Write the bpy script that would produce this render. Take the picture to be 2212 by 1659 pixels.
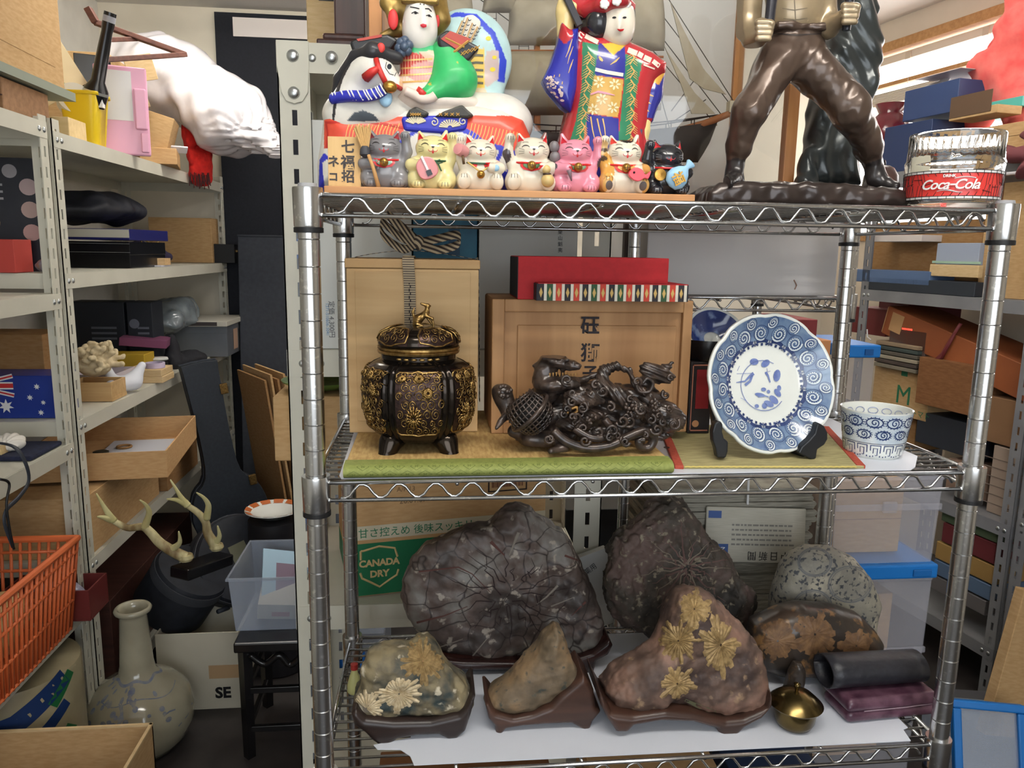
import bpy,math,random
import numpy as np
from mathutils import Vector,Matrix,Euler
from mathutils.bvhtree import BVHTree

scene = bpy.context.scene
for _o in list(bpy.data.objects):
 bpy.data.objects.remove(_o)
COL = scene.collection
rnd = random.Random(7)
PI = math.pi
sin,cos = math.sin,math.cos

# ------------------------------------------------------------------ camera
CAM = np.array([.1424,-.9326,1.45])
FPX = 1648.13
_rx,_ry,_rz = -.1736,.1072,.0161
FW = np.array([sin(_ry) * cos(_rx),cos(_ry) * cos(_rx),sin(_rx)])
_r = np.array([cos(_ry),-sin(_ry),0.0])
_u = np.cross(_r,FW)
RT = cos(_rz) * _r + sin(_rz) * _u
UP = -sin(_rz) * _r + cos(_rz) * _u
cam = bpy.data.cameras.new('camera')
camo = bpy.data.objects.new('camera',cam)
COL.objects.link(camo)
camo.matrix_world = Matrix(((RT[0],UP[0],-FW[0],CAM[0]),(RT[1],UP[1],-FW[1],CAM[1]),(RT[2],UP[2],-FW[2],CAM[2]),(0,0,0,1)))
cam.sensor_width = 36
cam.lens = FPX / 2212 * 36
cam.clip_start = .02
scene.camera = camo

def at(a,b,**k):
 """the place in the room seen at photo point (a, b) on the plane X=, Y= or Z= given"""
 d = (a - 1106) / FPX * RT - (b - 829.5) / FPX * UP + FW
 (ax,v),= k.items()
 i = 'XYZ'.index(ax)
 return Vector(CAM + d * (v - CAM[i]) / d[i])

# ------------------------------------------------------------------ world, lamps, exposure
world = bpy.data.worlds.new('world')
scene.world = world
world.use_nodes = True
_bg = world.node_tree.nodes['Background']
_bg.inputs[0].default_value = (.86,.93,1.0,1)
_bg.inputs[1].default_value = 1.5

def area(name,loc,rot,sx,sy,power,col):
 l = bpy.data.lights.new(name,'AREA')
 l.shape = 'RECTANGLE'
 l.size,l.size_y,l.energy,l.color = sx,sy,power,col
 o = bpy.data.objects.new(name,l)
 COL.objects.link(o)
 o.location,o.rotation_euler = loc,rot
 return o

area('shop_window_daylight',(.35,-2.9,1.55),(PI / 2,0,0),2.4,1.5,34,(.90,.95,1))
vs = scene.view_settings
vs.view_transform = 'Standard'
vs.look = 'None'
vs.exposure = 0
vs.gamma = 1
vs.use_curve_mapping = False

# ------------------------------------------------------------------ materials
def lin(c):
 return tuple((x / 255 / 12.92 if x / 255 <= .04045 else ((x / 255 + .055) / 1.055) ** 2.4) for x in c) + (1,)

MATS = {}

def mat(name,c1,c2=None,rough=.5,metal=0,scale=20,bump=0,detail=4,stretch=(1,1,1),spec=.5,trans=0,coat=0,
  sheen=0,bdist=.002,lo=.35,hi=.65,c3=None,sub=0,alpha=1,ior=1.45,kind='noise',aniso=0):
 if name in MATS:
  return MATS[name]
 m = bpy.data.materials.new(name)
 MATS[name] = m
 m.use_nodes = True
 nt = m.node_tree
 b = nt.nodes['Principled BSDF']
 b.inputs['Base Color'].default_value = lin(c1)
 b.inputs['Roughness'].default_value = rough
 b.inputs['Metallic'].default_value = metal
 b.inputs['Specular IOR Level'].default_value = spec
 b.inputs['Transmission Weight'].default_value = trans
 b.inputs['Coat Weight'].default_value = coat
 b.inputs['IOR'].default_value = ior
 b.inputs['Alpha'].default_value = alpha
 b.inputs['Coat Roughness'].default_value = .08
 if sheen:
  b.inputs['Sheen Weight'].default_value = sheen
 if c2 or bump:
  tc = nt.nodes.new('ShaderNodeTexCoord')
  mp = nt.nodes.new('ShaderNodeMapping')
  mp.inputs['Scale'].default_value = stretch
  nt.links.new(tc.outputs['Object'],mp.inputs[0])
  if kind == 'noise':
   n = nt.nodes.new('ShaderNodeTexNoise')
   n.inputs['Scale'].default_value = scale
   n.inputs['Detail'].default_value = detail
   out = n.outputs['Fac']
  elif kind == 'wave':
   n = nt.nodes.new('ShaderNodeTexWave')
   n.inputs['Scale'].default_value = scale
   n.inputs['Distortion'].default_value = detail
   n.inputs['Detail'].default_value = 2
   out = n.outputs['Fac']
  else:
   n = nt.nodes.new('ShaderNodeTexVoronoi')
   n.inputs['Scale'].default_value = scale
   n.feature = 'F1' if kind == 'voro' else 'DISTANCE_TO_EDGE'
   out = n.outputs['Distance']
  nt.links.new(mp.outputs[0],n.inputs['Vector'])
  if c2:
   r = nt.nodes.new('ShaderNodeValToRGB')
   r.color_ramp.elements[0].position,r.color_ramp.elements[1].position = lo,hi
   r.color_ramp.elements[0].color,r.color_ramp.elements[1].color = lin(c1),lin(c2)
   if c3:
    e = r.color_ramp.elements.new((lo + hi) / 2)
    e.color = lin(c3)
   nt.links.new(out,r.inputs[0])
   nt.links.new(r.outputs[0],b.inputs['Base Color'])
  if bump:
   bp = nt.nodes.new('ShaderNodeBump')
   bp.inputs['Strength'].default_value = bump
   bp.inputs['Distance'].default_value = bdist
   nt.links.new(out,bp.inputs['Height'])
   nt.links.new(bp.outputs[0],b.inputs['Normal'])
 return m

def painted(name,rough=.4,metal=0,coat=0,scale=60,bump=.1,wear=.12,spec=.5):
 """local colour from the surface's own colour layer, slightly mottled"""
 if name in MATS:
  return MATS[name]
 m = mat(name,(128,128,128),rough=rough,metal=metal,coat=coat,scale=scale,bump=bump,bdist=.001,spec=spec)
 nt = m.node_tree
 b = nt.nodes['Principled BSDF']
 a = nt.nodes.new('ShaderNodeAttribute')
 a.attribute_name = 'Col'
 nz = nt.nodes.new('ShaderNodeTexNoise')
 nz.inputs['Scale'].default_value = scale * .6
 nz.inputs['Detail'].default_value = 5
 tc = nt.nodes.new('ShaderNodeTexCoord')
 nt.links.new(tc.outputs['Object'],nz.inputs['Vector'])
 mr = nt.nodes.new('ShaderNodeMapRange')
 mr.inputs['From Min'].default_value,mr.inputs['From Max'].default_value = .3,.7
 mr.inputs['To Min'].default_value,mr.inputs['To Max'].default_value = 1 - wear,1 + wear * .4
 nt.links.new(nz.outputs['Fac'],mr.inputs['Value'])
 hs = nt.nodes.new('ShaderNodeHueSaturation')
 nt.links.new(a.outputs['Color'],hs.inputs['Color'])
 nt.links.new(mr.outputs[0],hs.inputs['Value'])
 nt.links.new(hs.outputs[0],b.inputs['Base Color'])
 return m

def film(name,c,fac,rough=.3):
 """milky see-through plastic"""
 if name in MATS:
  return MATS[name]
 m = mat(name,c,rough=rough)
 nt = m.node_tree
 t_,x_ = nt.nodes.new('ShaderNodeBsdfTransparent'),nt.nodes.new('ShaderNodeMixShader')
 x_.inputs[0].default_value = fac
 nt.links.new(t_.outputs[0],x_.inputs[1])
 nt.links.new(nt.nodes['Principled BSDF'].outputs[0],x_.inputs[2])
 nt.links.new(x_.outputs[0],nt.nodes['Material Output'].inputs[0])
 return m

def card(n=0):
 cs = [((176,142,98),(188,155,112)),((196,168,124),(206,180,138)),((150,112,72),(160,124,84)),((120,80,50),(132,92,60)),
   ((190,150,104),(200,162,116)),((92,60,42),(104,70,50))]
 return mat('cardboard_%d' % n,*cs[n],rough=.85,scale=40,bump=.15,stretch=(1,1,4),spec=.2)

def plain(c,rough=.5,**k):
 return mat('plain_%d_%d_%d_%d' % (c[0],c[1],c[2],int(rough * 100)),c,rough=rough,**k)

def wood(n,c1,c2,axis='x',rough=.55,scale=14,**k):
 st = {'x': (.12,1.6,1.6),'z': (1.6,1.6,.12),'y': (1.6,.12,1.6)}[axis]
 return mat(n,c1,c2,rough=rough,scale=scale * 3,stretch=st,bump=.08,detail=6,**k)

CHROME = mat('chrome',(232,232,230),(196,196,196),rough=.24,metal=1,scale=160,lo=.3,hi=.42)
STEEL = mat('cream_painted_steel',(206,203,188),(196,193,178),rough=.42,scale=6)
GREYSTEEL = mat('grey_painted_steel',(128,128,130),(112,112,116),rough=.45,scale=6)
BOLT = mat('bolt_steel',(186,190,190),rough=.3,metal=.9)
BLACK = plain((18,18,20),.5)
BLACKG = plain((14,14,17),.25)
WHITE = plain((232,232,230),.5)
INK = plain((34,32,36),.8)

# ------------------------------------------------------------------ mesh helpers
class MB:
 def __init__(s):
  s.v,s.f = [],[]

 def add(s,vs_,fs,M=None):
  n = len(s.v)
  s.v += [tuple(M @ Vector(p)) for p in vs_] if M is not None else [tuple(p) for p in vs_]
  s.f += [tuple(i + n for i in f) for f in fs]
  return s

 def box(s,x0,x1,y0,y1,z0,z1,M=None):
  return s.add([(x0,y0,z0),(x1,y0,z0),(x1,y1,z0),(x0,y1,z0),(x0,y0,z1),(x1,y0,z1),(x1,y1,z1),(x0,y1,z1)],
      [(0,3,2,1),(4,5,6,7),(0,1,5,4),(1,2,6,5),(2,3,7,6),(3,0,4,7)],M)

 def tube(s,path,r,n=8,closed=False,flat=1.0):
  path = [Vector(p) for p in path]
  m = len(path)
  rs = list(r) if hasattr(r,'__len__') else [r] * m
  vs_,fs = [],[]
  up = None
  for i,p in enumerate(path):
   a = path[i - 1] if (i > 0 or closed) else p
   b = path[(i + 1) % m] if (i < m - 1 or closed) else p
   t = (b - a)
   t = t.normalized() if t.length > 1e-9 else Vector((0,0,1))
   if up is None:
    up = Vector((0,0,1)) if abs(t.z) < .9 else Vector((0,1,0))
   x = t.cross(up)
   if x.length < 1e-6:
    x = t.cross(Vector((1,0,0)))
   x.normalize()
   y = x.cross(t).normalized()
   up = y
   for k in range(n):
    q = 2 * PI * k / n
    vs_.append(p + x * (rs[i] * cos(q)) + y * (rs[i] * flat * sin(q)))
  for i in range(m if closed else m - 1):
   j = (i + 1) % m
   for k in range(n):
    l = (k + 1) % n
    fs.append((i * n + k,i * n + l,j * n + l,j * n + k))
  if not closed:
   fs.append(tuple(range(n))[::-1])
   fs.append(tuple((m - 1) * n + k for k in range(n)))
  return s.add(vs_,fs)

 def lathe(s,prof,n=32,M=None,sx=1,sy=1,lobes=0,amp=0):
  vs_,fs = [],[]
  m = len(prof)
  for (r,z) in prof:
   for k in range(n):
    q = 2 * PI * k / n
    rr = r * (1 + amp * abs(cos(lobes * q / 2))) if lobes else r
    vs_.append((rr * cos(q) * sx,rr * sin(q) * sy,z))
  for i in range(m - 1):
   for k in range(n):
    l = (k + 1) % n
    fs.append((i * n + k,i * n + l,(i + 1) * n + l,(i + 1) * n + k))
  if prof[0][0] > 1e-6:
   fs.append(tuple(range(n))[::-1])
  if prof[-1][0] > 1e-6:
   fs.append(tuple((m - 1) * n + k for k in range(n)))
  return s.add(vs_,fs,M)

 def prism(s,pts,h0,h1,M=None,plane='xy'):
  """outline in a plane, extruded along the third axis from h0 to h1"""
  n = len(pts)
  pk = {'xy': lambda a,b,h: (a,b,h),'xz': lambda a,b,h: (a,h,b),'yz': lambda a,b,h: (h,a,b)}[plane]
  vs_ = [pk(a,b,h0) for a,b in pts] + [pk(a,b,h1) for a,b in pts]
  fs = [tuple(range(n))[::-1],tuple(range(n,2 * n))] + [(i,(i + 1) % n,n + (i + 1) % n,n + i) for i in range(n)]
  ar = sum(pts[i][0] * pts[(i + 1) % n][1] - pts[(i + 1) % n][0] * pts[i][1] for i in range(n))
  if (ar < 0) ^ ((h1 < h0)) ^ (plane == 'xz'):
   fs = [f[::-1] for f in fs]
  return s.add(vs_,fs,M)

 def sheet(s,rows):
  """a grid of points: rows of equal length"""
  n = len(rows[0])
  vs_ = [p for r in rows for p in r]
  fs = [(i * n + k,i * n + k + 1,(i + 1) * n + k + 1,(i + 1) * n + k) for i in range(len(rows) - 1) for k in range(n - 1)]
  return s.add(vs_,fs)

 def ringsheet(s,rows):
  n = len(rows[0])
  fs = [(i * n + k,i * n + (k + 1) % n,(i + 1) * n + (k + 1) % n,(i + 1) * n + k) for i in range(len(rows) - 1) for k in range(n)]
  return s.add([p for r in rows for p in r],fs + [tuple(range(n))[::-1]])

 def ball(s,c,r,n=10,sq=(1,1,1)):
  prof = [(max(1e-7,r * sin(PI * i / n)),-r * cos(PI * i / n)) for i in range(n + 1)]
  return s.lathe(prof,n + 4,Matrix.Translation(c) @ Matrix.Diagonal((*sq,1)))

 def build(s,name,m=None,parent=None,smooth=False,bevel=0,seg=2,loc=None,rot=None,solid=0,subd=0):
  me = bpy.data.meshes.new(name)
  me.from_pydata(s.v,[],s.f)
  me.update()
  return place(name,me,m,parent,smooth,bevel,seg,loc,rot,solid,subd)

def place(name,me,m=None,parent=None,smooth=False,bevel=0,seg=2,loc=None,rot=None,solid=0,subd=0):
 o = bpy.data.objects.new(name,me)
 COL.objects.link(o)
 if m is not None and not me.materials:
  me.materials.append(m)
 if parent is not None:
  o.parent = parent
 if loc is not None:
  o.location = loc
 if rot is not None:
  o.rotation_euler = rot
 if solid:
  md = o.modifiers.new('thick','SOLIDIFY')
  md.thickness = solid
  md.offset = 0
 if bevel:
  md = o.modifiers.new('bevel','BEVEL')
  md.width = bevel
  md.segments = seg
  md.limit_method = 'ANGLE'
  md.angle_limit = .6
 if subd:
  md = o.modifiers.new('sub','SUBSURF')
  md.levels = md.render_levels = subd
 if smooth:
  me.polygons.foreach_set('use_smooth',[True] * len(me.polygons))
  if smooth != 2:
   me.set_sharp_from_angle(angle=.7)
 return o

def tag(o,label,cat,group=None,kind=None):
 if label:
  o['label'] = label
 if cat:
  o['category'] = cat
 if group:
  o['group'] = group
 if kind:
  o['kind'] = kind
 return o

def thing(name,label,cat,loc=(0,0,0),rz=0,group=None,rot=None):
 o = bpy.data.objects.new(name,None)
 COL.objects.link(o)
 o.empty_display_size = .02
 o.location = loc
 o.rotation_euler = rot if rot else (0,0,rz)
 return tag(o,label,cat,group)

def struct(name,mb,m,label=None,parent=None,**k):
 o = mb.build(name,m,parent,**k)
 if parent is None:
  tag(o,label or name.replace('_',' '),None,kind='structure')
 return o

def copy_part(o,parent,loc=None):
 c = o.copy()
 COL.objects.link(c)
 c.parent = parent
 if loc is not None:
  c.location = loc
 return c

def text(s,size,m,parent,loc,rot=(PI / 2,0,0),align='CENTER',name='lettering',ext=.0002,sx=1,shear=0,spacing=1,line=1,bold=0):
 cu = bpy.data.curves.new('t','FONT')
 cu.body = s
 cu.size = size
 cu.extrude = ext
 cu.align_x = align
 cu.align_y = 'CENTER'
 cu.shear = shear
 cu.space_character = spacing
 cu.space_line = line
 cu.resolution_u = 3
 cu.offset = bold
 ob = bpy.data.objects.new('t',cu)
 COL.objects.link(ob)
 bpy.context.view_layer.update()
 me = bpy.data.meshes.new_from_object(ob.evaluated_get(bpy.context.evaluated_depsgraph_get()))
 bpy.data.objects.remove(ob)
 me.name = name
 me.materials.clear()
 o = place(name,me,m,parent,loc=loc,rot=rot)
 o.scale = (sx,1,1)
 return o

# ------------------------------------------------------------------ rounded, blended solids
def _rotm(r):
 return np.array(Euler(r).to_matrix()) if r is not None else None

def S(c,r,col,k=.0):
 c = np.array(c,'f4')
 return (lambda P: np.sqrt(((P - c) ** 2).sum(-1)) - r,col,k,False)

def Cn(a,b,ra,rb,col,k=.0):
 a,b = np.array(a,'f4'),np.array(b,'f4')
 d = b - a
 L = max(float(d @ d),1e-12)

 def f(P):
  q = P - a
  t = np.clip(q @ d / L,0,1)
  return np.sqrt(((q - t[...,None] * d) ** 2).sum(-1)) - (ra + (rb - ra) * t)
 return (f,col,k,False)

def El(c,rad,col,k=.0,rot=None,cut=False):
 c,rad,R = np.array(c,'f4'),np.array(rad,'f4'),_rotm(rot)

 def f(P):
  q = P - c
  if R is not None:
   q = q @ R.astype('f4')
  k0 = np.sqrt(((q / rad) ** 2).sum(-1))
  k1 = np.sqrt(((q / rad ** 2) ** 2).sum(-1)) + 1e-9
  return np.where(k0 < 1e-4,-rad.min(),k0 * (k0 - 1) / k1)
 return (f,col,k,cut)

def Bx(c,half,rd,col,k=.0,rot=None,cut=False):
 c,half,R = np.array(c,'f4'),np.array(half,'f4'),_rotm(rot)

 def f(P):
  q = P - c
  if R is not None:
   q = q @ R.astype('f4')
  q = np.abs(q) - (half - rd)
  return np.sqrt((np.maximum(q,0) ** 2).sum(-1)) + np.minimum(q.max(-1),0) - rd
 return (f,col,k,cut)

def poly_sd(pts,x,z):
 n = len(pts)
 d = np.full(x.shape,1e9,'f4')
 ins = np.zeros(x.shape,bool)
 for i in range(n):
  ax,az = pts[i]
  bx,bz = pts[i - 1]
  ex,ez = bx - ax,bz - az
  wx,wz = x - ax,z - az
  t = np.clip((wx * ex + wz * ez) / (ex * ex + ez * ez + 1e-12),0,1)
  d = np.minimum(d,(wx - ex * t) ** 2 + (wz - ez * t) ** 2)
  cond = (az > z) != (bz > z)
  ins ^= cond & (x < (bx - ax) * (z - az) / (bz - az + 1e-12) + ax)
 return np.where(ins,-1,1) * np.sqrt(d)

def Pg(pts,yc,hy,rd,col,k=.0,cut=False,lean=0):
 """outline in x,z with half thickness hy about y=yc, edges rounded by rd"""
 def f(P):
  x,y,z = P[...,0],P[...,1] - lean * P[...,2],P[...,2]
  w0 = poly_sd(pts,x,z) + rd
  w1 = np.abs(y - yc) - hy + rd
  return np.sqrt(np.maximum(w0,0) ** 2 + np.maximum(w1,0) ** 2) + np.minimum(np.maximum(w0,w1),0) - rd
 return (f,col,k,cut)

def wob(seed,freq,n=9):
 rg = np.random.RandomState(seed)
 K = rg.normal(size=(n,3))
 K = (K / np.linalg.norm(K,axis=1)[:,None] * freq * rg.uniform(.6,1.5,(n,1))).astype('f4')
 ph = rg.uniform(0,6.28,n).astype('f4')

 def f(P):
  o = 0
  for i in range(n):
   o = o + np.sin(P @ K[i] + ph[i])
  return o / math.sqrt(n)
 return f

def sd_eval(prims,P):
 d = ci = None
 for i,(f,col,k,cut) in enumerate(prims):
  e = f(P)
  if cut:
   d = np.maximum(d,-e)
   continue
  if d is None:
   d,best,ci = e,e.copy(),np.zeros(e.shape,'i4')
   continue
  m = e < best
  ci[m] = i
  best = np.minimum(best,e)
  if k > 0:
   h = np.maximum(k - np.abs(d - e),0) / k
   d = np.minimum(d,e) - h * h * k * .25
  else:
   d = np.minimum(d,e)
 return d,ci

def nets(fun,lo,hi,h):
 lo,hi = np.array(lo,'f4'),np.array(hi,'f4')
 B = 8
 nb = np.maximum(1,np.ceil((hi - lo) / (h * B)).astype(int))
 n = nb * B
 cc = [lo[a] + (np.arange(nb[a]) + .5) * B * h - h / 2 for a in range(3)]
 G = np.stack(np.meshgrid(*cc,indexing='ij'),-1).astype('f4')
 dc = fun(G)
 F = np.repeat(np.repeat(np.repeat(np.where(dc < 0,-1,1).astype('f4'),B,0),B,1),B,2)
 act = np.argwhere(np.abs(dc) < B * h * 1.5)
 if len(act):
  o = np.arange(B)
  off = np.stack(np.meshgrid(o,o,o,indexing='ij'),-1)
  for s0 in range(0,len(act),600):
   a = act[s0:s0 + 600]
   idx = a[:,None,None,None,:] * B + off
   v = fun((lo + idx * h).astype('f4'))
   F[idx[...,0],idx[...,1],idx[...,2]] = v
 F[0] = F[-1] = 1
 F[:,0] = F[:,-1] = 1
 F[:,:,0] = F[:,:,-1] = 1
 Sg = F < 0
 cnt = np.zeros(tuple(n - 1),'i1')
 for i in (0,1):
  for j in (0,1):
   for k in (0,1):
    cnt += Sg[i:n[0] - 1 + i,j:n[1] - 1 + j,k:n[2] - 1 + k]
 ms = (cnt > 0) & (cnt < 8)
 I = np.argwhere(ms)
 ix = np.full(ms.shape,-1,'i4')
 ix[ms] = np.arange(len(I))
 acc,num = np.zeros((len(I),3)),np.zeros(len(I))
 for ax in range(3):
  oth = [a for a in range(3) if a != ax]
  for p in (0,1):
   for q in (0,1):
    c0 = I.copy()
    c0[:,oth[0]] += p
    c0[:,oth[1]] += q
    c1 = c0.copy()
    c1[:,ax] += 1
    f0,f1 = F[tuple(c0.T)],F[tuple(c1.T)]
    x = (f0 < 0) != (f1 < 0)
    t = f0[x] / (f0[x] - f1[x])
    pt = c0[x].astype(float)
    pt[:,ax] += t
    acc[x] += pt
    num[x] += 1
 V = lo + acc / num[:,None] * h
 Q = []
 for ax in range(3):
  a,b = [(1,2),(2,0),(0,1)][ax]
  s0 = [slice(0,None)] * 3
  s1 = [slice(0,None)] * 3
  s0[ax],s1[ax] = slice(0,-1),slice(1,None)
  A,Bb = Sg[tuple(s0)],Sg[tuple(s1)]
  for flip in (0,1):
   e = np.argwhere((A & ~Bb) if not flip else (~A & Bb))
   e = e[(e[:,a] > 0) & (e[:,b] > 0) & (e[:,a] < n[a] - 1) & (e[:,b] < n[b] - 1)]
   q = []
   for da,db in ((-1,-1),(0,-1),(0,0),(-1,0)):
    c = e.copy()
    c[:,a] += da
    c[:,b] += db
    q.append(ix[tuple(c.T)])
   q = np.stack(q,1)
   Q.append(q[:,::-1] if flip else q)
 Q = np.concatenate(Q)
 return V,Q[(Q >= 0).all(1)]

def mesh_np(name,V,Q):
 me = bpy.data.meshes.new(name)
 me.vertices.add(len(V))
 me.vertices.foreach_set('co',np.asarray(V,'f4').ravel())
 me.loops.add(Q.size)
 me.loops.foreach_set('vertex_index',Q.astype('i4').ravel())
 me.polygons.add(len(Q))
 me.polygons.foreach_set('loop_start',np.arange(0,Q.size,4,dtype='i4'))
 me.update(calc_edges=True)
 me.validate()
 return me

class Blob:
 """a smooth solid grown from blended pieces; painted piece by piece; keeps a tree for laying paint lines on it"""

 def __init__(s,name,prims,vox,m,parent=None,noise=None,paint=None,loc=None,rot=None,lo=None,hi=None,smooth=2,tr=None):
  def fun(P):
   d = sd_eval(prims,P)[0]
   return d + noise(P) if noise else d
  V,Q = nets(fun,lo,hi,vox)
  s.V,s.Q = V,Q
  s.eye = Vector(CAM) - tr.base if tr is not None else None
  me = mesh_np(name,V,Q)
  _,ci = sd_eval(prims,V.astype('f4'))
  cols = np.array([lin(p[1])[:3] if p[1] else (0,0,0) for p in prims])
  C = cols[ci]
  if paint:
   C = paint(V,C,ci)
  at_ = me.color_attributes.new('Col','FLOAT_COLOR','POINT')
  at_.data.foreach_set('color',np.concatenate([C,np.ones((len(C),1))],1).astype('f4').ravel())
  s.o = place(name,me,m,parent,smooth,loc=loc,rot=rot)
  s._t = None

 @property
 def tree(s):
  if s._t is None:
   s._t = BVHTree.FromPolygons([tuple(v) for v in s.V],[tuple(int(i) for i in q) for q in s.Q])
  return s._t

 def hit(s,x,z,off=.0006,d=(0,1,0)):
  d = (Vector((x,0,z)) - s.eye).normalized() if s.eye is not None else Vector(d).normalized()
  o = Vector((x,0,z)) - d * .6
  l,n,i,t = s.tree.ray_cast(o,d)
  if l is None:
   return None
  return l - d * off * .6 + n * off * .4

def strokes(tree,lines,name,m,parent,off=.0006,d=(0,1,0),step=.004):
 """paint lines laid on a solid seen along d: each line = (points in x,z, width or (w0,w1)); parts that miss the solid are dropped"""
 mb = MB()
 for pts,w in lines:
  p = resample(pts,step)
  m_ = len(p)
  row = []
  for i,(x,z) in enumerate(p):
   x0,z0 = p[max(0,i - 1)]
   x1,z1 = p[min(m_ - 1,i + 1)]
   tx,tz = x1 - x0,z1 - z0
   L = math.hypot(tx,tz) or 1
   tt = i / max(1,m_ - 1)
   ww = (w[0] + (w[1] - w[0]) * tt if len(w) == 2 else w[0] + (w[1] - w[0]) * tt * 2 if tt < .5 else w[1] + (w[2] - w[1]) * (tt * 2 - 1)) if hasattr(w,'__len__') else w
   nx,nz = -tz / L * ww / 2,tx / L * ww / 2
   a,b = tree.hit(x + nx,z + nz,off,d),tree.hit(x - nx,z - nz,off,d)
   if a is None or b is None:
    if len(row) > 1:
     mb.sheet([[r[0] for r in row],[r[1] for r in row]])
    row = []
   else:
    row.append((a,b))
  if len(row) > 1:
   mb.sheet([[r[0] for r in row],[r[1] for r in row]])
 if not mb.v:
  return None
 o = mb.build(name,m,parent,smooth=2)
 if len(lines) > 1:
  o['kind'] = 'stuff'
 return o

def patch(tree,pts,name,m,parent,off=.0005,d=(0,1,0),rings=4,mb=None):
 """a filled spot of paint laid on a solid; outline star-shaped about its centre"""
 own = mb is None
 mb = mb or MB()
 cx,cz = sum(p[0] for p in pts) / len(pts),sum(p[1] for p in pts) / len(pts)
 rows = []
 for r in range(rings + 1):
  t = max(.02,r / rings)
  row = [tree.hit(cx + (x - cx) * t,cz + (z - cz) * t,off,d) for x,z in list(pts) + [pts[0]]]
  if any(q is None for q in row):
   break
  rows.append(row)
 if len(rows) > 1:
  mb.sheet(rows)
 if own and mb.v:
  return mb.build(name,m,parent,smooth=2)

def resample(pts,step):
 out = [pts[0]]
 for (x0,z0),(x1,z1) in zip(pts,pts[1:]):
  n = max(1,int(math.hypot(x1 - x0,z1 - z0) / step + .5))
  out += [(x0 + (x1 - x0) * i / n,z0 + (z1 - z0) * i / n) for i in range(1,n + 1)]
 return out

def ell(cx,cz,rx,rz,n=14,a=0):
 ca,sa = cos(a),sin(a)
 return [(cx + rx * cos(t) * ca - rz * sin(t) * sa,cz + rx * cos(t) * sa + rz * sin(t) * ca) for t in [2 * PI * i / n for i in range(n)]]

def arc(cx,cz,rx,rz,a0,a1,n=10):
 return [(cx + rx * cos(math.radians(a0 + (a1 - a0) * i / n)),cz + rz * sin(math.radians(a0 + (a1 - a0) * i / n))) for i in range(n + 1)]

def spline(pts,n=8,closed=False):
 pts = [np.array(p,float) for p in pts]
 m = len(pts)
 out = []
 for i in range(m if closed else m - 1):
  g = (lambda k: pts[k % m]) if closed else (lambda k: pts[min(max(k,0),m - 1)])
  p0,p1,p2,p3 = g(i - 1),g(i),g(i + 1),g(i + 2)
  for j in range(n):
   t = j / n
   out.append(tuple(.5 * (2 * p1 + (p2 - p0) * t + (2 * p0 - 5 * p1 + 4 * p2 - p3) * t * t + (3 * p1 - p0 - 3 * p2 + p3) * t ** 3)))
 if not closed:
  out.append(tuple(pts[-1]))
 return out

# a carton: walls, open or closed, with a seam of tape when asked
def carton(name,label,loc,size,rz=0,m=None,open_top=False,tape=None,cat='box',group=None,rot=None,lidgap=0,wall=.004,flaps=False,inner=None):
 """base centre at loc, size (x, y, z)"""
 t = thing(name,label,cat,loc,rz,group,rot)
 x,y,z = size[0] / 2,size[1] / 2,size[2]
 mb = MB()
 if open_top:
  mb.box(-x,x,-y,y,0,wall)
  mb.box(-x,x,-y,-y + wall,wall,z).box(-x,x,y - wall,y,wall,z)
  mb.box(-x,-x + wall,-y + wall,y - wall,wall,z).box(x - wall,x,-y + wall,y - wall,wall,z)
  mb.build('body',m,t,bevel=.0008,seg=1)
 elif lidgap:
  mb.box(-x + .0015,x - .0015,-y + .0015,y - .0015,0,z - lidgap * .5)
  mb.build('body',m,t,bevel=.001,seg=1)
  MB().box(-x,x,-y,y,z - lidgap,z).build('lid',m if inner is None else inner,t,bevel=.001,seg=1)
 else:
  mb.box(-x,x,-y,y,0,z)
  mb.build('body',m,t,bevel=.0015,seg=1)
  if flaps:
   MB().box(-x + .001,x - .001,-y + .001,-.001,z,z + .003).build('flap',m,t)
   MB().box(-x + .001,x - .001,.001,y - .001,z,z + .003).build('flap',m,t)
 if tape:
  MB().box(-x - .0008,x + .0008,-.024,.024,z * .86,z + .0008).build('tape',tape,t)
 return t

# ------------------------------------------------------------------ the room
WALLM = mat('cream_wall_paint',(226,218,200),(214,206,188),rough=.85,scale=3,spec=.2)
YB,CEIL,XLW = 2.85,2.5,-1.32
RA = math.radians(10)
RN = Vector((cos(RA),sin(RA),0))       # out through the window wall
RE = Vector((sin(RA),-cos(RA),0))      # along it, towards the camera
RO = Vector((1.82,1.92,0))             # far front corner of the shelving below the window
RM = Matrix.Translation(RO) @ Matrix(((RE.x,RN.x,0,0),(RE.y,RN.y,0,0),(0,0,1,0),(0,0,0,1)))

def atr(a,b,off=0.):
 """place seen at a photo point on the plane of the right-hand shelving front, pushed back by off; returned in that shelving's frame"""
 d = (a - 1106) / FPX * RT - (b - 829.5) / FPX * UP + FW
 n = np.array(RN)
 o = np.array(RO) + n * off
 p = Vector(CAM + d * (((o - CAM) @ n) / (d @ n)))
 q = p - RO
 return Vector((q.dot(RE),q.dot(RN),p.z))

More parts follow.
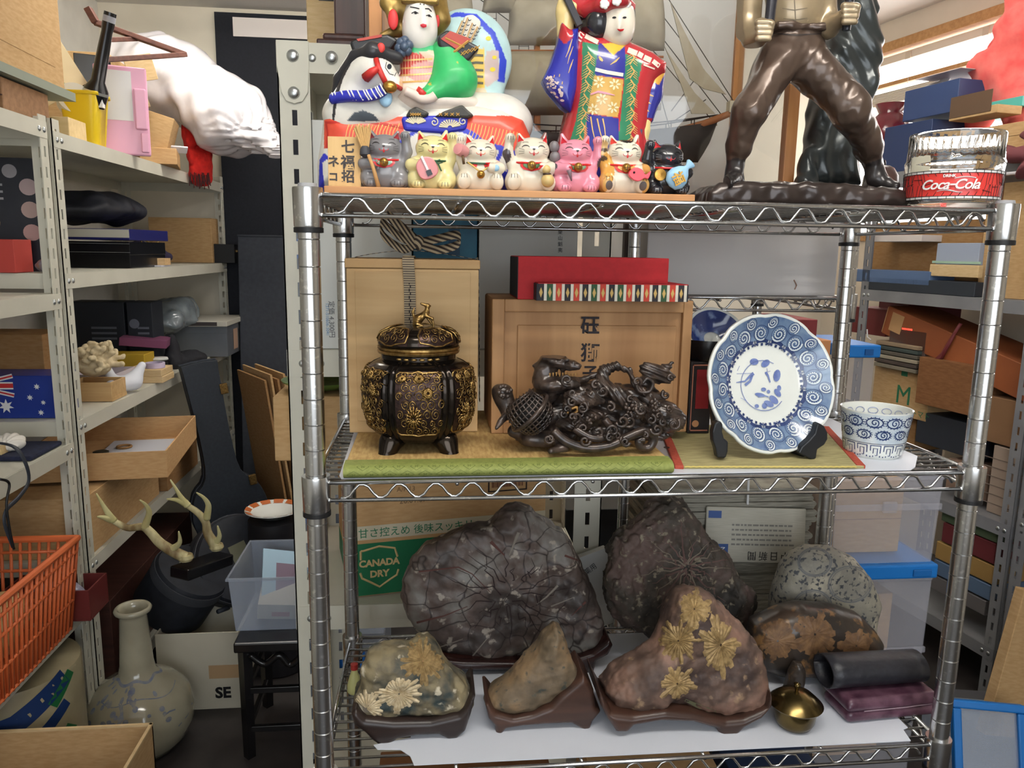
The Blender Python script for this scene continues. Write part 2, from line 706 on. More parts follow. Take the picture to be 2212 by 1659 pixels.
struct('floor',MB().box(-1.4,3.2,-3.1,3.0,-.05,0),mat('dark_floor',(46,42,42),(60,55,53),rough=.5,scale=8),'dark worn floor')
struct('ceiling',MB().box(-1.4,3.2,-3.1,3.0,CEIL,CEIL + .05),mat('ceiling_paint',(214,210,204),rough=.9),'pale grey ceiling')
struct('wall_back',MB().box(-1.4,2.3,YB,YB + .05,0,CEIL),WALLM,'cream back wall behind the racks')
struct('wall_left',MB().box(XLW - .05,XLW,-3.1,YB,0,CEIL),mat('left_wall_paint',(222,218,208),(206,202,192),rough=.85,scale=5),'white wall behind the left shelving')
wf = MB()
wf.box(-1.32,-.95,-3.05,-3,0,CEIL).box(1.65,3.2,-3.05,-3,0,CEIL).box(-.95,1.65,-3.05,-3,0,.75).box(-.95,1.65,-3.05,-3,2.3,CEIL)
struct('wall_front',wf,WALLM,'wall with a wide window behind the viewer')
# window wall, in the frame of the right-hand shelving: s along, o outwards
WO = .50
w0,w1,wz0,wz1 = -.80,1.35,1.55,2.37
wm = MB()
wm.box(-1.4,w0,WO,WO + .1,0,CEIL,RM).box(w1,5.2,WO,WO + .1,0,CEIL,RM).box(w0,w1,WO,WO + .1,0,wz0,RM).box(w0,w1,WO,WO + .1,wz1,CEIL,RM)
struct('wall_right',wm,mat('right_wall_paint',(224,212,194),(214,202,184),rough=.85,scale=4),'cream wall around the window')
win = struct('window_1',MB().box(w0,w1,WO + .07,WO + .074,wz0,wz1,RM),
    mat('milky_window_pane',(255,255,255),rough=.5),'bright window with a raised blind')
_b = MATS['milky_window_pane'].node_tree.nodes['Principled BSDF']
_b.inputs['Emission Color'].default_value = (1,1,1,1)
_b.inputs['Emission Strength'].default_value = 5
FRW = wood('window_wood',(196,150,98),(178,130,80))
fr = MB()
fr.box(w0,w1,WO - .012,WO + .069,wz1 - .006,wz1 + .035,RM).box(w0,w1,WO - .012,WO + .069,wz0 - .03,wz0 + .006,RM)
fr.box(w0 - .003,w0 + .035,WO - .01,WO + .069,wz0,wz1,RM).box(w1 - .035,w1 + .003,WO - .01,WO + .069,wz0,wz1,RM)
fr.build('window_frame',FRW,win)
MB().box(w0 + .04,w1 - .04,WO + .02,WO + .05,2.318,2.352,RM).build('blind_head_rail',plain((226,214,196),.5),win,bevel=.002)
MB().box(w0 + .04,w1 - .04,WO + .03,WO + .06,2.222,2.240,RM).build('blind_bottom_rail',FRW,win,bevel=.002)
sl0 = None
for i in range(8):
 z = 2.196 - i * .0075
 if sl0 is None:
  sl0 = MB().box(w0 + .05,w1 - .06,WO + .03,WO + .056,-.0015,.0015,RM).build('slat',plain((200,190,172),.6),win,loc=(0,0,z))
 else:
  copy_part(sl0,win,(0,0,z))
for s_ in (-.45,-.05,.35):
 MB().tube([RM @ Vector((s_,WO + .03,2.32)),RM @ Vector((s_,WO + .03,2.2))],.0015,5).build('blind_cord',plain((230,225,215),.6),win)
 MB().box(s_ - .015,s_ + .015,WO + .015,WO + .03,2.315,2.345,RM).build('blind_bracket',plain((210,196,176),.5),win)

# dark boards against the back wall
p = MB().box(-.815,.35,YB - .03,YB - .002,.02,2.475)
tag(p.build('backdrop_board',mat('black_board',(24,27,36),(19,22,30),rough=.8,scale=90,bump=.1)),'tall black board standing against the cream back wall','board')
tag(MB().box(-.735,-.2,YB - .036,YB - .030,2.375,2.455).build('notice_strip',plain((226,218,212),.7)),'long white strip fixed along the top of the black board','strip')
t = thing('leaning_board','dark grey panel leaning in front of the black board','panel',(-.575,2.56,0),rot=(-.09,0,0))
MB().box(-.15,.17,-.012,.012,0,1.50).build('sheet',mat('dark_grey_board',(54,58,66),(48,52,60),rough=.75,scale=60,bump=.05),t,bevel=.004)
MB().box(-.15,.17,-.016,.016,1.497,1.505).build('edge_strip',plain((40,44,52),.6),t)

# ------------------------------------------------------------------ slotted angle shelving
def angle_post(h,w=.04,th=.0025,sx=1,sy=1,pitch=.05,hole=.026,hw=.009,h0=0):
 """L section: corner at the origin, one wing along x, one along y, real slots in both"""
 mb = MB()
 zs = []
 z = h0 + .06
 while z + hole < h - .02:
  zs.append(z)
  z += pitch
 for ax in (0,1):
  a,b = w / 2 - hw / 2,w / 2 + hw / 2
  sg = sx if ax == 0 else sy

  def bb(u0,u1,z0,z1):
   u0,u1 = sorted((u0 * sg,u1 * sg))
   v0,v1 = sorted((0,th * (sy if ax == 0 else sx)))
   if ax == 0:
    mb.box(u0,u1,v0,v1,z0,z1)
   else:
    mb.box(v0,v1,u0,u1,z0,z1)
  bb(0,a,h0,h)
  bb(b,w,h0,h)
  prev = h0
  for q in zs + [h]:
   bb(a,b,prev,q)
   prev = q + hole
 return mb

def steel_rack(name,label,M,L,D,shelves,top,m,beam=.04,w=.04,group=None,postbottom=0,bolts=True):
 """front along local x at y=0, running back to y=D"""
 t = thing(name,label,'shelving',group=group)
 t.matrix_world = M
 for (x,sx) in ((0,1),(L,-1)):
  for (y,sy) in ((0,1),(D,-1)):
   angle_post(top,w,sx=sx,sy=sy,h0=postbottom).build('post',m,t,loc=(x,y,0))
 for z in shelves:
  mb = MB()
  mb.box(.003,L - .003,.003,D - .003,z - .003,z)
  e = .0015
  mb.box(w * .1,L - w * .1,-e,e,z - beam,z).box(w * .1,L - w * .1,D - e,D + e,z - beam,z)
  mb.box(-e,e,.004,D - .004,z - beam,z).box(L - e,L + e,.004,D - .004,z - beam,z)
  sh = mb.build('shelf',m,t)
  if bolts:
   bb = MB()
   for x in (w * .5,w * 1.1,L - w * 1.1,L - w * .5):
    bb.ball((x,-.002,z - beam * .5),.007,6,(1,.5,1))
   bb.build('bolt',BOLT,sh,smooth=2)['kind'] = 'stuff'
 return t

XL = -.81
ML = Matrix.Translation((XL,1.19,0)) @ Matrix.Rotation(PI / 2,4,'Z')
rackB = steel_rack('slotted_shelving','cream slotted steel shelving along the left wall, far unit',ML,1.62,.45,(1.73,1.371,.975,.575,.12),1.76,STEEL,group='cream shelving on the left wall')
MA = Matrix.Translation((XL,-.50,0)) @ Matrix.Rotation(PI / 2,4,'Z')
rackA = steel_rack('slotted_shelving','cream slotted steel shelving along the left wall, near unit',MA,1.665,.45,(1.745,1.322,.927,.47),1.76,STEEL,group='cream shelving on the left wall')
# cross shelving straight behind the wire rack
MC = Matrix.Translation((-.122,.50,0))
rackC = steel_rack('slotted_shelving','cream steel shelving with round bolts right behind the chrome rack',MC,.602,.45,(1.798,1.262,.755,.2),1.80,STEEL,beam=.05,w=.055)
for q in rackC.children:
 if q.name.startswith('post') and q.location.y < .01 and q.location.x < .01:
  gp = MB()
  gp.prism([(0,0),(.055,0),(.055,-.04),(.052,-.085),(.042,-.1),(.028,-.104),(.014,-.1),(.006,-.085),(0,-.04)],-.004,-.0015,Matrix.Translation((0,0,1.8)),'xz')
  gp.build('gusset_plate',STEEL,rackC,bevel=.001)
  for (x,z) in ((.028,1.775),(.094,1.775),(.028,1.714)):
   MB().ball((x,-.005,z),.0105,8,(1,.55,1)).build('corner_bolt',BOLT,rackC,smooth=2)
# grey shelving under the window
rackR = steel_rack('slotted_shelving','grey slotted steel shelving under the window',RM,.76,.45,(1.755,1.322,.62,.2),1.62,GREYSTEEL,beam=.042)
rackR2 = steel_rack('slotted_shelving','grey steel shelving nearest the viewer on the window side',RM @ Matrix.Translation((.775,0,0)),1.2,.45,(1.755,1.30,.66,.2),1.62,GREYSTEEL,beam=.042)

# ------------------------------------------------------------------ chrome wire racks
def wave(a,b,amp,period,r,inset=.03):
 a,b = Vector(a),Vector(b)
 L = (b - a).length
 d = (b - a) / L
 n = int(L / period)
 pts = []
 x0 = inset
 k = 0
 tot = L - 2 * inset
 nn = max(4,int(tot / (period / 8)))
 for i in range(nn + 1):
  x = x0 + tot * i / nn
  ph = x / period * 2 * PI
  s = sin(ph)
  s = max(-1,min(1,s * 1.25))
  pts.append(a + d * x + Vector((0,0,amp * s)))
 return MB().tube(pts,r,6)

def wire_rack(name,label,x0,y0,W,D,shelves,ztop,r=.0127,detail=True):
 t = thing(name,label,'rack',(x0,y0,0))
 prof = [(r,0.0)]
 z = .03
 while z < ztop - .01:
  prof += [(r,z - .0009),(r - .0012,z),(r,z + .0009)]
  z += .03175
 prof += [(r,ztop - .002),(r - .002,ztop)]
 base = None
 cyl = MB().lathe([(r + .0036,-.046),(r + .0042,-.044),(r + .0050,-.003),(r + .0046,0),(r + .0006,0)],20)
 rg = MB().lathe([(r + .002,-.052),(r + .0046,-.0515),(r + .0046,-.046)],20)
 for (x,y) in ((0,0),(W,0),(0,D),(W,D)):
  if base is None:
   base = MB().lathe(prof,20).build('post',CHROME,t,smooth=1)
   cap = MB().lathe([(r - .001,ztop - .001),(r - .002,ztop + .003),(.0001,ztop + .004)],16).build('post_cap',mat('grey_plastic',(150,150,152),rough=.4),base,smooth=1)
  else:
   q = copy_part(base,t,(x,y,0))
   copy_part(cap,q)
 ndw = int(round((D - .03) / .0195))
 for zi,zt in enumerate(shelves):
  f = MB()
  i_ = r + .0045
  for dz in (0,-.0231):
   f.tube([(i_,-.004,zt + dz),(W - i_,-.004,zt + dz)],.0030 if dz == 0 else .0027,8)
   f.tube([(i_,D + .004,zt + dz),(W - i_,D + .004,zt + dz)],.0030,8)
   f.tube([(-.004,i_,zt + dz),(-.004,D - i_,zt + dz)],.0030,8)
   f.tube([(W + .004,i_,zt + dz),(W + .004,D - i_,zt + dz)],.0030,8)
  for x in (W * .2,W * .4,W * .6,W * .8):
   f.tube([(x,.0,zt - .0055),(x,D,zt - .0055)],.0026,6)
  for (x,y) in ((0,0),(W,0),(0,D),(W,D)):   # weld blobs
   for dz in (0,-.0231):
    f.ball((x + (i_ - .002) * (1 if x == 0 else -1),y - .003,zt + dz),.0042,6)
  sh = f.build('shelf_frame',CHROME,t,smooth=2)
  am = .0085
  zz = zt - .0116
  wave((0,-.004,zz),(W,-.004,zz),am,.0456,.0018).build('wave_wire',CHROME,sh,smooth=2)
  wave((0,D + .004,zz),(W,D + .004,zz),am,.0456,.0018).build('wave_wire',CHROME,sh,smooth=2)
  wave((-.004,0,zz),(-.004,D,zz),am,.0456,.0018).build('wave_wire',CHROME,sh,smooth=2)
  wave((W + .004,0,zz),(W + .004,D,zz),am,.0456,.0018).build('wave_wire',CHROME,sh,smooth=2)
  dw = None
  for i in range(ndw):
   y = .015 + (D - .03) * i / (ndw - 1)
   if dw is None:
    dw = MB().tube([(-.004,0,zt),(W + .004,0,zt)],.0019,6).build('deck_wire',CHROME,sh,smooth=2,loc=(0,y,-.0012))
   else:
    copy_part(dw,sh,(0,y,-.0012))
  c0 = None
  for (x,y) in ((0,0),(W,0),(0,D),(W,D)):
   if c0 is None:
    c0 = cyl.build('collar',CHROME,sh,smooth=1,loc=(x,y,zt + .0085))
    r0 = rg.build('collar_ring',BLACK,sh,smooth=1,loc=(x,y,zt + .0085))
   else:
    copy_part(c0,sh,(x,y,zt + .0085))
    copy_part(r0,sh,(x,y,zt + .0085))
 return t

RW,RD = .875,.3645
ZT,ZM,ZB = 1.5097,1.1626,.7547
rack = wire_rack('wire_rack','chrome wire shelving rack holding the dolls, incense burner and stones',0,0,RW,RD,(ZT,ZM,ZB,.30),ZT + .010)
rack2 = wire_rack('wire_rack','second chrome wire rack standing behind the plate, under the white carton',.505,.425,.413,.40,(1.371,.72,.30),1.505,r=.0105)

# ------------------------------------------------------------------ tracing helper: photo points on an upright plane at depth y0, as local x,z of a thing standing there
class Tr:
 def __init__(s,y0,u,v,zb):
  b = at(u,v,Y=y0)
  s.y0 = y0
  s.base = Vector((b.x,y0,zb))
  s.k = (at(u + 10,v,Y=y0).x - b.x) / 10

 def __call__(s,u,v):
  q = at(u,v,Y=s.y0) - s.base
  return (q.x,q.z)

 def p(s,u,v,y=0.):
  q = at(u,v,Y=s.y0 + y) - s.base
  return (q.x,y,q.z)

 def pts(s,l,y=0.):
  return [s.p(u,v,y)[::2] for u,v in l]

 def ln(s,*segs):
  return [([s(u,v) for u,v in pt],w) for pt,w in segs]

def polypaint(T,polys):
 e = np.array(Vector(CAM) - T.base)

 def f(V,C,ci):
  q = e + (V - e) * (-e[1] / (V[:,1] - e[1]))[:,None]
  for col,pl in polys:
   ins = poly_sd(T.pts(pl),q[:,0].astype('f4'),q[:,2].astype('f4')) < 0
   C[ins] = lin(col)[:3]
  return C
 return f

ZTS = ZT + .0031          # top of the deck
GLAZE = painted('glazed_paint',rough=.22,coat=.4,scale=40,bump=.03,wear=.06)
CLAY = painted('clay_paint',rough=.42,coat=.15,scale=90,bump=.12,wear=.10)
GOLD = mat('gold_paint',(196,152,74),(150,108,44),rough=.3,metal=.8,scale=120)
REDG = plain((200,36,40),.3)

# ------------------------------------------------------------------ plank under the lucky cats
BY0,BY1,BZ = .008,.085,1.5212
bx0,bx1 = at(700,425,Y=BY0).x,at(1501,440,Y=BY0).x
MB_ = MB().box(bx0,bx1,BY0,BY1,ZTS - .001,BZ)
tag(MB_.build('wooden_plank',wood('plank_wood',(196,146,98),(178,124,76)),bevel=.0012),'light brown plank at the shelf edge carrying the seven lucky cats','plank')

# the name card of the cats
T = Tr(.030,742,405,BZ)
t = thing('wooden_sign','small upright wooden card with brushed black characters beside the grey cat','sign',T.base,rot=(-.06,0,0))
x0,x1 = T(708,350)[0],T(779,350)[0]
MB().box(x0,x1,0,.005,0,T(742,294)[1]).build('board',wood('card_wood',(214,178,122),(196,156,98),'z'),t,bevel=.0005)
BRUSH = plain((70,66,66),.9)
for ch,u,v,sz in (('七',751,318,.016),('福',751,352,.017),('招',752,383,.016),('ネ',720,350,.014),('コ',720,383,.012)):
 x,z = T(u,v)
 text(ch,sz,BRUSH,t,(x,-.0004,z),bold=.0004)

# ------------------------------------------------------------------ seven lucky cats
def cat(u,vb,label,col,head=None,raised=1,low='front',soles=False,ears=(214,40,44),collar=(200,40,44),paint=None,tilt=0,muz=None,h=1.0,bell=True,
  bib=None,claws=(60,55,50),eye=(40,34,34),mouth=(190,60,60),yb=.042):
 b = at(u,vb,Y=yb - .02)
 t = thing('lucky_cat',label,'cat figurine',(b.x * 1.0,yb,BZ),group='lucky cat figurines in a row')
 b2 = at(u,vb,Y=yb)
 t.location.x = b2.x
 t.scale = (h,h,h)
 hd = head or col
 hx = tilt * .012
 r = raised
 pr_ = [El((0,0,.021),(.0245,.0185,.0245),col,.004),El((hx,-.002,.0475),(.0205,.0155,.0150),hd,.003),
   El((hx,-.011,.0440),(.011,.008,.0075),muz or hd,.005)]
 for s_ in (-1,1):
  pr_ += [El((s_ * .019,-.004,.012),(.0105,.0150,.0130),col,.004)]
  pr_ += [Cn((hx + s_ * .0125,.001,.0575),(hx + s_ * .0155,.001,.0655 + (.002 if s_ * tilt > 0 else 0)),.0058,.0022,hd,.002)]
  if soles:
   pr_ += [El((s_ * .020,-.0175,.0105),(.0085,.0055,.0100),muz or col,.002,(.3,0,-s_ * .3))]
  else:
   pr_ += [El((s_ * .0155,-.0165,.0055),(.0082,.0082,.0055),muz or col,.002)]
 # raised arm, lowered arm
 pr_ += [Cn((r * .020,-.002,.030),(r * .0265,-.006,.043),.0068,.0058,col,.004),Cn((r * .0265,-.006,.043),(r * .0250,-.009,.0565),.0058,.0052,col,.003),
   El((r * .0243,-.0105,.0600),(.0062,.0060,.0056),muz or hd,.002)]
 if low == 'front':
  pr_ += [Cn((-r * .020,-.003,.031),(-r * .0235,-.013,.0275),.0070,.0066,col,.004),Cn((-r * .0235,-.013,.0275),(-r * .0130,-.0205,.0270),.0062,.0058,muz or col,.003)]
 else:
  pr_ += [Cn((-r * .020,-.003,.034),(-r * .026,-.012,.033),.0070,.0066,col,.004),Cn((-r * .026,-.012,.033),(-r * .0215,-.017,.0235),.0060,.0060,muz or col,.003)]
 bl = Blob('body',pr_,.0011,GLAZE,t,paint=paint,lo=(-.036,-.03,-.004),hi=(.036,.024,.074))
 # flat underside is hidden on the plank
 E,Mo,Cl = plain(eye,.4),plain(mouth,.4),plain(claws,.5)
 fz = .0495
 ey = []
 for s_ in (-1,1):
  ey.append((arc(hx + s_ * .0092,fz - .001,.0042,.0032,165,15),(.0005,.0011,.0005)))
  ey.append((arc(hx + s_ * .0092,fz + .005,.0036,.0012,160,20),.0004))
 strokes(bl,ey,'eyes',E,t,step=.001)
 patch(bl,[(hx - .0019,.0478),(hx,.0483),(hx + .0019,.0478),(hx + .0008,.0462),(hx - .0008,.0462)],'nose',plain((30,24,26),.3),t)
 ml = [(arc(hx - .0026,.0445,.0026,.0022,180,360),.0006),(arc(hx + .0026,.0445,.0026,.0022,180,360),.0006),([(hx,.0462),(hx,.0442)],.0005)]
 strokes(bl,ml,'mouth',Mo,t,step=.001)
 patch(bl,ell(hx,.0415,.0012,.0014,8),'tongue',plain((200,48,50),.4),t)
 wl = []
 for s_ in (-1,1):
  for q in (-.0012,.0004,.002):
   wl.append(([(hx + s_ * .0105,.0445 + q),(hx + s_ * .0165,.0448 + q * 2)],.00035))
 strokes(bl,wl,'whiskers',Cl,t,step=.001)
 for s_ in (-1,1):
  patch(bl,[(hx + s_ * .0108,.0572),(hx + s_ * .0172,.0565),(hx + s_ * .0158,.0652)],'ear_lining',plain(ears,.35),t)
 cl = []
 for s_ in (-1,1):
  fx,fz_ = (s_ * .020,.0175) if soles else (s_ * .0155,.0060)
  for q in (-.003,0,.003):
   cl.append(([(fx + q,fz_ + .0018),(fx + q * 1.2,fz_ - .0030)],.0005))
 for q in (-.0026,0,.0026):
  cl.append(([(r * .0243 + q,.0618),(r * .0243 + q * 1.1,.0575)],.0005))
 strokes(bl,cl,'claw_lines',Cl,t,step=.001)
 if soles:
  for s_ in (-1,1):
   patch(bl,ell(s_ * .020,.0090,.0042,.0052),'sole_pad',plain(soles,.5),t)
 cm = MB()
 cm.tube([(.0182 * cos(q),-.002 + .0168 * sin(q),.0338 - .002 * abs(sin(q))) for q in [2 * PI * i / 24 for i in range(24)]],.0014,6,closed=True)
 cm.build('collar',plain(collar,.3),t,smooth=2)
 if bib:
  patch(bl,[(-.012,.0335),(-.0125,.0285),(-.009,.0245),(0,.0225),(.009,.0245),(.0125,.0285),(.012,.0335)],'bib',plain(bib[0],.35),t,off=.0012)
  patch(bl,[(-.009,.0330),(-.0092,.0285),(-.006,.0262),(0,.0250),(.006,.0262),(.0092,.0285),(.009,.0330)],'bib_panel',plain(bib[1],.35),t,off=.0020)
 if bell:
  bb = MB().ball((0,-.0205,.0290),.0052,10)
  be = bb.build('bell',GOLD,t,smooth=2)
  MB().box(-.0035,.0035,-.0262,-.0240,.0286,.0292).box(-.0004,.0004,-.0262,-.0240,.0262,.0315).build('bell_slot',plain((80,50,20),.6),be)
 return t,bl

GREY = (126,124,126)
t,bl = cat(832,400,'grey lucky cat figurine holding a straw broom',GREY,raised=1,ears=(150,50,60),bib=((188,60,66),(120,160,140)),claws=(50,48,50),h=1.03)
MB().tube([(-.017,-.026,.036),(-.012,-.027,.022),(-.006,-.027,.0005)],(.0020,.0022,.0026),7).build('broom_handle',plain((196,150,96),.6),t,smooth=2)
br = MB()
for i in range(16):
 q = i / 15 * 2 - 1
 br.tube([(-.0215 + q * .003,-.018,.044),(-.024 + q * .0095,-.019 + .002 * (i % 2),.066 + .002 * (i % 3))],(.0012,.0009),4)
o = br.build('broom_bristles',plain((206,168,112),.8),t)
o['kind'] = 'stuff'
MB().lathe([(.0028,.034),(.0062,.037),(.0058,.043),(.0036,.0465)],10,Matrix.Translation((-.0215,-.018,0))).build('broom_binding',plain((60,60,66),.6),t,smooth=1)

YEL = (224,212,152)
t,bl = cat(932,403,'pale yellow lucky cat figurine strumming a pink lute',YEL,raised=1,collar=(54,92,66),low='front',bell=False,tilt=.15,h=1.04)
lu = MB().prism(spline([(-.012,.0),(-.0095,.010),(0,.0145),(.0095,.010),(.012,.0),(.0095,-.008),(0,-.011),(-.0095,-.008)],4,True),-.003,.003,None,'xz')
lut = lu.build('lute',plain((206,130,130),.3),t,bevel=.0012,loc=(-.0045,-.0250,.0215),rot=(0,-.45,0))
MB().box(-.0013,.0013,-.0048,-.003,-.001,.0155).build('lute_neck',plain((225,220,220),.4),lut)
MB().box(-.0030,.0030,-.0046,-.003,-.0075,-.0015).build('lute_bridge',BLACKG,lut)
bw = MB()
bw.tube([(.0045,-.0215,.031),(.0095,-.0215,.033),(.0125,-.0205,.030),(.008,-.022,.0285),(.005,-.0215,.031)],.0009,5)
bw.tube([(.0055,-.0215,.030),(.0068,-.021,.020)],.0009,5).tube([(.007,-.021,.030),(.0115,-.0195,.0205)],.0009,5)
bw.build('scarf_bow',plain((54,96,70),.4),t,smooth=2)

WHT = (226,216,196)
t,bl = cat(1036,407,'white lucky cat figurine with a pink mallet and a gold pendant',WHT,raised=-1,soles=(222,208,186),collar=(58,90,66),bell=False,mouth=(214,96,50),h=1.0)
ml = MB().lathe([(.0001,-.0085),(.0066,-.0075),(.0074,-.003),(.0074,.003),(.0066,.0075),(.0001,.0085)],14,Matrix.Rotation(PI / 2,4,'Y'))
ml.build('mallet',plain((214,146,146),.35),t,smooth=1,loc=(-.0235,-.0175,.0465),rot=(0,.15,.9))
MB().tube([(-.022,-.0215,.040),(-.0205,-.0215,.030)],.0016,6).build('mallet_handle',plain((90,66,40),.5),t,smooth=2)
MB().tube(spline([(-.0155,-.0155,.0330),(-.009,-.0205,.028),(0,-.0235,.022),(.009,-.0205,.028),(.0155,-.0155,.0330)],5),.0010,6).build('pendant_chain',plain((214,180,104),.4),t,smooth=2)
MB().ball((0,-.0225,.0185),.0050,10).build('pendant',GOLD,t,smooth=2)
for s_ in (-1,1):
 patch(bl,[(s_ * .003,.0325),(s_ * .0115,.0325),(s_ * .0095,.0275),(s_ * .005,.0275)],'bib',REDG,t,off=.0012)
MB().ball((.0185,-.0225,.0265),.0040,8,(1,.6,1)).build('fan_charm',plain((150,190,214),.4),t,smooth=2)

def spots(lst):
 def f(V,C,ci):
  for (x,z,rx_,rz_,col) in lst:
   d = ((V[:,0] - x) / rx_) ** 2 + ((V[:,2] - z) / rz_) ** 2
   C[d < 1] = lin(col)[:3]
  return C
 return f

t,bl = cat(1143,409,'white lucky cat figurine with black spots and a tan gourd',WHT,raised=-1,soles=(222,208,186),bib=((196,44,48),(70,110,70)),tilt=.2,h=1.06,
   paint=spots([(-.0285,.040,.0055,.0075,(70,60,62)),(-.018,.058,.007,.009,(180,168,150)),(.016,.066,.006,.006,(120,84,80))]))
gd = MB().ball((.0185,-.0225,.0125),.0078,12).ball((.0165,-.0235,.0245),.0052,10)
g = gd.build('gourd',plain((206,176,116),.3),t,smooth=2)
MB().lathe([(.0046,.0185),(.0050,.0195),(.0046,.0205)],12,Matrix.Translation((.0175,-.023,0))).build('gourd_cord',plain((70,50,40),.6),g,smooth=1)

PNK = (222,142,160)
t,bl = cat(1241,411,'pink lucky cat figurine with a gold and green bib',PNK,raised=1,bib=((190,60,60),(90,118,84)),ears=(206,44,60),h=1.05,claws=(90,60,70),tilt=-.1,
   paint=spots([(.0285,.0345,.0040,.0065,(84,70,76)),(-.0275,.0295,.003,.004,(80,70,76))]))
MB().tube([(-.012,-.026,.025),(-.0085,-.025,.0125)],(.0032,.0006),7).build('claw_charm',plain((112,92,100),.4),t,smooth=2)
MB().ball((-.0265,-.004,.0530),.0062,8,(1,.8,1.1)).ball((-.0255,-.004,.0415),.0066,8,(1,.8,1)).build('tail_tip',plain((110,104,106),.35),t,smooth=2)

t,bl = cat(1342,413,'calico lucky cat figurine holding a red fish',WHT,raised=-1,soles=(92,82,78),h=1.07,ears=(226,70,60),collar=(206,50,46),tilt=.1,bib=((206,50,46),(222,160,90)),
   paint=spots([(-.024,.028,.0115,.020,(214,160,78)),(-.027,.052,.007,.008,(214,178,120)),(-.026,.040,.006,.003,(90,70,50)),(-.0245,.049,.005,.002,(90,70,50)),(.002,.0635,.010,.006,(30,26,26)),(.026,.012,.008,.014,(206,160,90)),(-.026,.012,.006,.012,(206,160,90)),(.024,.030,.006,.006,(206,150,80))]))
fs = MB().prism(spline([(-.0105,-.001),(-.005,.0065),(.004,.006),(.0095,.001),(.0150,.0065),(.0135,-.003),(.0090,-.003),(.003,-.0075),(-.005,-.0065)],3,True),-.0030,.0030,None,'xz')
f_ = fs.build('red_fish',plain((222,70,84),.25),t,bevel=.0015,loc=(.0110,-.0270,.0215),rot=(0,.15,0))
MB().ball((-.0045,-.0035,.001),.0013,6).build('fish_eye',BLACKG,f_,smooth=2)

t,bl = cat(1436,413,'black lucky cat figurine hugging a pale blue sack',(34,34,38),raised=-1,ears=(200,50,56),muz=(40,40,46),bell=False,h=1.02,claws=(130,130,134),eye=(10,10,12),mouth=(190,70,70),yb=.044)
sk = MB().lathe([(.0001,-.0145),(.0085,-.0125),(.0135,-.005),(.0130,.003),(.0085,.0105),(.0035,.0155),(.0030,.0172),(.0065,.0225),(.0055,.0245)],20,Matrix.Diagonal((1,.55,1,1)))
s_o = sk.build('sack',plain((150,192,220),.35),t,smooth=2,loc=(.0070,-.0265,.0205),rot=(0,.75,0))
text('福',.0155,GOLD,s_o,(0,-.0078,-.003),rot=(PI / 2,.35,0),bold=.0003,ext=.0006)
MB().lathe([(.0001,-.0035),(.0070,-.0025),(.0078,0),(.0070,.0025),(.0001,.0035)],16,Matrix.Rotation(PI / 2,4,'X')).build('gold_ball',GOLD,t,smooth=1,loc=(-.0135,-.0215,.0235))

# ------------------------------------------------------------------ warrior on a white horse (painted clay)
T = Tr(.165,920,330,ZTS)
K = T.k
t = thing('horseman_doll','painted clay doll of a warrior riding a white horse','doll',T.base)
W_,BLU,ORG,BK = (230,226,216),(44,52,190),(220,78,56),(44,44,48)

def px(*a):
 return [(u,v) for u,v in zip(a[::2],a[1::2])]

lower = px(694,415,692,360,700,312,706,262,716,250,760,246,860,240,1000,236,1080,240,1125,268,1146,318,1144,415)
bl = Blob('base',[Pg(T.pts(lower),0,.062,.035,W_)],.0016,CLAY,t,tr=T,lo=(-.18,-.075,-.02),hi=(.18,.075,.13),paint=polypaint(T,[
 (BLU,px(690,345,700,330,730,360,735,415,688,415)),(W_,px(696,352,706,344,724,366,728,405,700,400)),
 (ORG,px(700,252,880,252,866,300,830,312,760,316,700,322)),(ORG,px(1000,250,1130,250,1160,330,1100,330,1040,318,1004,290)),
 (BLU,px(850,312,880,290,905,272,940,268,955,280,985,272,1020,282,1050,306,1100,318,1135,340,1150,415,850,415)),
 (W_,px(856,330,884,298,908,282,936,278,955,292,985,282,1014,292,1040,316,1050,415,850,415)),
 (W_,px(1060,318,1078,326,1064,360,1050,340)),(W_,px(1090,326,1108,334,1094,372,1078,350)),(W_,px(1116,340,1130,352,1120,390,1104,372))]))
GF = plain((214,170,96),.4,metal=.3)
gl = []
for i in range(16):
 u = 752 + i * 7.2
 gl.append((px(u + 3,266 + (i % 3) * 3,u - 3,283,u - 6,302),.0011))
for i in range(14):
 u = 1022 + i * 7.5
 gl.append((px(u - 2,266 + i * 1.5,u - 6,284 + i * 1.2,u - 14,304 + i),.0011))
strokes(bl,T.ln(*gl),'gold_tassels',GF,t)
strokes(bl,T.ln((px(706,265,760,262,820,266,872,276),.003),(px(706,320,708,290,704,262),.0022)),'blanket_fold',plain((180,44,36),.5),t)
hb = Blob('horse',[Cn(T.p(752,262,-.03),T.p(776,176,-.035),.030,.023,W_),El(T.p(800,160,-.045),(.026,.024,.026),W_,.012),Cn(T.p(812,152,-.052),T.p(846,184,-.060),.024,.0145,W_,.01),
     El(T.p(800,248,-.02),(.062,.048,.032),W_,.01),El(T.p(930,246,.0),(.10,.045,.036),W_,.01),El(T.p(1070,268,.0),(.052,.05,.040),W_,.012)],
   .0015,CLAY,t,tr=T,lo=(-.17,-.10,.02),hi=(.15,.07,.24),paint=polypaint(T,[
    ((80,88,96),px(748,262,764,244,784,238,806,246,820,262)),((58,60,64),px(1048,250,1064,243,1100,252,1118,268,1060,256)),
    (BK,px(714,300,720,220,730,172,748,138,770,112,762,130,742,168,730,205,722,260)),((240,190,150),px(852,130,874,130,874,190,862,186,866,150))]))
D0 = (0,1,0)
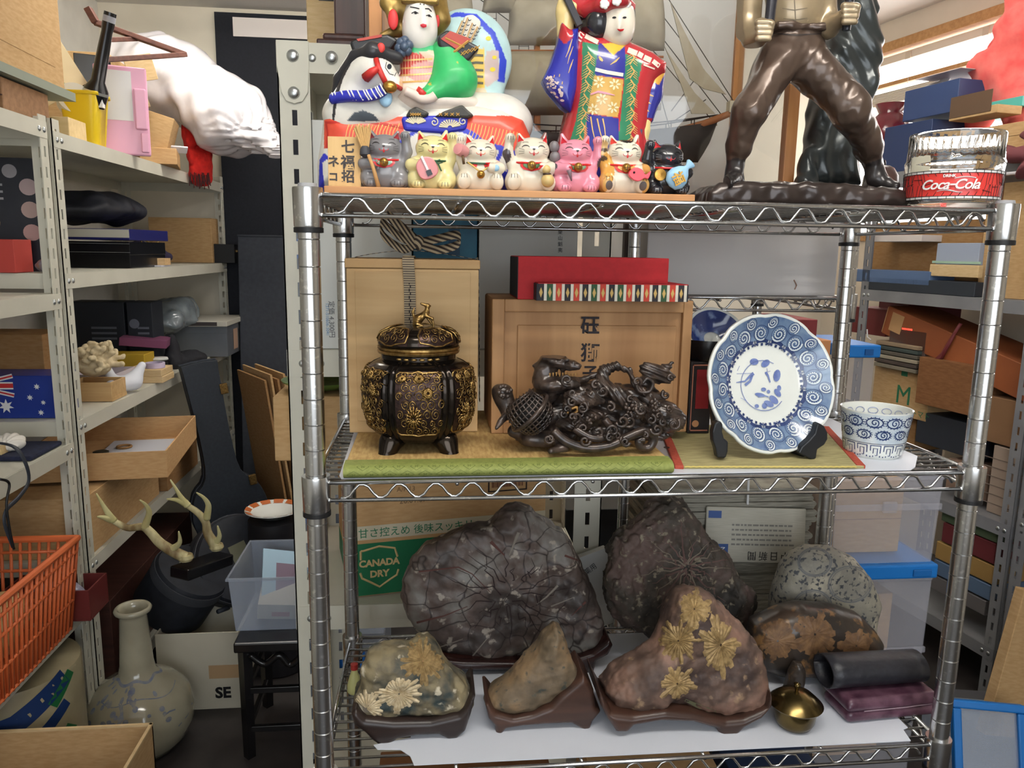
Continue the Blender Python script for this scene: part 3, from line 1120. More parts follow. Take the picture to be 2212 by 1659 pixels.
strokes(hb,T.ln((px(835,130,852,134,860,148,852,165),.0008),(px(835,134,832,146,842,160,850,162),.0008),(px(828,128,848,124,862,136),.0006)),'eye_line',INK,t,step=.002)
patch(hb,T.pts(ell(841,144,5,6)),'eye_pupil',plain((40,46,54),.3),t)
RD = plain((196,50,44),.45)
mb = MB()
mb.tube([T.p(u,v,y) for u,v,y in ((812,126,-.076),(817,145,-.080),(826,165,-.082),(836,184,-.076))],.0035,8,flat=.6)
mb.tube([T.p(u,v,y) for u,v,y in ((817,147,-.082),(803,156,-.080),(790,168,-.072))],(.0035,.0055,.0065),8)
mb.tube([T.p(u,v,y) for u,v,y in ((840,184,-.080),(856,186,-.078),(866,192,-.070))],.003,8)
mb.build('bridle',RD,t,smooth=2)
MB().ball(T.p(842,188,-.080),.0085,10,(1.1,.9,.9)).build('bit_knob',GOLD,t,smooth=2)
rp = [T.p(u,v,y) for u,v,y in ((719,214,-.052),(750,208,-.068),(785,208,-.076),(812,203,-.078),(829,193,-.080))]
MB().tube(spline(rp,5),.0072,10).build('rope',plain((50,56,176),.45),t,smooth=2)
rb = MB()
for i in range(12):
 q = rp_ = spline(rp,5)[min(19,int(i * 20 / 12) + 1)]
 rb.tube([(q[0] - .003,q[1] - .0052,q[2] + .0060),(q[0],q[1] - .0074,q[2]),(q[0] + .004,q[1] - .0052,q[2] - .0055)],.0011,5)
o = rb.build('rope_stripes',plain((228,226,222),.5),t)
o['kind'] = 'stuff'
# forelock and mane
Blob('mane',[Cn(T.p(768,124,-.05),T.p(806,112,-.066),.008,.011,BK),Cn(T.p(806,112,-.066),T.p(858,126,-.056),.011,.008,BK,.006),Cn(T.p(822,100,-.062),T.p(822,112,-.062),.004,.008,BK,.006),
    Cn(T.p(768,124,-.05),T.p(734,172,-.030),.009,.008,BK,.004),Cn(T.p(734,172,-.030),T.p(720,245,-.016),.008,.007,BK,.004)],
  .0018,CLAY,t,tr=T,lo=(-.17,-.085,.08),hi=(-.02,.0,.24))
MB().ball(T.p(823,103,-.074),.0050,8,(1,.5,1.2)).build('ear',plain((206,60,54),.5),t,smooth=2)
# rider
ARM,PK = (190,62,54),(206,150,150)
tb = Blob('rider_torso',[Pg(T.pts(px(868,200,864,128,884,108,930,104,960,130,950,210)),-.012,.036,.02,ARM),El(T.p(895,205,-.03),(.032,.03,.020),(226,206,190),.02),El(T.p(960,228,-.01),(.055,.045,.018),(226,212,200),.02)],
   .0020,CLAY,t,tr=T,lo=(-.07,-.075,.10),hi=(.09,.04,.24),paint=polypaint(T,[((60,170,110),px(888,94,940,94,952,114,930,112,905,116,886,112)),(PK,px(892,138,938,128,945,170,905,178,880,165)),((214,186,160),px(905,112,950,108,950,130,925,132))]))
gl = []
for v in (131,148,163,178):
 gl.append((px(866,v,900,v - 2,934,v - 4),.0022))
strokes(tb,T.ln(*gl),'armour_lacing',GF,t)
gl = [(px(870 + i * 6,118 + (i % 2) * 2,870 + i * 6,176),.0007) for i in range(10)]
strokes(tb,T.ln(*gl),'armour_stripes',plain((226,180,150),.5),t)
sl = Blob('green_sleeve',[Cn(T.p(968,128,-.028),T.p(980,172,-.034),.026,.031,(52,176,100)),Cn(T.p(980,176,-.034),T.p(922,205,-.055),.025,.010,(52,176,100),.012)],.0020,CLAY,t,tr=T,lo=(-.03,-.09,.10),hi=(.09,.01,.24),
   paint=lambda V,C,ci: np.where((wob(3,260)(V.astype('f4')) > 1.35)[:,None],np.array(lin((190,180,70))[:3]),C))
MB().tube([T.p(906,206,-.060),T.p(914,196,-.060)],(.007,.008),10).build('cuff',RD,t,smooth=2)
bead = MB()
for i,(u,v) in enumerate(((866,92),(874,88),(883,98),(880,110),(868,114),(862,104),(873,101))):
 bead.ball(T.p(u,v,-.052 - .004 * (i == 6)),.0062,8)
o = bead.build('bead_cluster',plain((70,84,104),.25),t,smooth=2)
o['kind'] = 'stuff'
# shoulder guards
for (pl,y,pan,nm) in ((px(944,84,966,68,1036,106,1010,138,996,132,946,104),-.040,px(952,90,972,73,1016,90,988,114),0),(px(756,94,772,88,838,78,862,90,846,112,764,118),-.020,px(772,90,826,80,826,86,776,95),1)):
 g = MB().prism(T.pts(pl,y),y - .012,y + .012,None,'xz').build('shoulder_guard',plain((38,38,40),.35),t,bevel=.004,seg=3)
 MB().prism(T.pts(pan,y),y - .0135,y - .0115,None,'xz').build('red_panel',plain((168,62,50),.45),g)
 if nm == 0:
  st = MB()
  for i in range(5):
   u = 996 + i * 8
   a,b,c,d = T.p(u,112 - i * 3,y - .013),T.p(u + 7,119 - i * 3,y - .013),T.p(u + 8,110 - i * 3,y - .013),T.p(u - 1,120 - i * 3,y - .013)
   st.tube([a,b],.0006,4).tube([c,d],.0006,4)
  st.tube([T.p(962,82,y - .0135),T.p(1003,102,y - .0135)],.0012,4).tube([T.p(980,113,y - .0135),T.p(1012,88,y - .0135)],.0016,4)
  o = st.build('gold_crosses',GF,g)
  o['kind'] = 'stuff'
# head
FACE = (232,226,218)
fb = Blob('face',[El(T.p(907,42,-.030),(.0205,.022,.030),FACE),El(T.p(907,78,-.034),(.0185,.018,.021),FACE,.02),Cn(T.p(905,100,-.024),T.p(905,80,-.024),.015,.016,FACE,.01),El(T.p(915,40,-.052),(.0045,.006,.012),FACE,.008),El(T.p(917,54,-.054),(.004,.0035,.003),FACE,.005)],
   .0015,painted('white_gesso',rough=.38,coat=.2,scale=90,bump=.04,wear=.04),t,tr=T,lo=(-.05,-.07,.16),hi=(.03,.01,.30))
strokes(fb,T.ln((px(886,15,898,17,906,19),.0013),(px(918,19,926,19,932,25),.0013),(px(889,29,897,25,904,29),.0011),(px(920,34,927,32,932,37),.0011)),'brows_and_lids',INK,t,step=.0015)
mb = MB()
patch(fb,T.pts(ell(898,28,3.4,3.0,10)),'',None,None,mb=mb)
patch(fb,T.pts(ell(927,34,2.6,2.8,10)),'',None,None,mb=mb)
patch(fb,T.pts(ell(908,9,1.4,1.6,8)),'',None,None,mb=mb)
patch(fb,T.pts(ell(915.5,10,1.4,1.6,8)),'',None,None,mb=mb)
o = mb.build('pupils',INK,t,smooth=2)
o['kind'] = 'stuff'
patch(fb,T.pts(px(908,53,914,51,921,53,921,58,914,60,909,57)),'lips',plain((200,46,60),.4),t,off=.001)
OLDG = mat('old_gold_paint',(156,128,70),(122,98,52),rough=.38,metal=.55,scale=60)
hel = Blob('helmet',[El(T.p(906,-22,-.012),(.034,.034,.034),(1,1,1)),Cn(T.p(880,8,-.018),T.p(878,58,-.014),.011,.011,(1,1,1),.01),Cn(T.p(878,62,-.014),T.p(826,76,-.022),.0105,.004,(1,1,1),.008),Cn(T.p(836,6,-.02),T.p(872,26,-.018),.010,.008,(1,1,1),.008),Cn(T.p(836,6,-.02),T.p(850,52,-.03),.006,.006,(1,1,1),.006),
      Cn(T.p(938,8,-.012),T.p(944,60,-.005),.012,.010,(1,1,1),.01),Cn(T.p(946,10,-.01),T.p(958,42,-.01),.011,.010,(1,1,1),.01),Bx(T.p(907,3,-.045),(.024,.006,.004),.003,(1,1,1),.004)],
   .0018,OLDG,t,tr=T,lo=(-.08,-.06,.16),hi=(.05,.04,.34))
mb = MB()
mb.ball(T.p(849,42,-.036),.0085,8,(.8,.35,1.5)).build('helmet_lining',plain((204,52,52),.5),t,smooth=2)
MB().ball(T.p(945,46,-.022),.0050,8,(.6,.4,1.6)).build('helmet_lining',plain((204,52,52),.5),t,smooth=2)
# billowing cape
cp = Blob('cape',[El(T.p(1010,128,.028),(.062,.028,.066),(176,206,206)),El(T.p(1048,214,.015),(.026,.025,.022),(176,206,206),.02)],.0020,CLAY,t,tr=T,lo=(-.05,-.02,.08),hi=(.13,.065,.27),
   paint=polypaint(T,[((52,70,190),px(960,40,985,26,1030,30,1070,70,1094,130,1090,180,1074,176,1080,130,1060,78,1024,40,990,36)),((196,176,170),px(1052,110,1078,108,1078,170,1050,190,1042,150)),
        ((222,186,80),px(1010,110,1046,104,1046,190,1004,200)),((214,190,160),px(1004,190,1046,190,1060,210,1000,225)),((212,90,80),px(1044,214,1070,204,1074,208,1048,220))]))
strokes(cp,T.ln(*[(px(1012,v,1028,v - 3,1044,v - 2),.003) for v in (122,138,154,168,182)]),'cape_folds',plain((88,84,70),.5),t)
mb = MB()
for u,v,r_ in ((1055,83,6),(1068,124,5),(1064,150,6)):
 patch(cp,T.pts(ell(u,v,r_,r_ * .8)),'',None,None,mb=mb)
o = mb.build('painted_flowers',plain((232,200,60),.5),t,smooth=2)
o['kind'] = 'stuff'
# quiver with feathered arrows
qv = MB().prism(T.pts(px(984,82,1004,34,1022,31,1040,46,1036,62,1018,96)),-.004,.014,None,'xz').build('quiver',plain((226,220,206),.6),t,bevel=.004)
mb,m2 = MB(),MB()
for i,(u0,v0,u1,v1) in enumerate(((984,80,999,45),(994,86,1011,38),(1006,90,1021,50),(1014,92,1032,58))):
 mb.tube([T.p(u0,v0,-.007),T.p(u1,v1,-.007)],.0013,5)
 for k in range(4):
  q = .2 + k * .22
  uu,vv = u0 + (u1 - u0) * q + 6,v0 + (v1 - v0) * q
  m2.tube([T.p(uu - 4,vv - 3,-.006),T.p(uu,vv,-.007),T.p(uu + 3,vv - 2,-.006)],.0006,4)
o = mb.build('arrow_shafts',plain((196,164,120),.6),t)
o['kind'] = 'stuff'
o = m2.build('feather_marks',plain((60,66,80),.6),t)
o['kind'] = 'stuff'
# saddle cloth and skirt plates
sc = MB().prism(T.pts(px(866,252,1012,248,1008,282,960,290,872,284),-.06),-.066,-.040,None,'xz').build('saddle_cloth',plain((48,54,178),.45),t,bevel=.005,seg=3)
mb = MB()
for (cu,cv,n,R_,a0,a1) in ((898,270,11,25,150,30),(972,276,11,24,170,20)):
 for i in range(n):
  a = math.radians(a0 + (a1 - a0) * i / (n - 1))
  mb.tube([T.p(cu + 5 * cos(a),cv - 5 * sin(a),-.067),T.p(cu + R_ * cos(a),cv - R_ * .75 * sin(a),-.067)],(.0005,.0013),5)
for (cu,cv,s_) in ((938,264,1),(1000,262,-1)):
 mb.tube([T.p(cu + (1.5 + q * 8) * cos(q * 8) * s_,cv - (1.5 + q * 8) * sin(q * 8),-.067) for q in [i / 16 for i in range(17)]],.0008,5)
o = mb.build('flower_sprays',plain((224,214,186),.5),t)
o['kind'] = 'stuff'
for pl in (px(876,254,884,240,898,232,928,246,920,256),px(938,254,960,242,998,228,1010,240,1024,252,1010,258)):
 g = MB().prism(T.pts(pl,-.06),-.070,-.045,None,'xz').build('skirt_plate',plain((52,50,44),.45),t,bevel=.003)
 (u0,v0),(u1,v1) = pl[1],pl[-2]
 mb = MB()
 for i in range(4):
  uu = pl[0][0] + 10 + i * (pl[-1][0] - pl[0][0] - 22) / 4
  mb.tube([T.p(uu,250,-.0705),T.p(uu + 7,244,-.0705)],.0006,4).tube([T.p(uu,244,-.0705),T.p(uu + 7,250,-.0705)],.0006,4)
 o = mb.build('gold_crosses',GF,g)
 o['kind'] = 'stuff'
MB().ball(T.p(833,212,-.072),.0085,10,(1,.6,1.3)).build('blue_pompom',plain((160,200,226),.5),t,smooth=2)
MB().tube(spline([T.p(u,v,-.062) for u,v in ((876,196),(896,205),(912,214),(930,212),(940,206))],4),(.006,) * 17,8).build('reins',plain((226,208,196),.6),t,smooth=2)

# ------------------------------------------------------------------ dancing doll in kimono
T = Tr(.150,1300,330,ZTS)
K = T.k
t = thing('kimono_doll','painted clay doll in a blue and green kimono with one arm raised','doll',T.base)
NAVY,RED_,GRN,OBI = (48,50,140),(178,48,54),(54,126,92),(204,162,84)
robe = px(1202,425,1196,352,1210,292,1222,240,1216,120,1236,66,1262,80,1300,92,1350,96,1400,118,1432,142,1430,165,1410,190,1400,240,1392,300,1398,350,1404,425)
bl = Blob('robe',[Pg(T.pts(robe),0,.046,.034,RED_),El(T.p(1300,210,-.022),(.034,.034,.075),RED_,.02),El(T.p(1300,340,-.016),(.055,.045,.055),RED_,.02)],.0014,GLAZE,t,tr=T,lo=(-.10,-.075,-.02),hi=(.13,.06,.28),
   paint=polypaint(T,[(GRN,px(1258,90,1300,98,1290,160,1276,230,1262,310,1245,415,1212,415,1224,330,1244,260,1256,190)),(GRN,px(1352,116,1388,132,1378,180,1370,230,1362,300,1376,415,1345,415,1336,300,1346,200)),
        (NAVY,px(1294,92,1320,104,1350,100,1352,130,1348,170,1284,162)),(OBI,px(1284,162,1347,172,1342,214,1334,254,1268,244,1276,200)),
        (NAVY,px(1268,246,1336,255,1338,320,1350,425,1262,425,1266,330)),((206,120,90),px(1266,260,1270,425,1250,425,1258,320)),((226,176,60),px(1300,94,1324,120,1352,98,1340,92))]))
gl = []
for (u0,s_) in ((1270,-1),(1362,1)):
 for i in range(9):
  v = 112 + i * 30
  o_ = (v - 110) * (-.10 if s_ < 0 else .0)
  gl.append((px(u0 + o_,v,u0 + o_ + 8,v + 12,u0 + o_ - 2,v + 28),(.0018,.0022,.0012)))
  for k in range(4):
   gl.append((px(u0 + o_ + 4 - k,v + 4 + k * 6,u0 + o_ - 8 - k,v + 12 + k * 6),(.0012,.0005)))
   gl.append((px(u0 + o_ + 6,v + 8 + k * 5,u0 + o_ + 15,v + 16 + k * 5),(.0011,.0005)))
strokes(bl,T.ln(*gl),'gold_leaf_pattern',plain((206,166,96),.45),t)
strokes(bl,T.ln((px(1286,150,1310,156,1346,162),.0048)),'obi_cord',plain((226,214,202),.5),t,off=.001)
mb = MB()
for (cu,cv) in ((1294,178),(1328,182),(1300,214),(1324,232),(1282,236)):
 for i in range(7):
  a = 2 * PI * i / 7
  patch(bl,T.pts(ell(cu + 8 * cos(a),cv + 8 * sin(a),5,2.4,8,a)),'',None,None,mb=mb,rings=2)
o = mb.build('obi_flowers',plain((226,214,172),.5),t,smooth=2)
o['kind'] = 'stuff'
strokes(bl,T.ln((px(1276,204,1292,198,1312,202,1328,206),(.002,.003,.001))),'obi_cloud',plain((214,150,166),.5),t,off=.001)
strokes(bl,T.ln((px(1276,252,1280,280,1286,306),(.002,.001)),(px(1290,256,1296,284,1302,304),(.002,.001)),(px(1302,256,1306,276,1308,296),(.002,.001)),(px(1318,140,1330,132,1338,124),(.0005,.0025,.001)),(px(1294,122,1298,128,1302,132),(.002,.004,.002))),'gold_brush_strokes',plain((214,172,96),.45),t)
# pale bands along the shoulders
strokes(bl,T.ln((px(1240,64,1248,76),.006),(px(1250,72,1260,80),.006),(px(1264,78,1292,92),.006),(px(1356,108,1376,116),.007),(px(1378,116,1388,122),.007),(px(1391,124,1406,131),.007),(px(1410,132,1424,143),.006),(px(1390,140,1414,149),.002),(px(1244,82,1256,90),.002)),'shoulder_bands',plain((228,206,192),.5),t,off=.001)
# hanging sleeve and raised arm
sv = Blob('hanging_sleeve',[Pg(T.pts(px(1204,62,1222,78,1240,74,1242,130,1238,200,1224,252,1206,240,1176,204,1164,184,1180,150,1196,104)),-.022,.024,.016,(42,46,150))],.0018,GLAZE,t,tr=T,lo=(-.10,-.06,.06),hi=(-.02,.02,.27),
   paint=polypaint(T,[(RED_,px(1202,50,1236,50,1238,80,1220,96,1206,80))]))
fl = []
rg = random.Random(4)
for i in range(34):
 u = 1182 + rg.random() * 34
 v = 172 + (u - 1180) * .75 + rg.gauss(0,8)
 fl.append(ell(u,v,2 + rg.random() * 3,1.5 + rg.random() * 2,7,rg.random() * 3))
mb = MB()
for e in fl:
 patch(sv,T.pts(e),'',None,None,mb=mb,rings=1)
o = mb.build('sleeve_blossoms',plain((214,196,190),.5),t,smooth=2)
o['kind'] = 'stuff'
strokes(sv,T.ln((px(1236,84,1228,110,1222,124),(.001,.002,.0006)),(px(1238,100,1230,122,1226,138),(.0006,.0016,.0006)),(px(1238,128,1232,145,1228,158),(.0006,.002,.0006)),(px(1186,176,1188,170),.0012),(px(1196,168,1198,162),.0012),(px(1208,166,1209,160),.0012),(px(1214,182,1215,176),.0014)),'sleeve_strokes',plain((196,160,110),.5),t)
SK = (232,206,140)
Blob('raised_hand',[Cn(T.p(1220,74,-.02),T.p(1222,34,-.022),.0105,.0125,SK),El(T.p(1224,18,-.022),(.013,.010,.016),SK,.008),Cn(T.p(1212,20,-.026),T.p(1214,-12,-.028),.0050,.0040,SK,.004),Cn(T.p(1219,14,-.028),T.p(1222,-16,-.030),.0048,.0040,SK,.003),Cn(T.p(1226,12,-.024),T.p(1230,-14,-.026),.0046,.0038,SK,.003),Cn(T.p(1232,14,-.018),T.p(1236,-8,-.02),.0042,.0034,SK,.003),Cn(T.p(1234,26,-.024),T.p(1242,12,-.028),.0048,.0036,SK,.004)],
  .0015,GLAZE,t,tr=T,lo=(-.09,-.05,.20),hi=(-.01,.01,.34))
MB().box(-.0045,.0045,-.003,.003,-.030,.012).build('fan_handle',plain((40,38,44),.35),t,bevel=.001,loc=T.p(1230,8,-.038),rot=(0,-.5,0))
# lower arm
la = Blob('lower_sleeve',[Cn(T.p(1408,160,-.014),T.p(1404,205,-.020),.018,.0165,NAVY),Cn(T.p(1404,205,-.020),T.p(1394,252,-.024),.0165,.012,NAVY,.004)],.0016,GLAZE,t,tr=T,lo=(.03,-.05,.08),hi=(.11,.02,.24),
   paint=polypaint(T,[((214,160,70),px(1400,178,1412,160,1432,148,1436,160,1424,182)),(RED_,px(1376,252,1410,256,1404,270,1374,264))]))
strokes(la,T.ln((px(1394,207,1402,204,1412,208),(.0006,.003,.0006)),(px(1388,222,1396,219,1406,224),(.0006,.003,.0006)),(px(1386,238,1394,235,1402,241),(.0006,.003,.0006))),'sleeve_bars',plain((214,172,110),.5),t)
Blob('lower_hand',[Cn(T.p(1392,262,-.026),T.p(1390,280,-.028),.009,.0085,SK),Cn(T.p(1386,280,-.032),T.p(1386,302,-.034),.0042,.0034,SK,.003),Cn(T.p(1392,284,-.034),T.p(1391,306,-.035),.0042,.0034,SK,.003),Cn(T.p(1398,280,-.030),T.p(1396,300,-.031),.004,.003,SK,.003),Cn(T.p(1380,272,-.036),T.p(1380,288,-.04),.0038,.003,SK,.003)],.0013,GLAZE,t,tr=T,lo=(.04,-.055,.05),hi=(.09,0,.13))
MB().tube([T.p(1382,280,-.040),T.p(1376,330,-.042),T.p(1374,420,-.044)],.0042,8).build('stick',plain((84,70,92),.35),t,smooth=2)
# head
WF = (236,226,208)
hb = Blob('head',[El(T.p(1331,44,-.030),(.0245,.026,.033),WF),El(T.p(1332,70,-.034),(.018,.018,.017),WF,.015),Cn(T.p(1325,104,-.012),T.p(1327,78,-.016),.015,.0155,WF,.01),El(T.p(1337,50,-.056),(.0035,.005,.010),WF,.007)],
   .0015,GLAZE,t,tr=T,lo=(-.02,-.075,.18),hi=(.06,.02,.30))
mb = MB()
for u,v in ((1327,38),(1349,38)):
 patch(hb,T.pts(ell(u,v,4.6,2.4,10,-.1)),'',None,None,mb=mb)
o = mb.build('eyes',INK,t,smooth=2)
o['kind'] = 'stuff'
patch(hb,T.pts(px(1333,62,1340,63,1348,62,1346,66,1340,68,1336,66)),'lips',REDG,t,off=.001)
Blob('hair',[El(T.p(1318,34,-.008),(.034,.030,.036),BK),El(T.p(1278,52,-.016),(.016,.020,.020),BK,.008),El(T.p(1258,36,.004),(.020,.02,.018),BK,.006),Cn(T.p(1360,40,-.018),T.p(1362,84,-.014),.006,.003,BK,.004),El(T.p(1332,46,-.046),(.0235,.03,.034),BK,0,None,True),El(T.p(1290,50,-.030),(.017,.022,.021),BK,.004),Cn(T.p(1294,60,-.034),T.p(1284,74,-.024),.013,.006,BK,.008)],
  .0017,GLAZE,t,tr=T,lo=(-.06,-.06,.17),hi=(.06,.04,.34))
Blob('red_headdress',[Cn(T.p(1266,24,-.030),T.p(1302,8,-.050),.009,.010,RED_),Cn(T.p(1302,8,-.050),T.p(1340,-2,-.054),.010,.010,RED_,.006),Cn(T.p(1340,-2,-.054),T.p(1362,14,-.034),.010,.007,RED_,.006),El(T.p(1250,12,-.014),(.022,.018,.016),RED_,.008),El(T.p(1300,-16,-.02),(.04,.03,.016),RED_,.01)],
  .0018,GLAZE,t,tr=T,lo=(-.07,-.08,.20),hi=(.07,.03,.36))
for (u,v,y) in ((1306,9,-.062),(1332,2,-.066),(1353,8,-.052)):
 f = MB()
 for i in range(5):
  a = 2 * PI * i / 5
  q = T.p(u + 5 * cos(a),v + 5 * sin(a),y)
  f.ball(q,.0036,6,(1,.5,1))
 f.build('white_rosette',plain((226,224,220),.4),t,smooth=2)

def wrap(o,r,a0=0.):
 """bend flat lettering (x right, z up in its own turned frame) round an upright cylinder of radius r"""
 me = o.data
 for v in me.vertices:
  a = v.co.x / r + a0
  q = v.co.z
  v.co = ((r + q) * sin(a),-(r + q) * cos(a),v.co.y)
 me.update()
 o.rotation_euler = (0,0,0)

# ------------------------------------------------------------------ bronze-coloured worker statue on its rock
BRZ = painted('patinated_bronze',rough=.30,metal=.35,coat=.25,scale=30,bump=.06,wear=.35)
T = Tr(.135,1740,300,ZTS)
K = T.k
t = thing('worker_statue','bronze statue of a bare-chested worker striding on a rock base','statue',T.base)
DB,BS = (86,70,60),(156,138,110)
rk = wob(5,120),wob(6,300)
Blob('rock_base',[Pg(T.pts(px(1500,452,1508,420,1530,403,1600,397,1700,401,1800,403,1900,410,1936,426,1946,452)),.0,.052,.012,(62,52,48))],.0022,BRZ,t,tr=T,lo=(-.17,-.075,-.03),hi=(.17,.075,.05),
  noise=lambda P: .0016 * rk[0](P) + .0009 * rk[1](P))
fold = wob(9,150),wob(10,320)

def cn(a,b,ya,yb,ra,rb,col,k=.006):
 return Cn(T.p(*a,ya),T.p(*b,yb),ra * K,rb * K,col,k)

pr_ = [El(T.p(1718,108,-.005),(56 * K,40 * K,52 * K),DB),cn((1684,130),(1622,238),-.010,-.030,42,34,DB,.012),cn((1618,244),(1596,318),-.030,-.012,33,28,DB,.010),cn((1596,318),(1588,340),-.012,-.010,27,18,DB,.006),
  cn((1740,132),(1838,236),-.006,-.030,44,38,DB,.014),cn((1842,240),(1878,318),-.030,-.006,37,30,DB,.012),cn((1878,318),(1886,345),-.006,-.004,28,20,DB,.006),
  cn((1590,346),(1586,378),-.010,-.010,19,20,(52,48,48),.004),cn((1586,386),(1574,394),-.016,-.050,18,13,(52,48,48),.006),cn((1588,390),(1592,392),-.008,.014,17,15,(52,48,48),.006),
  cn((1888,352),(1892,376),-.004,-.004,21,20,(52,48,48),.004),cn((1890,384),(1932,402),-.006,-.030,20,11,(52,48,48),.008),cn((1886,388),(1880,394),0,.02,16,14,(52,48,48),.006),
  Bx(T.p(1722,66,-.006),(58 * K,36 * K,9 * K),6 * K,DB,.004)]
pants = Blob('trousers_and_boots',pr_,.0019,BRZ,t,tr=T,lo=(-.13,-.085,-.002),hi=(.15,.06,.27),noise=lambda P: .0016 * fold[0](P * np.array([1,1,.55],'f4')) + .0009 * np.abs(fold[1](P * np.array([1,1,.6],'f4'))))
strokes(pants,T.ln((px(1668,72,1720,76,1780,72),.0016)),'waistband_line',plain((40,32,30),.4),t)
pr_ = [El(T.p(1718,44,-.004),(54 * K,36 * K,40 * K),BS),El(T.p(1718,-10,-.004),(60 * K,40 * K,50 * K),BS,.02),cn((1618,-30),(1618,60),.0,-.004,27,23,BS,.01),cn((1614,62),(1628,84),-.004,-.02,23,20,BS,.008),cn((1628,84),(1650,76),-.02,-.048,20,15,BS,.008),
  cn((1778,-30),(1786,40),.0,-.008,25,20,BS,.008),cn((1786,42),(1790,62),-.008,-.016,21,19,BS,.006),cn((1790,60),(1822,36),-.018,-.044,19,14,BS,.006)]
ab = Blob('torso_and_arms',pr_,.0018,BRZ,t,tr=T,lo=(-.11,-.08,.21),hi=(.12,.05,.38))
strokes(ab,T.ln((px(1716,-5,1718,30,1719,56),(.0008,.0016,.0008)),(px(1690,18,1716,22,1744,17),(.0006,.0014,.0006)),(px(1692,40,1718,43,1744,39),(.0006,.0014,.0006))),'belly_creases',plain((104,92,74),.5),t)
for (cu,cv,dx,yy) in ((1652,66,1,-.060),(1838,30,1,-.056)):
 f = []
 for i in range(4):
  v = cv - 17 + i * 11.5
  f.append(cn((cu - 14,v),(cu + 13 - abs(i - 1) * 2,v),yy,yy - .002,7.2 - .4 * i,6.2 - .3 * i,BS,.0012))
 f.append(cn((cu - 8,cv - 20),(cu + 15,cv - 15),yy + .012,yy - .004,7,6,BS,.002))
 f.append(El(T.p(cu,cv,yy + .012),(17 * K,10 * K,20 * K),BS,.003))
 Blob('fist',f,.0011,BRZ,t,tr=T,lo=T.p(cu - 34,cv + 36,yy - .03),hi=tuple(np.array(T.p(cu + 34,cv - 40,yy + .045)) + np.array([0,.03,0])))
HND = mat('dark_handle',(52,52,58),rough=.25,metal=.3)
MB().tube([T.p(1672,-40,-.050),T.p(1662,46,-.054)],(11 * K,9.5 * K),10).build('tool_handle',HND,t,smooth=1)
MB().tube([T.p(1836,-10,-.046),T.p(1828,66,-.044)],(9 * K,8 * K),10).build('tool_handle',HND,t,smooth=1)

# robed statue behind
T = Tr(.238,1815,250,ZTS)
K = T.k
t = thing('robed_statue','dark green-black statue of a robed figure behind the worker','statue',T.base)
DG = (58,62,62)
dr = wob(21,1)
pr_ = [Pg(T.pts(px(1734,404,1740,330,1748,240,1776,130,1796,60,1800,-30,1872,-30,1884,40,1898,92,1884,140,1862,240,1846,300,1850,404)),0,.030,.024,DG),
  cn((1880,96),(1878,170),-.010,-.016,22,20,DG,.008),cn((1878,170),(1856,250),-.016,-.030,19,15,DG,.006),cn((1846,-40),(1890,20),0,0,16,12,DG,.008),cn((1752,330),(1738,404),-.02,-.03,16,24,DG,.01)]
Blob('robe',pr_,.0021,BRZ,t,tr=T,lo=(-.08,-.06,-.015),hi=(.085,.045,.36),noise=lambda P: .0013 * np.sin((P[...,0] * .95 + P[...,2] * .30 + .03 * np.sin(P[...,2] * 26)) * 240 + 3 * np.sin(P[...,1] * 40 + P[...,2] * 20)) + .0012 * fold[0](P))
Blob('skirt_hem',[El(T.p(1752,394,-.02),(34 * K,.034,16 * K),DG),El(T.p(1800,396,-.015),(60 * K,.034,12 * K),DG,.01)],.002,BRZ,t,tr=T,lo=(-.085,-.07,-.012),hi=(.06,.04,.03),noise=lambda P: .001 * np.sin(P[...,0] * 500))
MB().box(T(1732,400)[0],T(1952,400)[0],-.038,.036,0,.010).build('plinth',plain((40,40,42),.4),t,bevel=.002)

# round brown jar beside the robed statue
T = Tr(.30,1908,330,ZTS)
t = thing('brown_jar','small round brown jar half hidden beside the robed statue','jar',T.base)
mb = MB().lathe([(.012,0),(.016,.002),(.014,.012),(.024,.028),(.0285,.048),(.0265,.068),(.019,.080),(.012,.084),(.0001,.085)],24)
mb.build('body',mat('brown_glaze',(86,62,56),(60,44,42),rough=.3,scale=40),t,smooth=2)
MB().lathe([(.005,.084),(.006,.088),(.0045,.093),(.0001,.094)],12).build('knob',BLACKG,t,smooth=2)

# ------------------------------------------------------------------ drinking glass jar with red printed band
GLASS = mat('clear_glass',(250,252,252),rough=.02,trans=1,ior=1.45)
c = at(2052,440,Y=.072)
t = thing('glass_tumbler','wide ribbed glass with a red printed soft-drink band at the shelf corner','glass',(c.x,.072,ZTS))
zt = at(2055,290,Y=.072).z - ZTS
g = MB()
R0 = .0590
n = 72
prof = [(R0 * .90,0),(R0 * .945,.004),(R0 * .965,.012),(R0 * .99,zt * .22),(R0 * 1.005,zt * .5),(R0 * 1.025,zt * .58),(R0 * 1.03,zt * .62),(R0 * 1.0,zt * .66),(R0 * .985,zt * .8),(R0 * .985,zt * .985),(R0 * .97,zt),(R0 * .94,zt),(R0 * .93,zt * .97),(R0 * .93,zt * .6),(R0 * .90,.012),(R0 * .86,.008),(.0001,.008)]
g.lathe(prof,n)
for i,v in enumerate(g.v):
 k,row = i % n,i // n
 if 7 <= row <= 9 and k % 2:
  g.v[i] = (v[0] * .972,v[1] * .972,v[2])
g.build('glass_body',GLASS,t,smooth=1)
za,zb = zt * .125,zt * .485

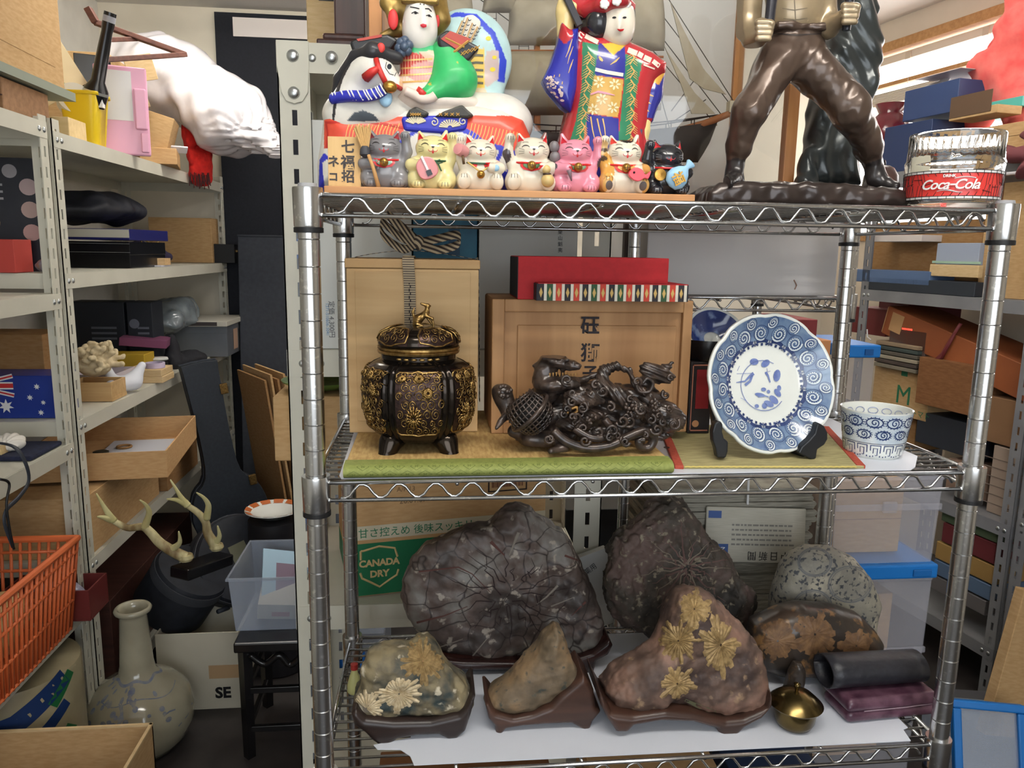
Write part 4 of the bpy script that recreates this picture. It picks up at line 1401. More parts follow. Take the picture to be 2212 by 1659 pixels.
def bandmat(name,c,z0,z1,ro):
 rr = lambda z: R0 * (.97 + .035 * z / (zt * .5)) + ro
 zs = [z0 + (z1 - z0) * i / 4 for i in range(5)]
 m = MB()
 rows = []
 for z in zs:
  rows.append([(rr(z) * sin(a),-rr(z) * cos(a),z) for a in [2 * PI * i / 64 for i in range(65)]])
 m.sheet(rows)
 return m.build(name,plain(c,.3),t,smooth=2)

bandmat('red_band',(214,62,56),za + .0035,zb - .0035,.0006)
bandmat('white_border',(236,234,230),za,za + .0035,.0006)
bandmat('white_border',(236,234,230),zb - .0035,zb,.0006)
ln = MB()
rb = R0 * .99 + .0016
rg = random.Random(3)

def cyl(a,z):
 rr = R0 * (.97 + .035 * z / (zt * .5)) + .0011
 return (rr * sin(a),-rr * cos(a),z)

def cline(a0,z0,a1,z1,w=.00035):
 ln.tube([cyl(a0 + (a1 - a0) * i / 8,z0 + (z1 - z0) * i / 8) for i in range(9)],w,4)

for z in (za,za + .0035,zb - .0035,zb):
 for i in range(24):
  a = -PI + i * PI / 12
  cline(a,z,a + PI / 12,z)
for i in range(36):
 a = -PI + i * PI / 18
 cline(a,za,a,za + .0035)
 cline(a,zb - .0035,a,zb)
for i in range(40):
 a = -2.2 + i * 3.2 / 39
 if abs(a + .62) < .58:
  if i % 2:
   cline(a,za + .0035,a + .05,za + .0085)
   cline(a,zb - .0035,a + .04,zb - .0075)
  continue
 cline(a,za + .0035,a + rg.uniform(-.1,.1),(za + zb) / 2)
 cline(a + rg.uniform(-.1,.1),(za + zb) / 2,a,zb - .0035)
 if i % 3 == 0:
  zz = rg.uniform(za + .008,zb - .008)
  cline(a,zz,a + .22,zz + rg.uniform(-.004,.004))
o = ln.build('mosaic_lines',BLACK,t)
o['kind'] = 'stuff'
zc = (za + zb) / 2
o = text('Coca‑Cola',.0175,WHITE,t,(0,0,zc - .0005),shear=.35,spacing=.92,bold=.0003)
wrap(o,R0 + .0022,-.66)
o = text('DRINK',.0048,WHITE,t,(0,0,zb - .0075),bold=.0002)
wrap(o,R0 + .0022,-.68)
sw = MB()
sw.tube([cyl(-.90 + q * .5,zc - .0085 + .0016 * sin(q * 5)) for q in [i / 10 for i in range(11)]],(.0003,.0005,.0007,.0008,.0009,.0009,.0008,.0007,.0006,.0004,.0003),5)
sw.tube([cyl(-.58 + q * .42,zc + .0075 + .0018 * sin(q * 3)) for q in [i / 10 for i in range(11)]],.0006,5)
sw.build('swash',WHITE,t)
T = Tr(.045,1990,365,ZTS)
q = at(1998,365,Y=.10)
MB().box(-.020,.020,-.0006,.0006,-.008,.008).build('price_label',plain((226,220,196),.7),t,loc=(q.x - c.x,.040,q.z - ZTS),rot=(0,0,.35))

# ------------------------------------------------------------------ glazed wooden case with a sailing ship model
CY0,CY1 = .225,.47
cx0,cx1 = at(797,60,Y=CY0).x,at(1722,300,Y=CY0).x
CW = wood('case_wood',(190,132,78),(168,110,60),'z',rough=.4)
t = thing('display_case','wooden framed glass case standing behind the dolls','display case',((cx0 + cx1) / 2,(CY0 + CY1) / 2,ZTS))
hx,hy,hz,e = (cx1 - cx0) / 2,(CY1 - CY0) / 2,.52,.009
for sx in (-1,1):
 for sy in (-1,1):
  MB().box(-e,e,-e,e,.02,hz).build('corner_post',CW,t,bevel=.001,loc=(sx * (hx - e),sy * (hy - e),0))
MB().box(-hx - .006,hx + .006,-hy - .006,hy + .006,0,.022).build('base',wood('case_base_wood',(182,126,76),(160,104,58)),t,bevel=.002)
fr = MB().box(-hx,hx,-hy,-hy + .018,hz,hz + .018).box(-hx,hx,hy - .018,hy,hz,hz + .018).box(-hx,-hx + .018,-hy,hy,hz,hz + .018).box(hx - .018,hx,-hy,hy,hz,hz + .018)
fr.build('top_frame',CW,t)
PANE = bpy.data.materials.new('case_glass')
PANE.use_nodes = True
_nt = PANE.node_tree
_nt.nodes.remove(_nt.nodes['Principled BSDF'])
_tr,_gl,_mx,_fr = (_nt.nodes.new(x) for x in ('ShaderNodeBsdfTransparent','ShaderNodeBsdfGlossy','ShaderNodeMixShader','ShaderNodeLayerWeight'))
_pw,_ml = _nt.nodes.new('ShaderNodeMath'),_nt.nodes.new('ShaderNodeMath')
_pw.operation,_ml.operation = 'POWER','MULTIPLY_ADD'
_pw.inputs[1].default_value,_ml.inputs[1].default_value,_ml.inputs[2].default_value = 3,.6,.05
_gl.inputs['Roughness'].default_value = .02
_tr.inputs['Color'].default_value = (.96,.965,.96,1)
_nt.links.new(_fr.outputs['Facing'],_pw.inputs[0])
_nt.links.new(_pw.outputs[0],_ml.inputs[0])
_nt.links.new(_ml.outputs[0],_mx.inputs[0])
_nt.links.new(_tr.outputs[0],_mx.inputs[1])
_nt.links.new(_gl.outputs[0],_mx.inputs[2])
_nt.links.new(_mx.outputs[0],_nt.nodes['Material Output'].inputs[0])
MB().box(-hx + .018,hx - .018,-hy + .006,-hy + .008,.022,hz).build('pane',PANE,t)
MB().box(hx - .010,hx - .008,-hy + .018,hy - .018,.022,hz).build('pane',PANE,t)
MB().box(-hx + .008,-hx + .010,-hy + .018,hy - .018,.022,hz).build('pane',PANE,t)
MB().box(-hx + .018,hx - .018,hy - .010,hy - .006,.022,hz).build('back_panel',plain((206,202,196),.6),t)

T = Tr(.345,1260,300,ZTS + .023)
t = thing('ship_model','sailing ship model with beige sails inside the glass case','ship model',T.base)
SAIL = mat('sail_cloth',(176,164,142),(160,148,126),rough=.9,scale=30,bump=.1)
HULL = wood('hull_wood',(58,50,46),(44,38,36))
SPAR = wood('spar_wood',(168,108,66),(146,88,50))
hl = []
KZ = T(1100,338)[1]
for i in range(15):
 q = i / 14
 w = .030 * (1 - q ** 4) * (.55 + .45 * min(1,q * 4))
 sheer = .030 * (2 * q - 1) ** 2
 x,zt_ = T(870 + q * 640,300)[0],T(1100,288)[1] + sheer
 row = []
 for k in range(9):
  a = PI * k / 8
  row.append((x - .02 * (1 - q) * 0 + (.03 * (q ** 3)) * (1 - sin(a)),-w * cos(a),zt_ - (zt_ - KZ) * sin(a) ** .7))
 hl.append(row)
MB().sheet(hl).build('hull',HULL,t,smooth=2,solid=.002)
dk = MB().sheet([[(r[0][0],r[0][1],r[0][2] - .006),(r[-1][0],r[-1][1],r[-1][2] - .006)] for r in hl])
dk.build('deck',wood('deck_wood',(150,120,86),(130,100,70)),t,solid=.002)
rl = MB()
for s_ in (0,-1):
 rl.tube([(r[s_][0],r[s_][1],r[s_][2] + .010) for r in hl],.0012,5)
 for r in hl[1:-1]:
  rl.tube([(r[s_][0],r[s_][1],r[s_][2]),(r[s_][0],r[s_][1],r[s_][2] + .010)],.0009,4)
o = rl.build('railing',HULL,t)
o['kind'] = 'stuff'
MB().tube([T.p(1440,292,0),T.p(1520,268,0),T.p(1590,240,0)],(.0075,.0065,.005),10).build('bowsprit',SPAR,t,smooth=1)
MB().box(-.008,.008,-.008,.008,0,.018).build('bow_block',plain((214,204,178),.6),t,loc=T.p(1582,244,0))
for u,vt in ((985,-80),(1160,-120),(1352,-80)):
 MB().tube([T.p(u,300,0),T.p(u,vt,0)],(.006,.004),8).build('mast',SPAR,t,smooth=1)
for i,(u0,u1,v0,v1,bel) in enumerate(((890,1020,-20,92,.022),(905,1010,108,225,.024),(1040,1112,-40,30,.02),(1092,1230,0,100,.026),(1080,1250,112,250,.03),(1300,1432,-20,112,.026),(1290,1425,125,240,.028))):
 rows = []
 for a in range(9):
  q = a / 8
  rows.append([])
  for b in range(9):
   s_ = b / 8
   bow = (1 - (2 * q - 1) ** 2) * (1 - (2 * s_ - 1) ** 2)
   inset = .08 * (1 - q) * (.5 - s_) * (u1 - u0)
   x,y,z = T.p(u0 + (u1 - u0) * s_ + inset,v0 + (v1 - v0) * q,0)
   rows[-1].append((x + .012 * q * (1 - q),-.006 - bel * bow * 1.2,z))
 MB().sheet(rows).build('sail',SAIL,t,smooth=2,solid=.0012)
 MB().tube([T.p(u0 - 8,v0 - 2,-.006),T.p(u1 + 8,v0 - 2,-.006)],(.002,.002),6).build('yard',SPAR,t,smooth=1)
for pl in (px(1448,4,1474,60,1520,150,1568,204,1520,192,1490,170),px(1404,30,1440,110,1500,200,1545,246,1494,246,1470,180)):
 MB().prism(T.pts(pl),-.001,.001,None,'xz').build('jib_sail',SAIL,t)
rg_ = MB()
for a,b in (((1352,-70),(1590,242)),((1352,-20),(1560,250)),((1420,-40),(1612,262)),((1352,40),(1540,262)),((1160,-100),(1352,60)),((1160,-60),(1030,290)),((1160,-60),(1280,290)),((985,-60),(880,285)),((985,-60),(1090,290)),((1352,-60),(1250,290)),((1352,-60),(1450,290)),((1450,240),(1510,160)),((1455,262),(1525,215)),((985,-40),(1160,90))):
 rg_.tube([T.p(*a,.004),T.p(*b,.004)],.0008,4)
for (u,v0_) in ((1060,-20),(1130,20)):
 for k in range(12):
  v = v0_ + k * 20
  rg_.tube([T.p(u - 9,v,.006),T.p(u + 12,v,.006)],.0005,4)
 rg_.tube([T.p(u - 9,v0_ - 20,.006),T.p(u - 9,280,.006)],.0006,4).tube([T.p(u + 12,v0_ - 20,.006),T.p(u + 12,280,.006)],.0006,4)
o = rg_.build('rigging',plain((70,62,54),.8),t)
o['kind'] = 'stuff'
for u in (1000,1330):
 MB().box(-.012,.012,-.02,.02,0,KZ + .004).build('stand',CW,t,loc=T.p(u,330,0)[:2] + (0,))

# things on the cream shelving behind
zc_ = 1.7985
p = at(735,60,Y=.62)
t = thing('wooden_clock_case','dark brown wooden case standing on the cream shelving behind the horseman','wooden case',(p.x,.64,zc_))
x0,x1 = at(722,60,Y=.56).x - p.x,at(790,60,Y=.56).x - p.x
DW = wood('dark_case_wood',(72,44,38),(54,32,28),'z',rough=.35)
MB().box(x0,x1,-.08,.08,.03,.40).build('body',DW,t,bevel=.003)
x2,x3 = at(683,84,Y=.54).x - p.x,at(800,84,Y=.54).x - p.x
MB().box(x2,x3,-.10,.10,0,.018).build('foot',DW,t,bevel=.003)
MB().box(x2 + .01,x3 - .01,-.092,.092,.018,.030).build('moulding',DW,t,bevel=.004)
p = at(684,40,Y=.80)
t = carton('cardboard_box','cardboard box edge showing behind the dark wooden case',(p.x + .02,.84,zc_),(.075,.12,.45),m=card(1))
MB().box(-.012,.030,-.0612,-.0600,.15,.22).build('black_mark',BLACK,t)

class Surf:
 """an analytic surface to lay paint on: f(x, z, off) -> point"""

 def __init__(s,f):
  s.f = f

 def hit(s,x,z,off=.0006,d=None):
  return s.f(x,z,off)

ZMS = ZM + .0008
# ------------------------------------------------------------------ middle shelf: liner, mats
LINER = mat('milky_plastic_sheet',(222,226,236),rough=.35,spec=.5)
o = MB().prism([(.030,.006),(.700,.006),(.790,.006),(.806,.020),(.846,.075),(.848,.330),(.020,.330),(.026,.02)],ZMS,ZMS + .0012).build('shelf_liner',LINER,bevel=.0003)
tag(o,'milky plastic sheet lying on the middle wire shelf under the mats','sheet')
ZL = ZMS + .0013
TAT = mat('tatami_weave',(196,164,108),(170,136,82),rough=.8,scale=900,stretch=(.25,.05,1),bump=.4,bdist=.0006,detail=2)
TAT2 = mat('green_tatami_weave',(172,162,116),(148,140,96),rough=.8,scale=900,stretch=(.05,.25,1),bump=.4,bdist=.0006,detail=2)
GRB = mat('green_brocade',(134,142,74),(120,128,64),rough=.65,scale=200,bump=.1)
t = thing('tatami_mat','woven rush mat with a wide green brocade border under the incense burner','mat',(0,0,ZL))
mx0,mx1,mth = .034,.456,.0165
MB().box(mx0,mx1,.022,.335,0,mth).build('rush_top',TAT,t,bevel=.002)
su = Surf(lambda x,z,off: (lambda q: Vector((x,.0135 - .0142 * sin(q) - off,mth * .5 - mth * .52 * cos(q))))(PI * min(1,max(0,z))))
MB().sheet([[su.f(mx0 - .001 + (mx1 - mx0 + .002) * i / 40,k / 12,.0) for i in range(41)] for k in range(13)] + [[(mx0 - .001 + (mx1 - mx0 + .002) * i / 40,.030,mth + .0008) for i in range(41)]]).build('brocade_border',GRB,t,smooth=2)
dl = []
for i in range(19):
 x = mx0 + .012 + i * .0222
 for zc,s_ in ((.42,1),(.80,.9)):
  xx = x + (.0111 if zc > .6 else 0)
  if xx > mx1 - .012:
   continue
  dl.append(([(xx - .0085 * s_,zc),(xx,zc + .18),(xx + .0085 * s_,zc),(xx,zc - .18),(xx - .0085 * s_,zc)],.0011))
  for q in range(4):
   a = PI / 4 + q * PI / 2
   dl.append(([(xx + .0006 * cos(a),zc + .015 * sin(a)),(xx + .003 * cos(a),zc + .06 * sin(a))],.0012))
mb = MB()

def flat_rib(mb,surf,lines,off=.0005,step=None):
 for pts,w in lines:
  p = pts if step is None else resample(pts,step)
  L,R = [],[]
  for i in range(len(p)):
   x0,z0 = p[max(0,i - 1)]
   x1,z1 = p[min(len(p) - 1,i + 1)]
   tx,tz = x1 - x0,z1 - z0
   l = math.hypot(tx,tz) or 1
   ww = w if not hasattr(w,'__len__') else w[0] + (w[1] - w[0]) * i / max(1,len(p) - 1)
   nx,nz = -tz / l * ww / 2,tx / l * ww / 2
   L.append(surf.hit(p[i][0] + nx,p[i][1] + nz,off))
   R.append(surf.hit(p[i][0] - nx,p[i][1] - nz,off))
  mb.sheet([L,R])
 return mb

su2 = Surf(lambda x,z,off: su.f(x,z * 18,off))
flat_rib(mb,su2,[([(a,b / 18) for a,b in l],w) for l,w in dl],.0008)
mb.build('brocade_figures',plain((88,98,42),.7),t)['kind'] = 'stuff'
t = thing('small_tatami_mat','thin green rush mat with red cloth edges under the blue plate','mat',(0,0,ZL))
P1,P2,P3,P4 = (.468,.026),(.728,.014),(.800,.245),(.520,.275)
MB().prism([P1,P2,P3,P4],0,.0042).build('rush_top',TAT2,t,bevel=.0008)
REDCL = mat('red_edge_cloth',(178,78,58),(158,62,46),rough=.8,scale=200)
for (a,b,sg) in ((P1,P4,-1),(P2,P3,1)):
 d = Vector((b[0] - a[0],b[1] - a[1])).normalized()
 n = Vector((d.y,-d.x)) * (.0105 * -sg)
 c = Vector((d.y,-d.x)) * (.0015 * sg)
 MB().prism([(a[0] + c.x,a[1] + c.y),(b[0] + c.x,b[1] + c.y),(b[0] + n.x,b[1] + n.y),(a[0] + n.x,a[1] + n.y)][::sg],-.0002,.0050).build('cloth_edge',REDCL,t,bevel=.001)
sa = MB()
sa.tube([(P1[0] + .012 + (P2[0] - P1[0] - .024) * i / 60,P1[1] + (P2[1] - P1[1]) * i / 60 - .0008,.0028 + .0006 * (i % 2)) for i in range(61)],.0011,4)
sa.build('stitched_edge',plain((196,176,98),.8),t)

ZK = ZL + mth + .0003
# ------------------------------------------------------------------ paulownia box with woven ribbon
T = Tr(.178,892,900,ZK)
PAU = wood('paulownia',(206,172,124),(188,152,104),'x',rough=.7,scale=7)
PAUL = wood('paulownia_lid',(194,160,112),(180,144,98),'x',rough=.7,scale=7)
x0,x1 = T(748,750)[0],T(1036,750)[0]
zl0,zl1 = T(890,581)[1],T(890,560)[1]
t = thing('paulownia_box','tall plain wooden box tied with a woven ribbon bow','box',T.base)
bd = .170
MB().box(x0 + .002,x1 - .002,.002,bd - .002,0,zl0).build('body',PAU,t,bevel=.0012)
MB().box(x0,x1,0,bd,zl0 + .0006,zl1).build('lid',PAUL,t,bevel=.0015)
MB().box(x0 + .014,x1 - .014,.0005,.002,.018,zl0 - .004).build('front_panel',PAU,t,bevel=.0004)
RIB = mat('woven_ribbon',(176,158,128),(60,50,44),rough=.8,kind='wave',scale=60,detail=0,stretch=(1,1,1),lo=.45,hi=.55,bump=.2)
_n = [n for n in RIB.node_tree.nodes if n.type == 'TEX_WAVE'][0]
_n.bands_direction = 'DIAGONAL'

def ribbon(path,w,side):
 """flat band along a 3-D path; side = width direction"""
 sd = Vector(side).normalized() * w / 2
 p = [Vector(q) for q in spline(path,8)]
 return MB().sheet([[q - sd for q in p],[q + sd for q in p]])

rx0,rx1 = T(872,650)[0],T(899,650)[0]
rc,rw = (rx0 + rx1) / 2,.0165
zt_ = zl1
RIBV = mat('ribbon_warp',(178,160,130),(96,84,72),rough=.8,kind='wave',scale=95,detail=0,stretch=(.0,0,1),lo=.42,hi=.58,bump=.2)
[n for n in RIBV.node_tree.nodes if n.type == 'TEX_WAVE'][0].bands_direction = 'Z'
rv = ribbon([(rc,.05,zt_ + .001),(rc - .002,-.001,zt_ + .0005),(rc,-.0016,zt_ * .8),(rc,-.0016,zt_ * .3),(rc,-.0016,.01)],rw,(1,0,0)).build('ribbon_band',RIBV,t,solid=.0008)
ck = MB()
for i in range(44):
 z = .02 + i * (zl1 - .03) / 44
 ck.box(rc + (-.0016 if i % 2 else 0),rc + (0 if i % 2 else .0016),-.0029,-.0019,z,z + .0038)
ck.build('ribbon_check',plain((40,34,34),.8),t)['kind'] = 'stuff'
ribbon([(x0 - .001,.085,zt_ - .012),(x0 + .01,.085,zt_ + .0015),(rc,.085,zt_ + .012),(x1 - .01,.085,zt_ + .0015),(x1 + .001,.085,zt_ - .006),(x1 + .004,.085,zt_ * .6),(x1 + .006,.085,.03)],rw,(0,1,0)).build('ribbon_cross_band',RIB,t,smooth=2,solid=.0008)
bc = Vector((rc + .012,.07,zt_ + .024))
ribbon([tuple(bc),(rc - .012,.055,zt_ + .030),(rc - .038,.040,zt_ + .050),(rc - .043,.036,zt_ + .046),(rc - .036,.036,zt_ + .030),(rc - .010,.05,zt_ + .014),tuple(bc)],.014,(.05,.45,.9)).build('bow_loop',RIB,t,smooth=2,solid=.0008)
ribbon([tuple(bc),(rc + .040,.058,zt_ + .030),(rc + .066,.046,zt_ + .036),(rc + .074,.042,zt_ + .030),(rc + .066,.042,zt_ + .020),(rc + .038,.05,zt_ + .014),tuple(bc)],.014,(.05,.45,.9)).build('bow_loop',RIB,t,smooth=2,solid=.0008)
ribbon([tuple(bc),(rc - .006,.06,zt_ + .040),(rc - .034,.044,zt_ + .064)],.015,(.3,.3,.9)).build('bow_tail',RIB,t,smooth=2,solid=.0008)
MB().ball((0,0,0),.010,10,(.9,.8,1.15)).build('bow_knot',RIB,t,smooth=2,loc=bc)

# ------------------------------------------------------------------ bronze incense burner
T = Tr(.105,905,880,ZK)
K = T.k
t = thing('incense_burner','dark bronze incense burner with gold scroll panels and an animal on its lid','incense burner',T.base)
DBZ = mat('dark_bronze',(38,34,32),(58,50,42),rough=.16,metal=.85,scale=12)
AUR = mat('aged_gold',(168,138,84),(120,92,52),rough=.28,metal=.9,scale=200)
COP = mat('purple_copper',(70,52,46),(46,36,36),rough=.35,metal=.8,scale=300,bump=.4,bdist=.0008)
Z = lambda v: T(905,v)[1]
bx_ = T(905,850)[0]
prof = [(52,946),(80,938),(98,926),(113,905),(120,880),(122,850),(122,825),(119,803),(110,788),(98,779),(86,773)]
prof = [(r * K,Z(v)) for r,v in prof]

def sq_r(a):
 """cross section: six broad faces with a narrow rib between them"""
 m = abs(((a + PI / 6) % (PI / 3)) - PI / 6)      # 0 at a face centre, pi/6 at a corner
 r = 1 + .035 * (m / .44) ** 2 if m < .44 else 1.0
 r *= 1 - .07 * math.exp(-((m - .455) / .022) ** 2)
 return r

def body_pt(a,q,off=0):
 """a: angle from the front, q: 0 bottom .. 1 top of the profile"""
 i = min(len(prof) - 2,max(0,int(q * (len(prof) - 1))))
 f = q * (len(prof) - 1) - i
 r = prof[i][0] * (1 - f) + prof[i + 1][0] * f + off
 z = prof[i][1] * (1 - f) + prof[i + 1][1] * f
 b = min(1,(1 - abs(2 * q - 1) ** 5) + .35)
 R_ = r * (1 + (sq_r(a) - 1) * b) * .965
 return Vector((bx_ + R_ * sin(a),-R_ * cos(a),z))

NA = 192
rows = [[body_pt(2 * PI * k / NA,i / 30) for k in range(NA + 1)] for i in range(31)]
MB().sheet([r for r in rows]).build('body',DBZ,t,smooth=2)
MB().lathe([(.0001,Z(946)),(52 * K,Z(946))],24,Matrix.Translation((bx_,0,0))).build('underside',DBZ,t)

def spiral(cx,cz,r,turns=1.6,a0=0,s_=1,n=18):
 return [(cx + r * (1 - .86 * i / n) * cos(a0 + s_ * turns * 2 * PI * i / n),cz + r * (1 - .86 * i / n) * sin(a0 + s_ * turns * 2 * PI * i / n)) for i in range(n + 1)]

rg = random.Random(12)
for fi in range(6):
 a0 = fi * PI / 3
 W0,Q0,Q1 = .385,.24,.82

 def pp(x,y,off):
  return body_pt(a0 + x * W0,Q0 + (Q1 - Q0) * y,off)
 pn = MB().sheet([[pp(-1 + 2 * i / 14,j / 12,.0010) for i in range(15)] for j in range(13)]).build('relief_panel',COP,t,smooth=2)
 brd = [(-1,.06),(-1,.92),(-.86,.97),(-.25,.95),(-.1,.98),(0,1.0),(.1,.98),(.25,.95),(.86,.97),(1,.92),(1,.06),(.86,.02),(.3,.02),(0,0),(-.3,.02),(-.86,.02)]
 MB().tube([pp(x,y,.0018) for x,y in brd],.0014,6,closed=True).build('panel_frame',AUR,pn,smooth=2)
 sc_ = MB()
 spots_ = [(-.7,.2),(-.75,.5),(-.7,.8),(-.3,.72),(.1,.85),(.45,.8),(.75,.65),(.4,.55),(.75,.35),(.5,.18),(.05,.58),(-.45,.42),(.8,.88),(.15,.1),(-.1,.95),(-.9,.35),(.9,.5),(.3,.3),(.62,.95),(-.45,.92),(-.5,.08),(.85,.1)]
 for gy in range(8):
  spots_ += [(-.8 + .4 * gx + .2 * (gy % 2) + rg.uniform(-.06,.06),.08 + gy * .12) for gx in range(5)]
 spots_ = spots_[23:]
 for (x,y) in spots_:
  r = rg.uniform(.14,.22)
  sc_.tube([pp(px_,y + (pz - y) * .36,.0022) for px_,pz in spiral(x,y,r,1.5,rg.random() * 6,rg.choice((-1,1)))],.0007,4)
  sc_.tube([pp(x + r * cos(q),y + r * sin(q) * .36,.0018) for q in (0,.8,1.6,2.4)],.0005,4)
 sc_.build('gold_scrolls',AUR,pn,smooth=2)['kind'] = 'stuff'
 fl = MB()
 for (cx,cy,R_) in ((-.2,.28,.42),(.05,.84,.26),(.42,.60,.24),(-.7,.84,.2)):
  for lay,n in ((1,16),(.62,12)):
   for i in range(n):
    a = 2 * PI * i / n
    p0,p1 = (cx + R_ * lay * .25 * cos(a),cy + R_ * lay * .25 * sin(a) * .36),(cx + R_ * lay * cos(a),cy + R_ * lay * sin(a) * .36)
    fl.tube([pp(*p0,.0035 if lay < 1 else .0022),pp((p0[0] + p1[0]) / 2,(p0[1] + p1[1]) / 2,.0045 if lay < 1 else .0032),pp(*p1,.0018)],(.0006,.0014,.0010),5)
 fl.build('gold_blossoms',AUR,pn,smooth=2)['kind'] = 'stuff'
nk = MB().lathe([(84 * K,Z(774)),(80 * K,Z(771)),(80 * K,Z(762)),(86 * K,Z(760))],48,Matrix.Translation((bx_,0,0)))
nk.build('neck',DBZ,t,smooth=1)
MB().lathe([(82 * K,Z(761)),(87 * K,Z(759)),(88 * K,Z(755)),(85 * K,Z(752)),(88 * K,Z(750)),(88 * K,Z(746)),(84 * K,Z(744))],48,Matrix.Translation((bx_,0,0))).build('gilt_rim',AUR,t,smooth=1)
lp = [(86,745),(87,738),(85,727),(79,718),(68,711),(52,706),(30,703),(.1,702)]
ld = MB().lathe([(r * K,Z(v)) for r,v in lp],48,Matrix.Translation((bx_,0,0))).build('lid',DBZ,t,smooth=2)
lpk = [(r * K,Z(v)) for r,v in lp]

def lid_pt(a,q,off):
 i = min(len(lpk) - 2,max(0,int(q * (len(lpk) - 1))))
 f = q * (len(lpk) - 1) - i
 r,z = lpk[i][0] * (1 - f) + lpk[i + 1][0] * f,lpk[i][1] * (1 - f) + lpk[i + 1][1] * f
 return Vector((bx_ + (r + off) * sin(a),-(r + off) * cos(a),z + off * .7))

for a0 in (-.75,.5,1.7,2.9,4.2):
 def lq(x,y,off):
  return lid_pt(a0 + x * .5,.12 + y * .62,off)
 pn = MB().sheet([[lq(-1 + 2 * i / 10,j / 6,.0008) for i in range(11)] for j in range(7)]).build('lid_panel',COP,ld,smooth=2)
 MB().tube([lq(x,y,.0014) for x,y in ((-1,.5),(-.9,.15),(-.45,.08),(-.2,-.04),(.2,-.04),(.45,.08),(.9,.15),(1,.5),(.8,.9),(.3,.98),(-.3,.98),(-.8,.9))],.0012,6,closed=True).build('lid_panel_frame',AUR,ld,smooth=2)
 sc_ = MB()
 for (x,y) in ((-.65,.45),(-.2,.3),(.25,.35),(.65,.5),(0,.7),(.4,.75),(-.45,.75)):
  sc_.tube([lq(u,v_,.0018) for u,v_ in spiral(x,y,.22,1.5,rg.random() * 6)],.0006,4)
 sc_.build('lid_scrolls',AUR,ld,smooth=2)['kind'] = 'stuff'
for i in range(4):
 a = PI / 4 + i * PI / 2
 ca,sa_ = sin(a),-cos(a)
 f = MB()
 f.tube([(bx_ + ca * r * K,sa_ * r * K,Z(v)) for r,v in ((70,930),(86,944),(92,960),(97,974),(101,981))],(.018,.0155,.0125,.0115,.0130),12)
 f.build('foot',DBZ,t,smooth=2)
mb = MB()
for i in range(6):
 a = -.5 + i * .2
 mb.ball((bx_ + 80.5 * K * sin(a),-80.5 * K * cos(a),Z(766.5)),.0026,6,(1.6,.5,.8))
mb.build('neck_ornament',AUR,t,smooth=2)['kind'] = 'stuff'
G_ = (190,150,84)
Blob('lid_animal',[Cn(T.p(898,700),T.p(903,690),7 * K,10 * K,G_),Cn(T.p(903,690),T.p(921,676),9 * K,7 * K,G_,.003),Cn(T.p(921,676),T.p(924,662),6 * K,4.5 * K,G_,.002),Cn(T.p(925,661),T.p(910,656),4.5 * K,2.6 * K,G_,.002),Cn(T.p(924,658),T.p(931,661),2 * K,1.2 * K,G_,.001),
     Cn(T.p(920,682,-.004),T.p(934,688,-.004),4 * K,3 * K,G_,.002),Cn(T.p(934,688,-.004),T.p(937,706,-.004),3 * K,2.2 * K,G_,.001),Cn(T.p(920,682,.006),T.p(936,704,.006),3.4 * K,2 * K,G_,.001),
     Cn(T.p(901,700,-.006),T.p(916,706,-.006),4.4 * K,2.6 * K,G_,.002),Cn(T.p(896,696,.002),T.p(892,674,.002),2 * K,3.4 * K,G_,.002),Cn(T.p(892,674,.002),T.p(895,664,.002),3 * K,1 * K,G_,.001)],
  .0009,AUR,t,tr=T,lo=T.p(884,716,-.022),hi=tuple(np.array(T.p(946,648,0)) + np.array([0,.022,.0])))

# ------------------------------------------------------------------ flat wooden box with calligraphy, and the red box on it
T = Tr(.165,1275,900,ZK)
x0,x1,zt_ = T(1062,800)[0],T(1490,800)[0],T(1275,648)[1]
BW = wood('brown_box_wood',(176,134,90),(154,112,72),'z',rough=.65,scale=6)
t = thing('calligraphy_box','brown wooden storage box with brushed black characters on its lid','box',T.base)
bd = .155
fw = .018
mb = MB().box(x0,x1,.010,bd,0,zt_)
mb.build('body',BW,t,bevel=.004,seg=3)
mb = MB().box(x0,x0 + fw,0,.012,0,zt_).box(x1 - fw * .8,x1,0,.012,0,zt_).box(x0 + fw,x1 - fw * .8,0,.012,zt_ - fw,zt_).box(x0 + fw,x1 - fw * .8,0,.012,0,fw)
mb.build('front_rim',BW,t,bevel=.0015)
MB().box(x0 + fw + .020,x1 - fw - .004,.0055,.0105,fw + .004,zt_ - fw - .020).build('sliding_lid',BW,t,bevel=.001)
BR2 = plain((46,42,46),.9)
for ch,v,sz in (('砡',706,.029),('獅',765,.029),('子',808,.024)):
 q = T.p(1275,v,.004)
 text(ch,sz,BR2,t,(q[0],.0050,q[2]),bold=.0006)
T2 = Tr(.150,1290,640,ZK + zt_ + .0002)
t = thing('red_box','red cloth-covered box with a striped patterned base edge','box',T2.base)
x0,x1 = T2(1127,600)[0],T2(1449,600)[0]
zb = T2(1290,612)[1]
REDP = mat('red_cloth_paper',(176,28,34),(166,24,30),rough=.7,scale=120)
rd = MB().box(x0 - .004,x1,.012,.120,0,zb + (T2(1290,556)[1] - zb)).build('lid',REDP,t,bevel=.001)
MB().box(x0 - .0045,x0 - .0035,.0125,.12,.002,T2(1290,558)[1]).build('dark_lining',plain((40,40,44),.7),t)
b0,b1 = T2(1155,630)[0],T2(1477,630)[0]
zs = T2(1290,613)[1]
MB().box(b0,b1,-.020,.125,.0004,zs).build('base',plain((34,36,44),.7),t)
MB().box(b0 + .002,b1 - .0005,-.020,.124,zs,zs + .0012).build('base_top',REDP,t)
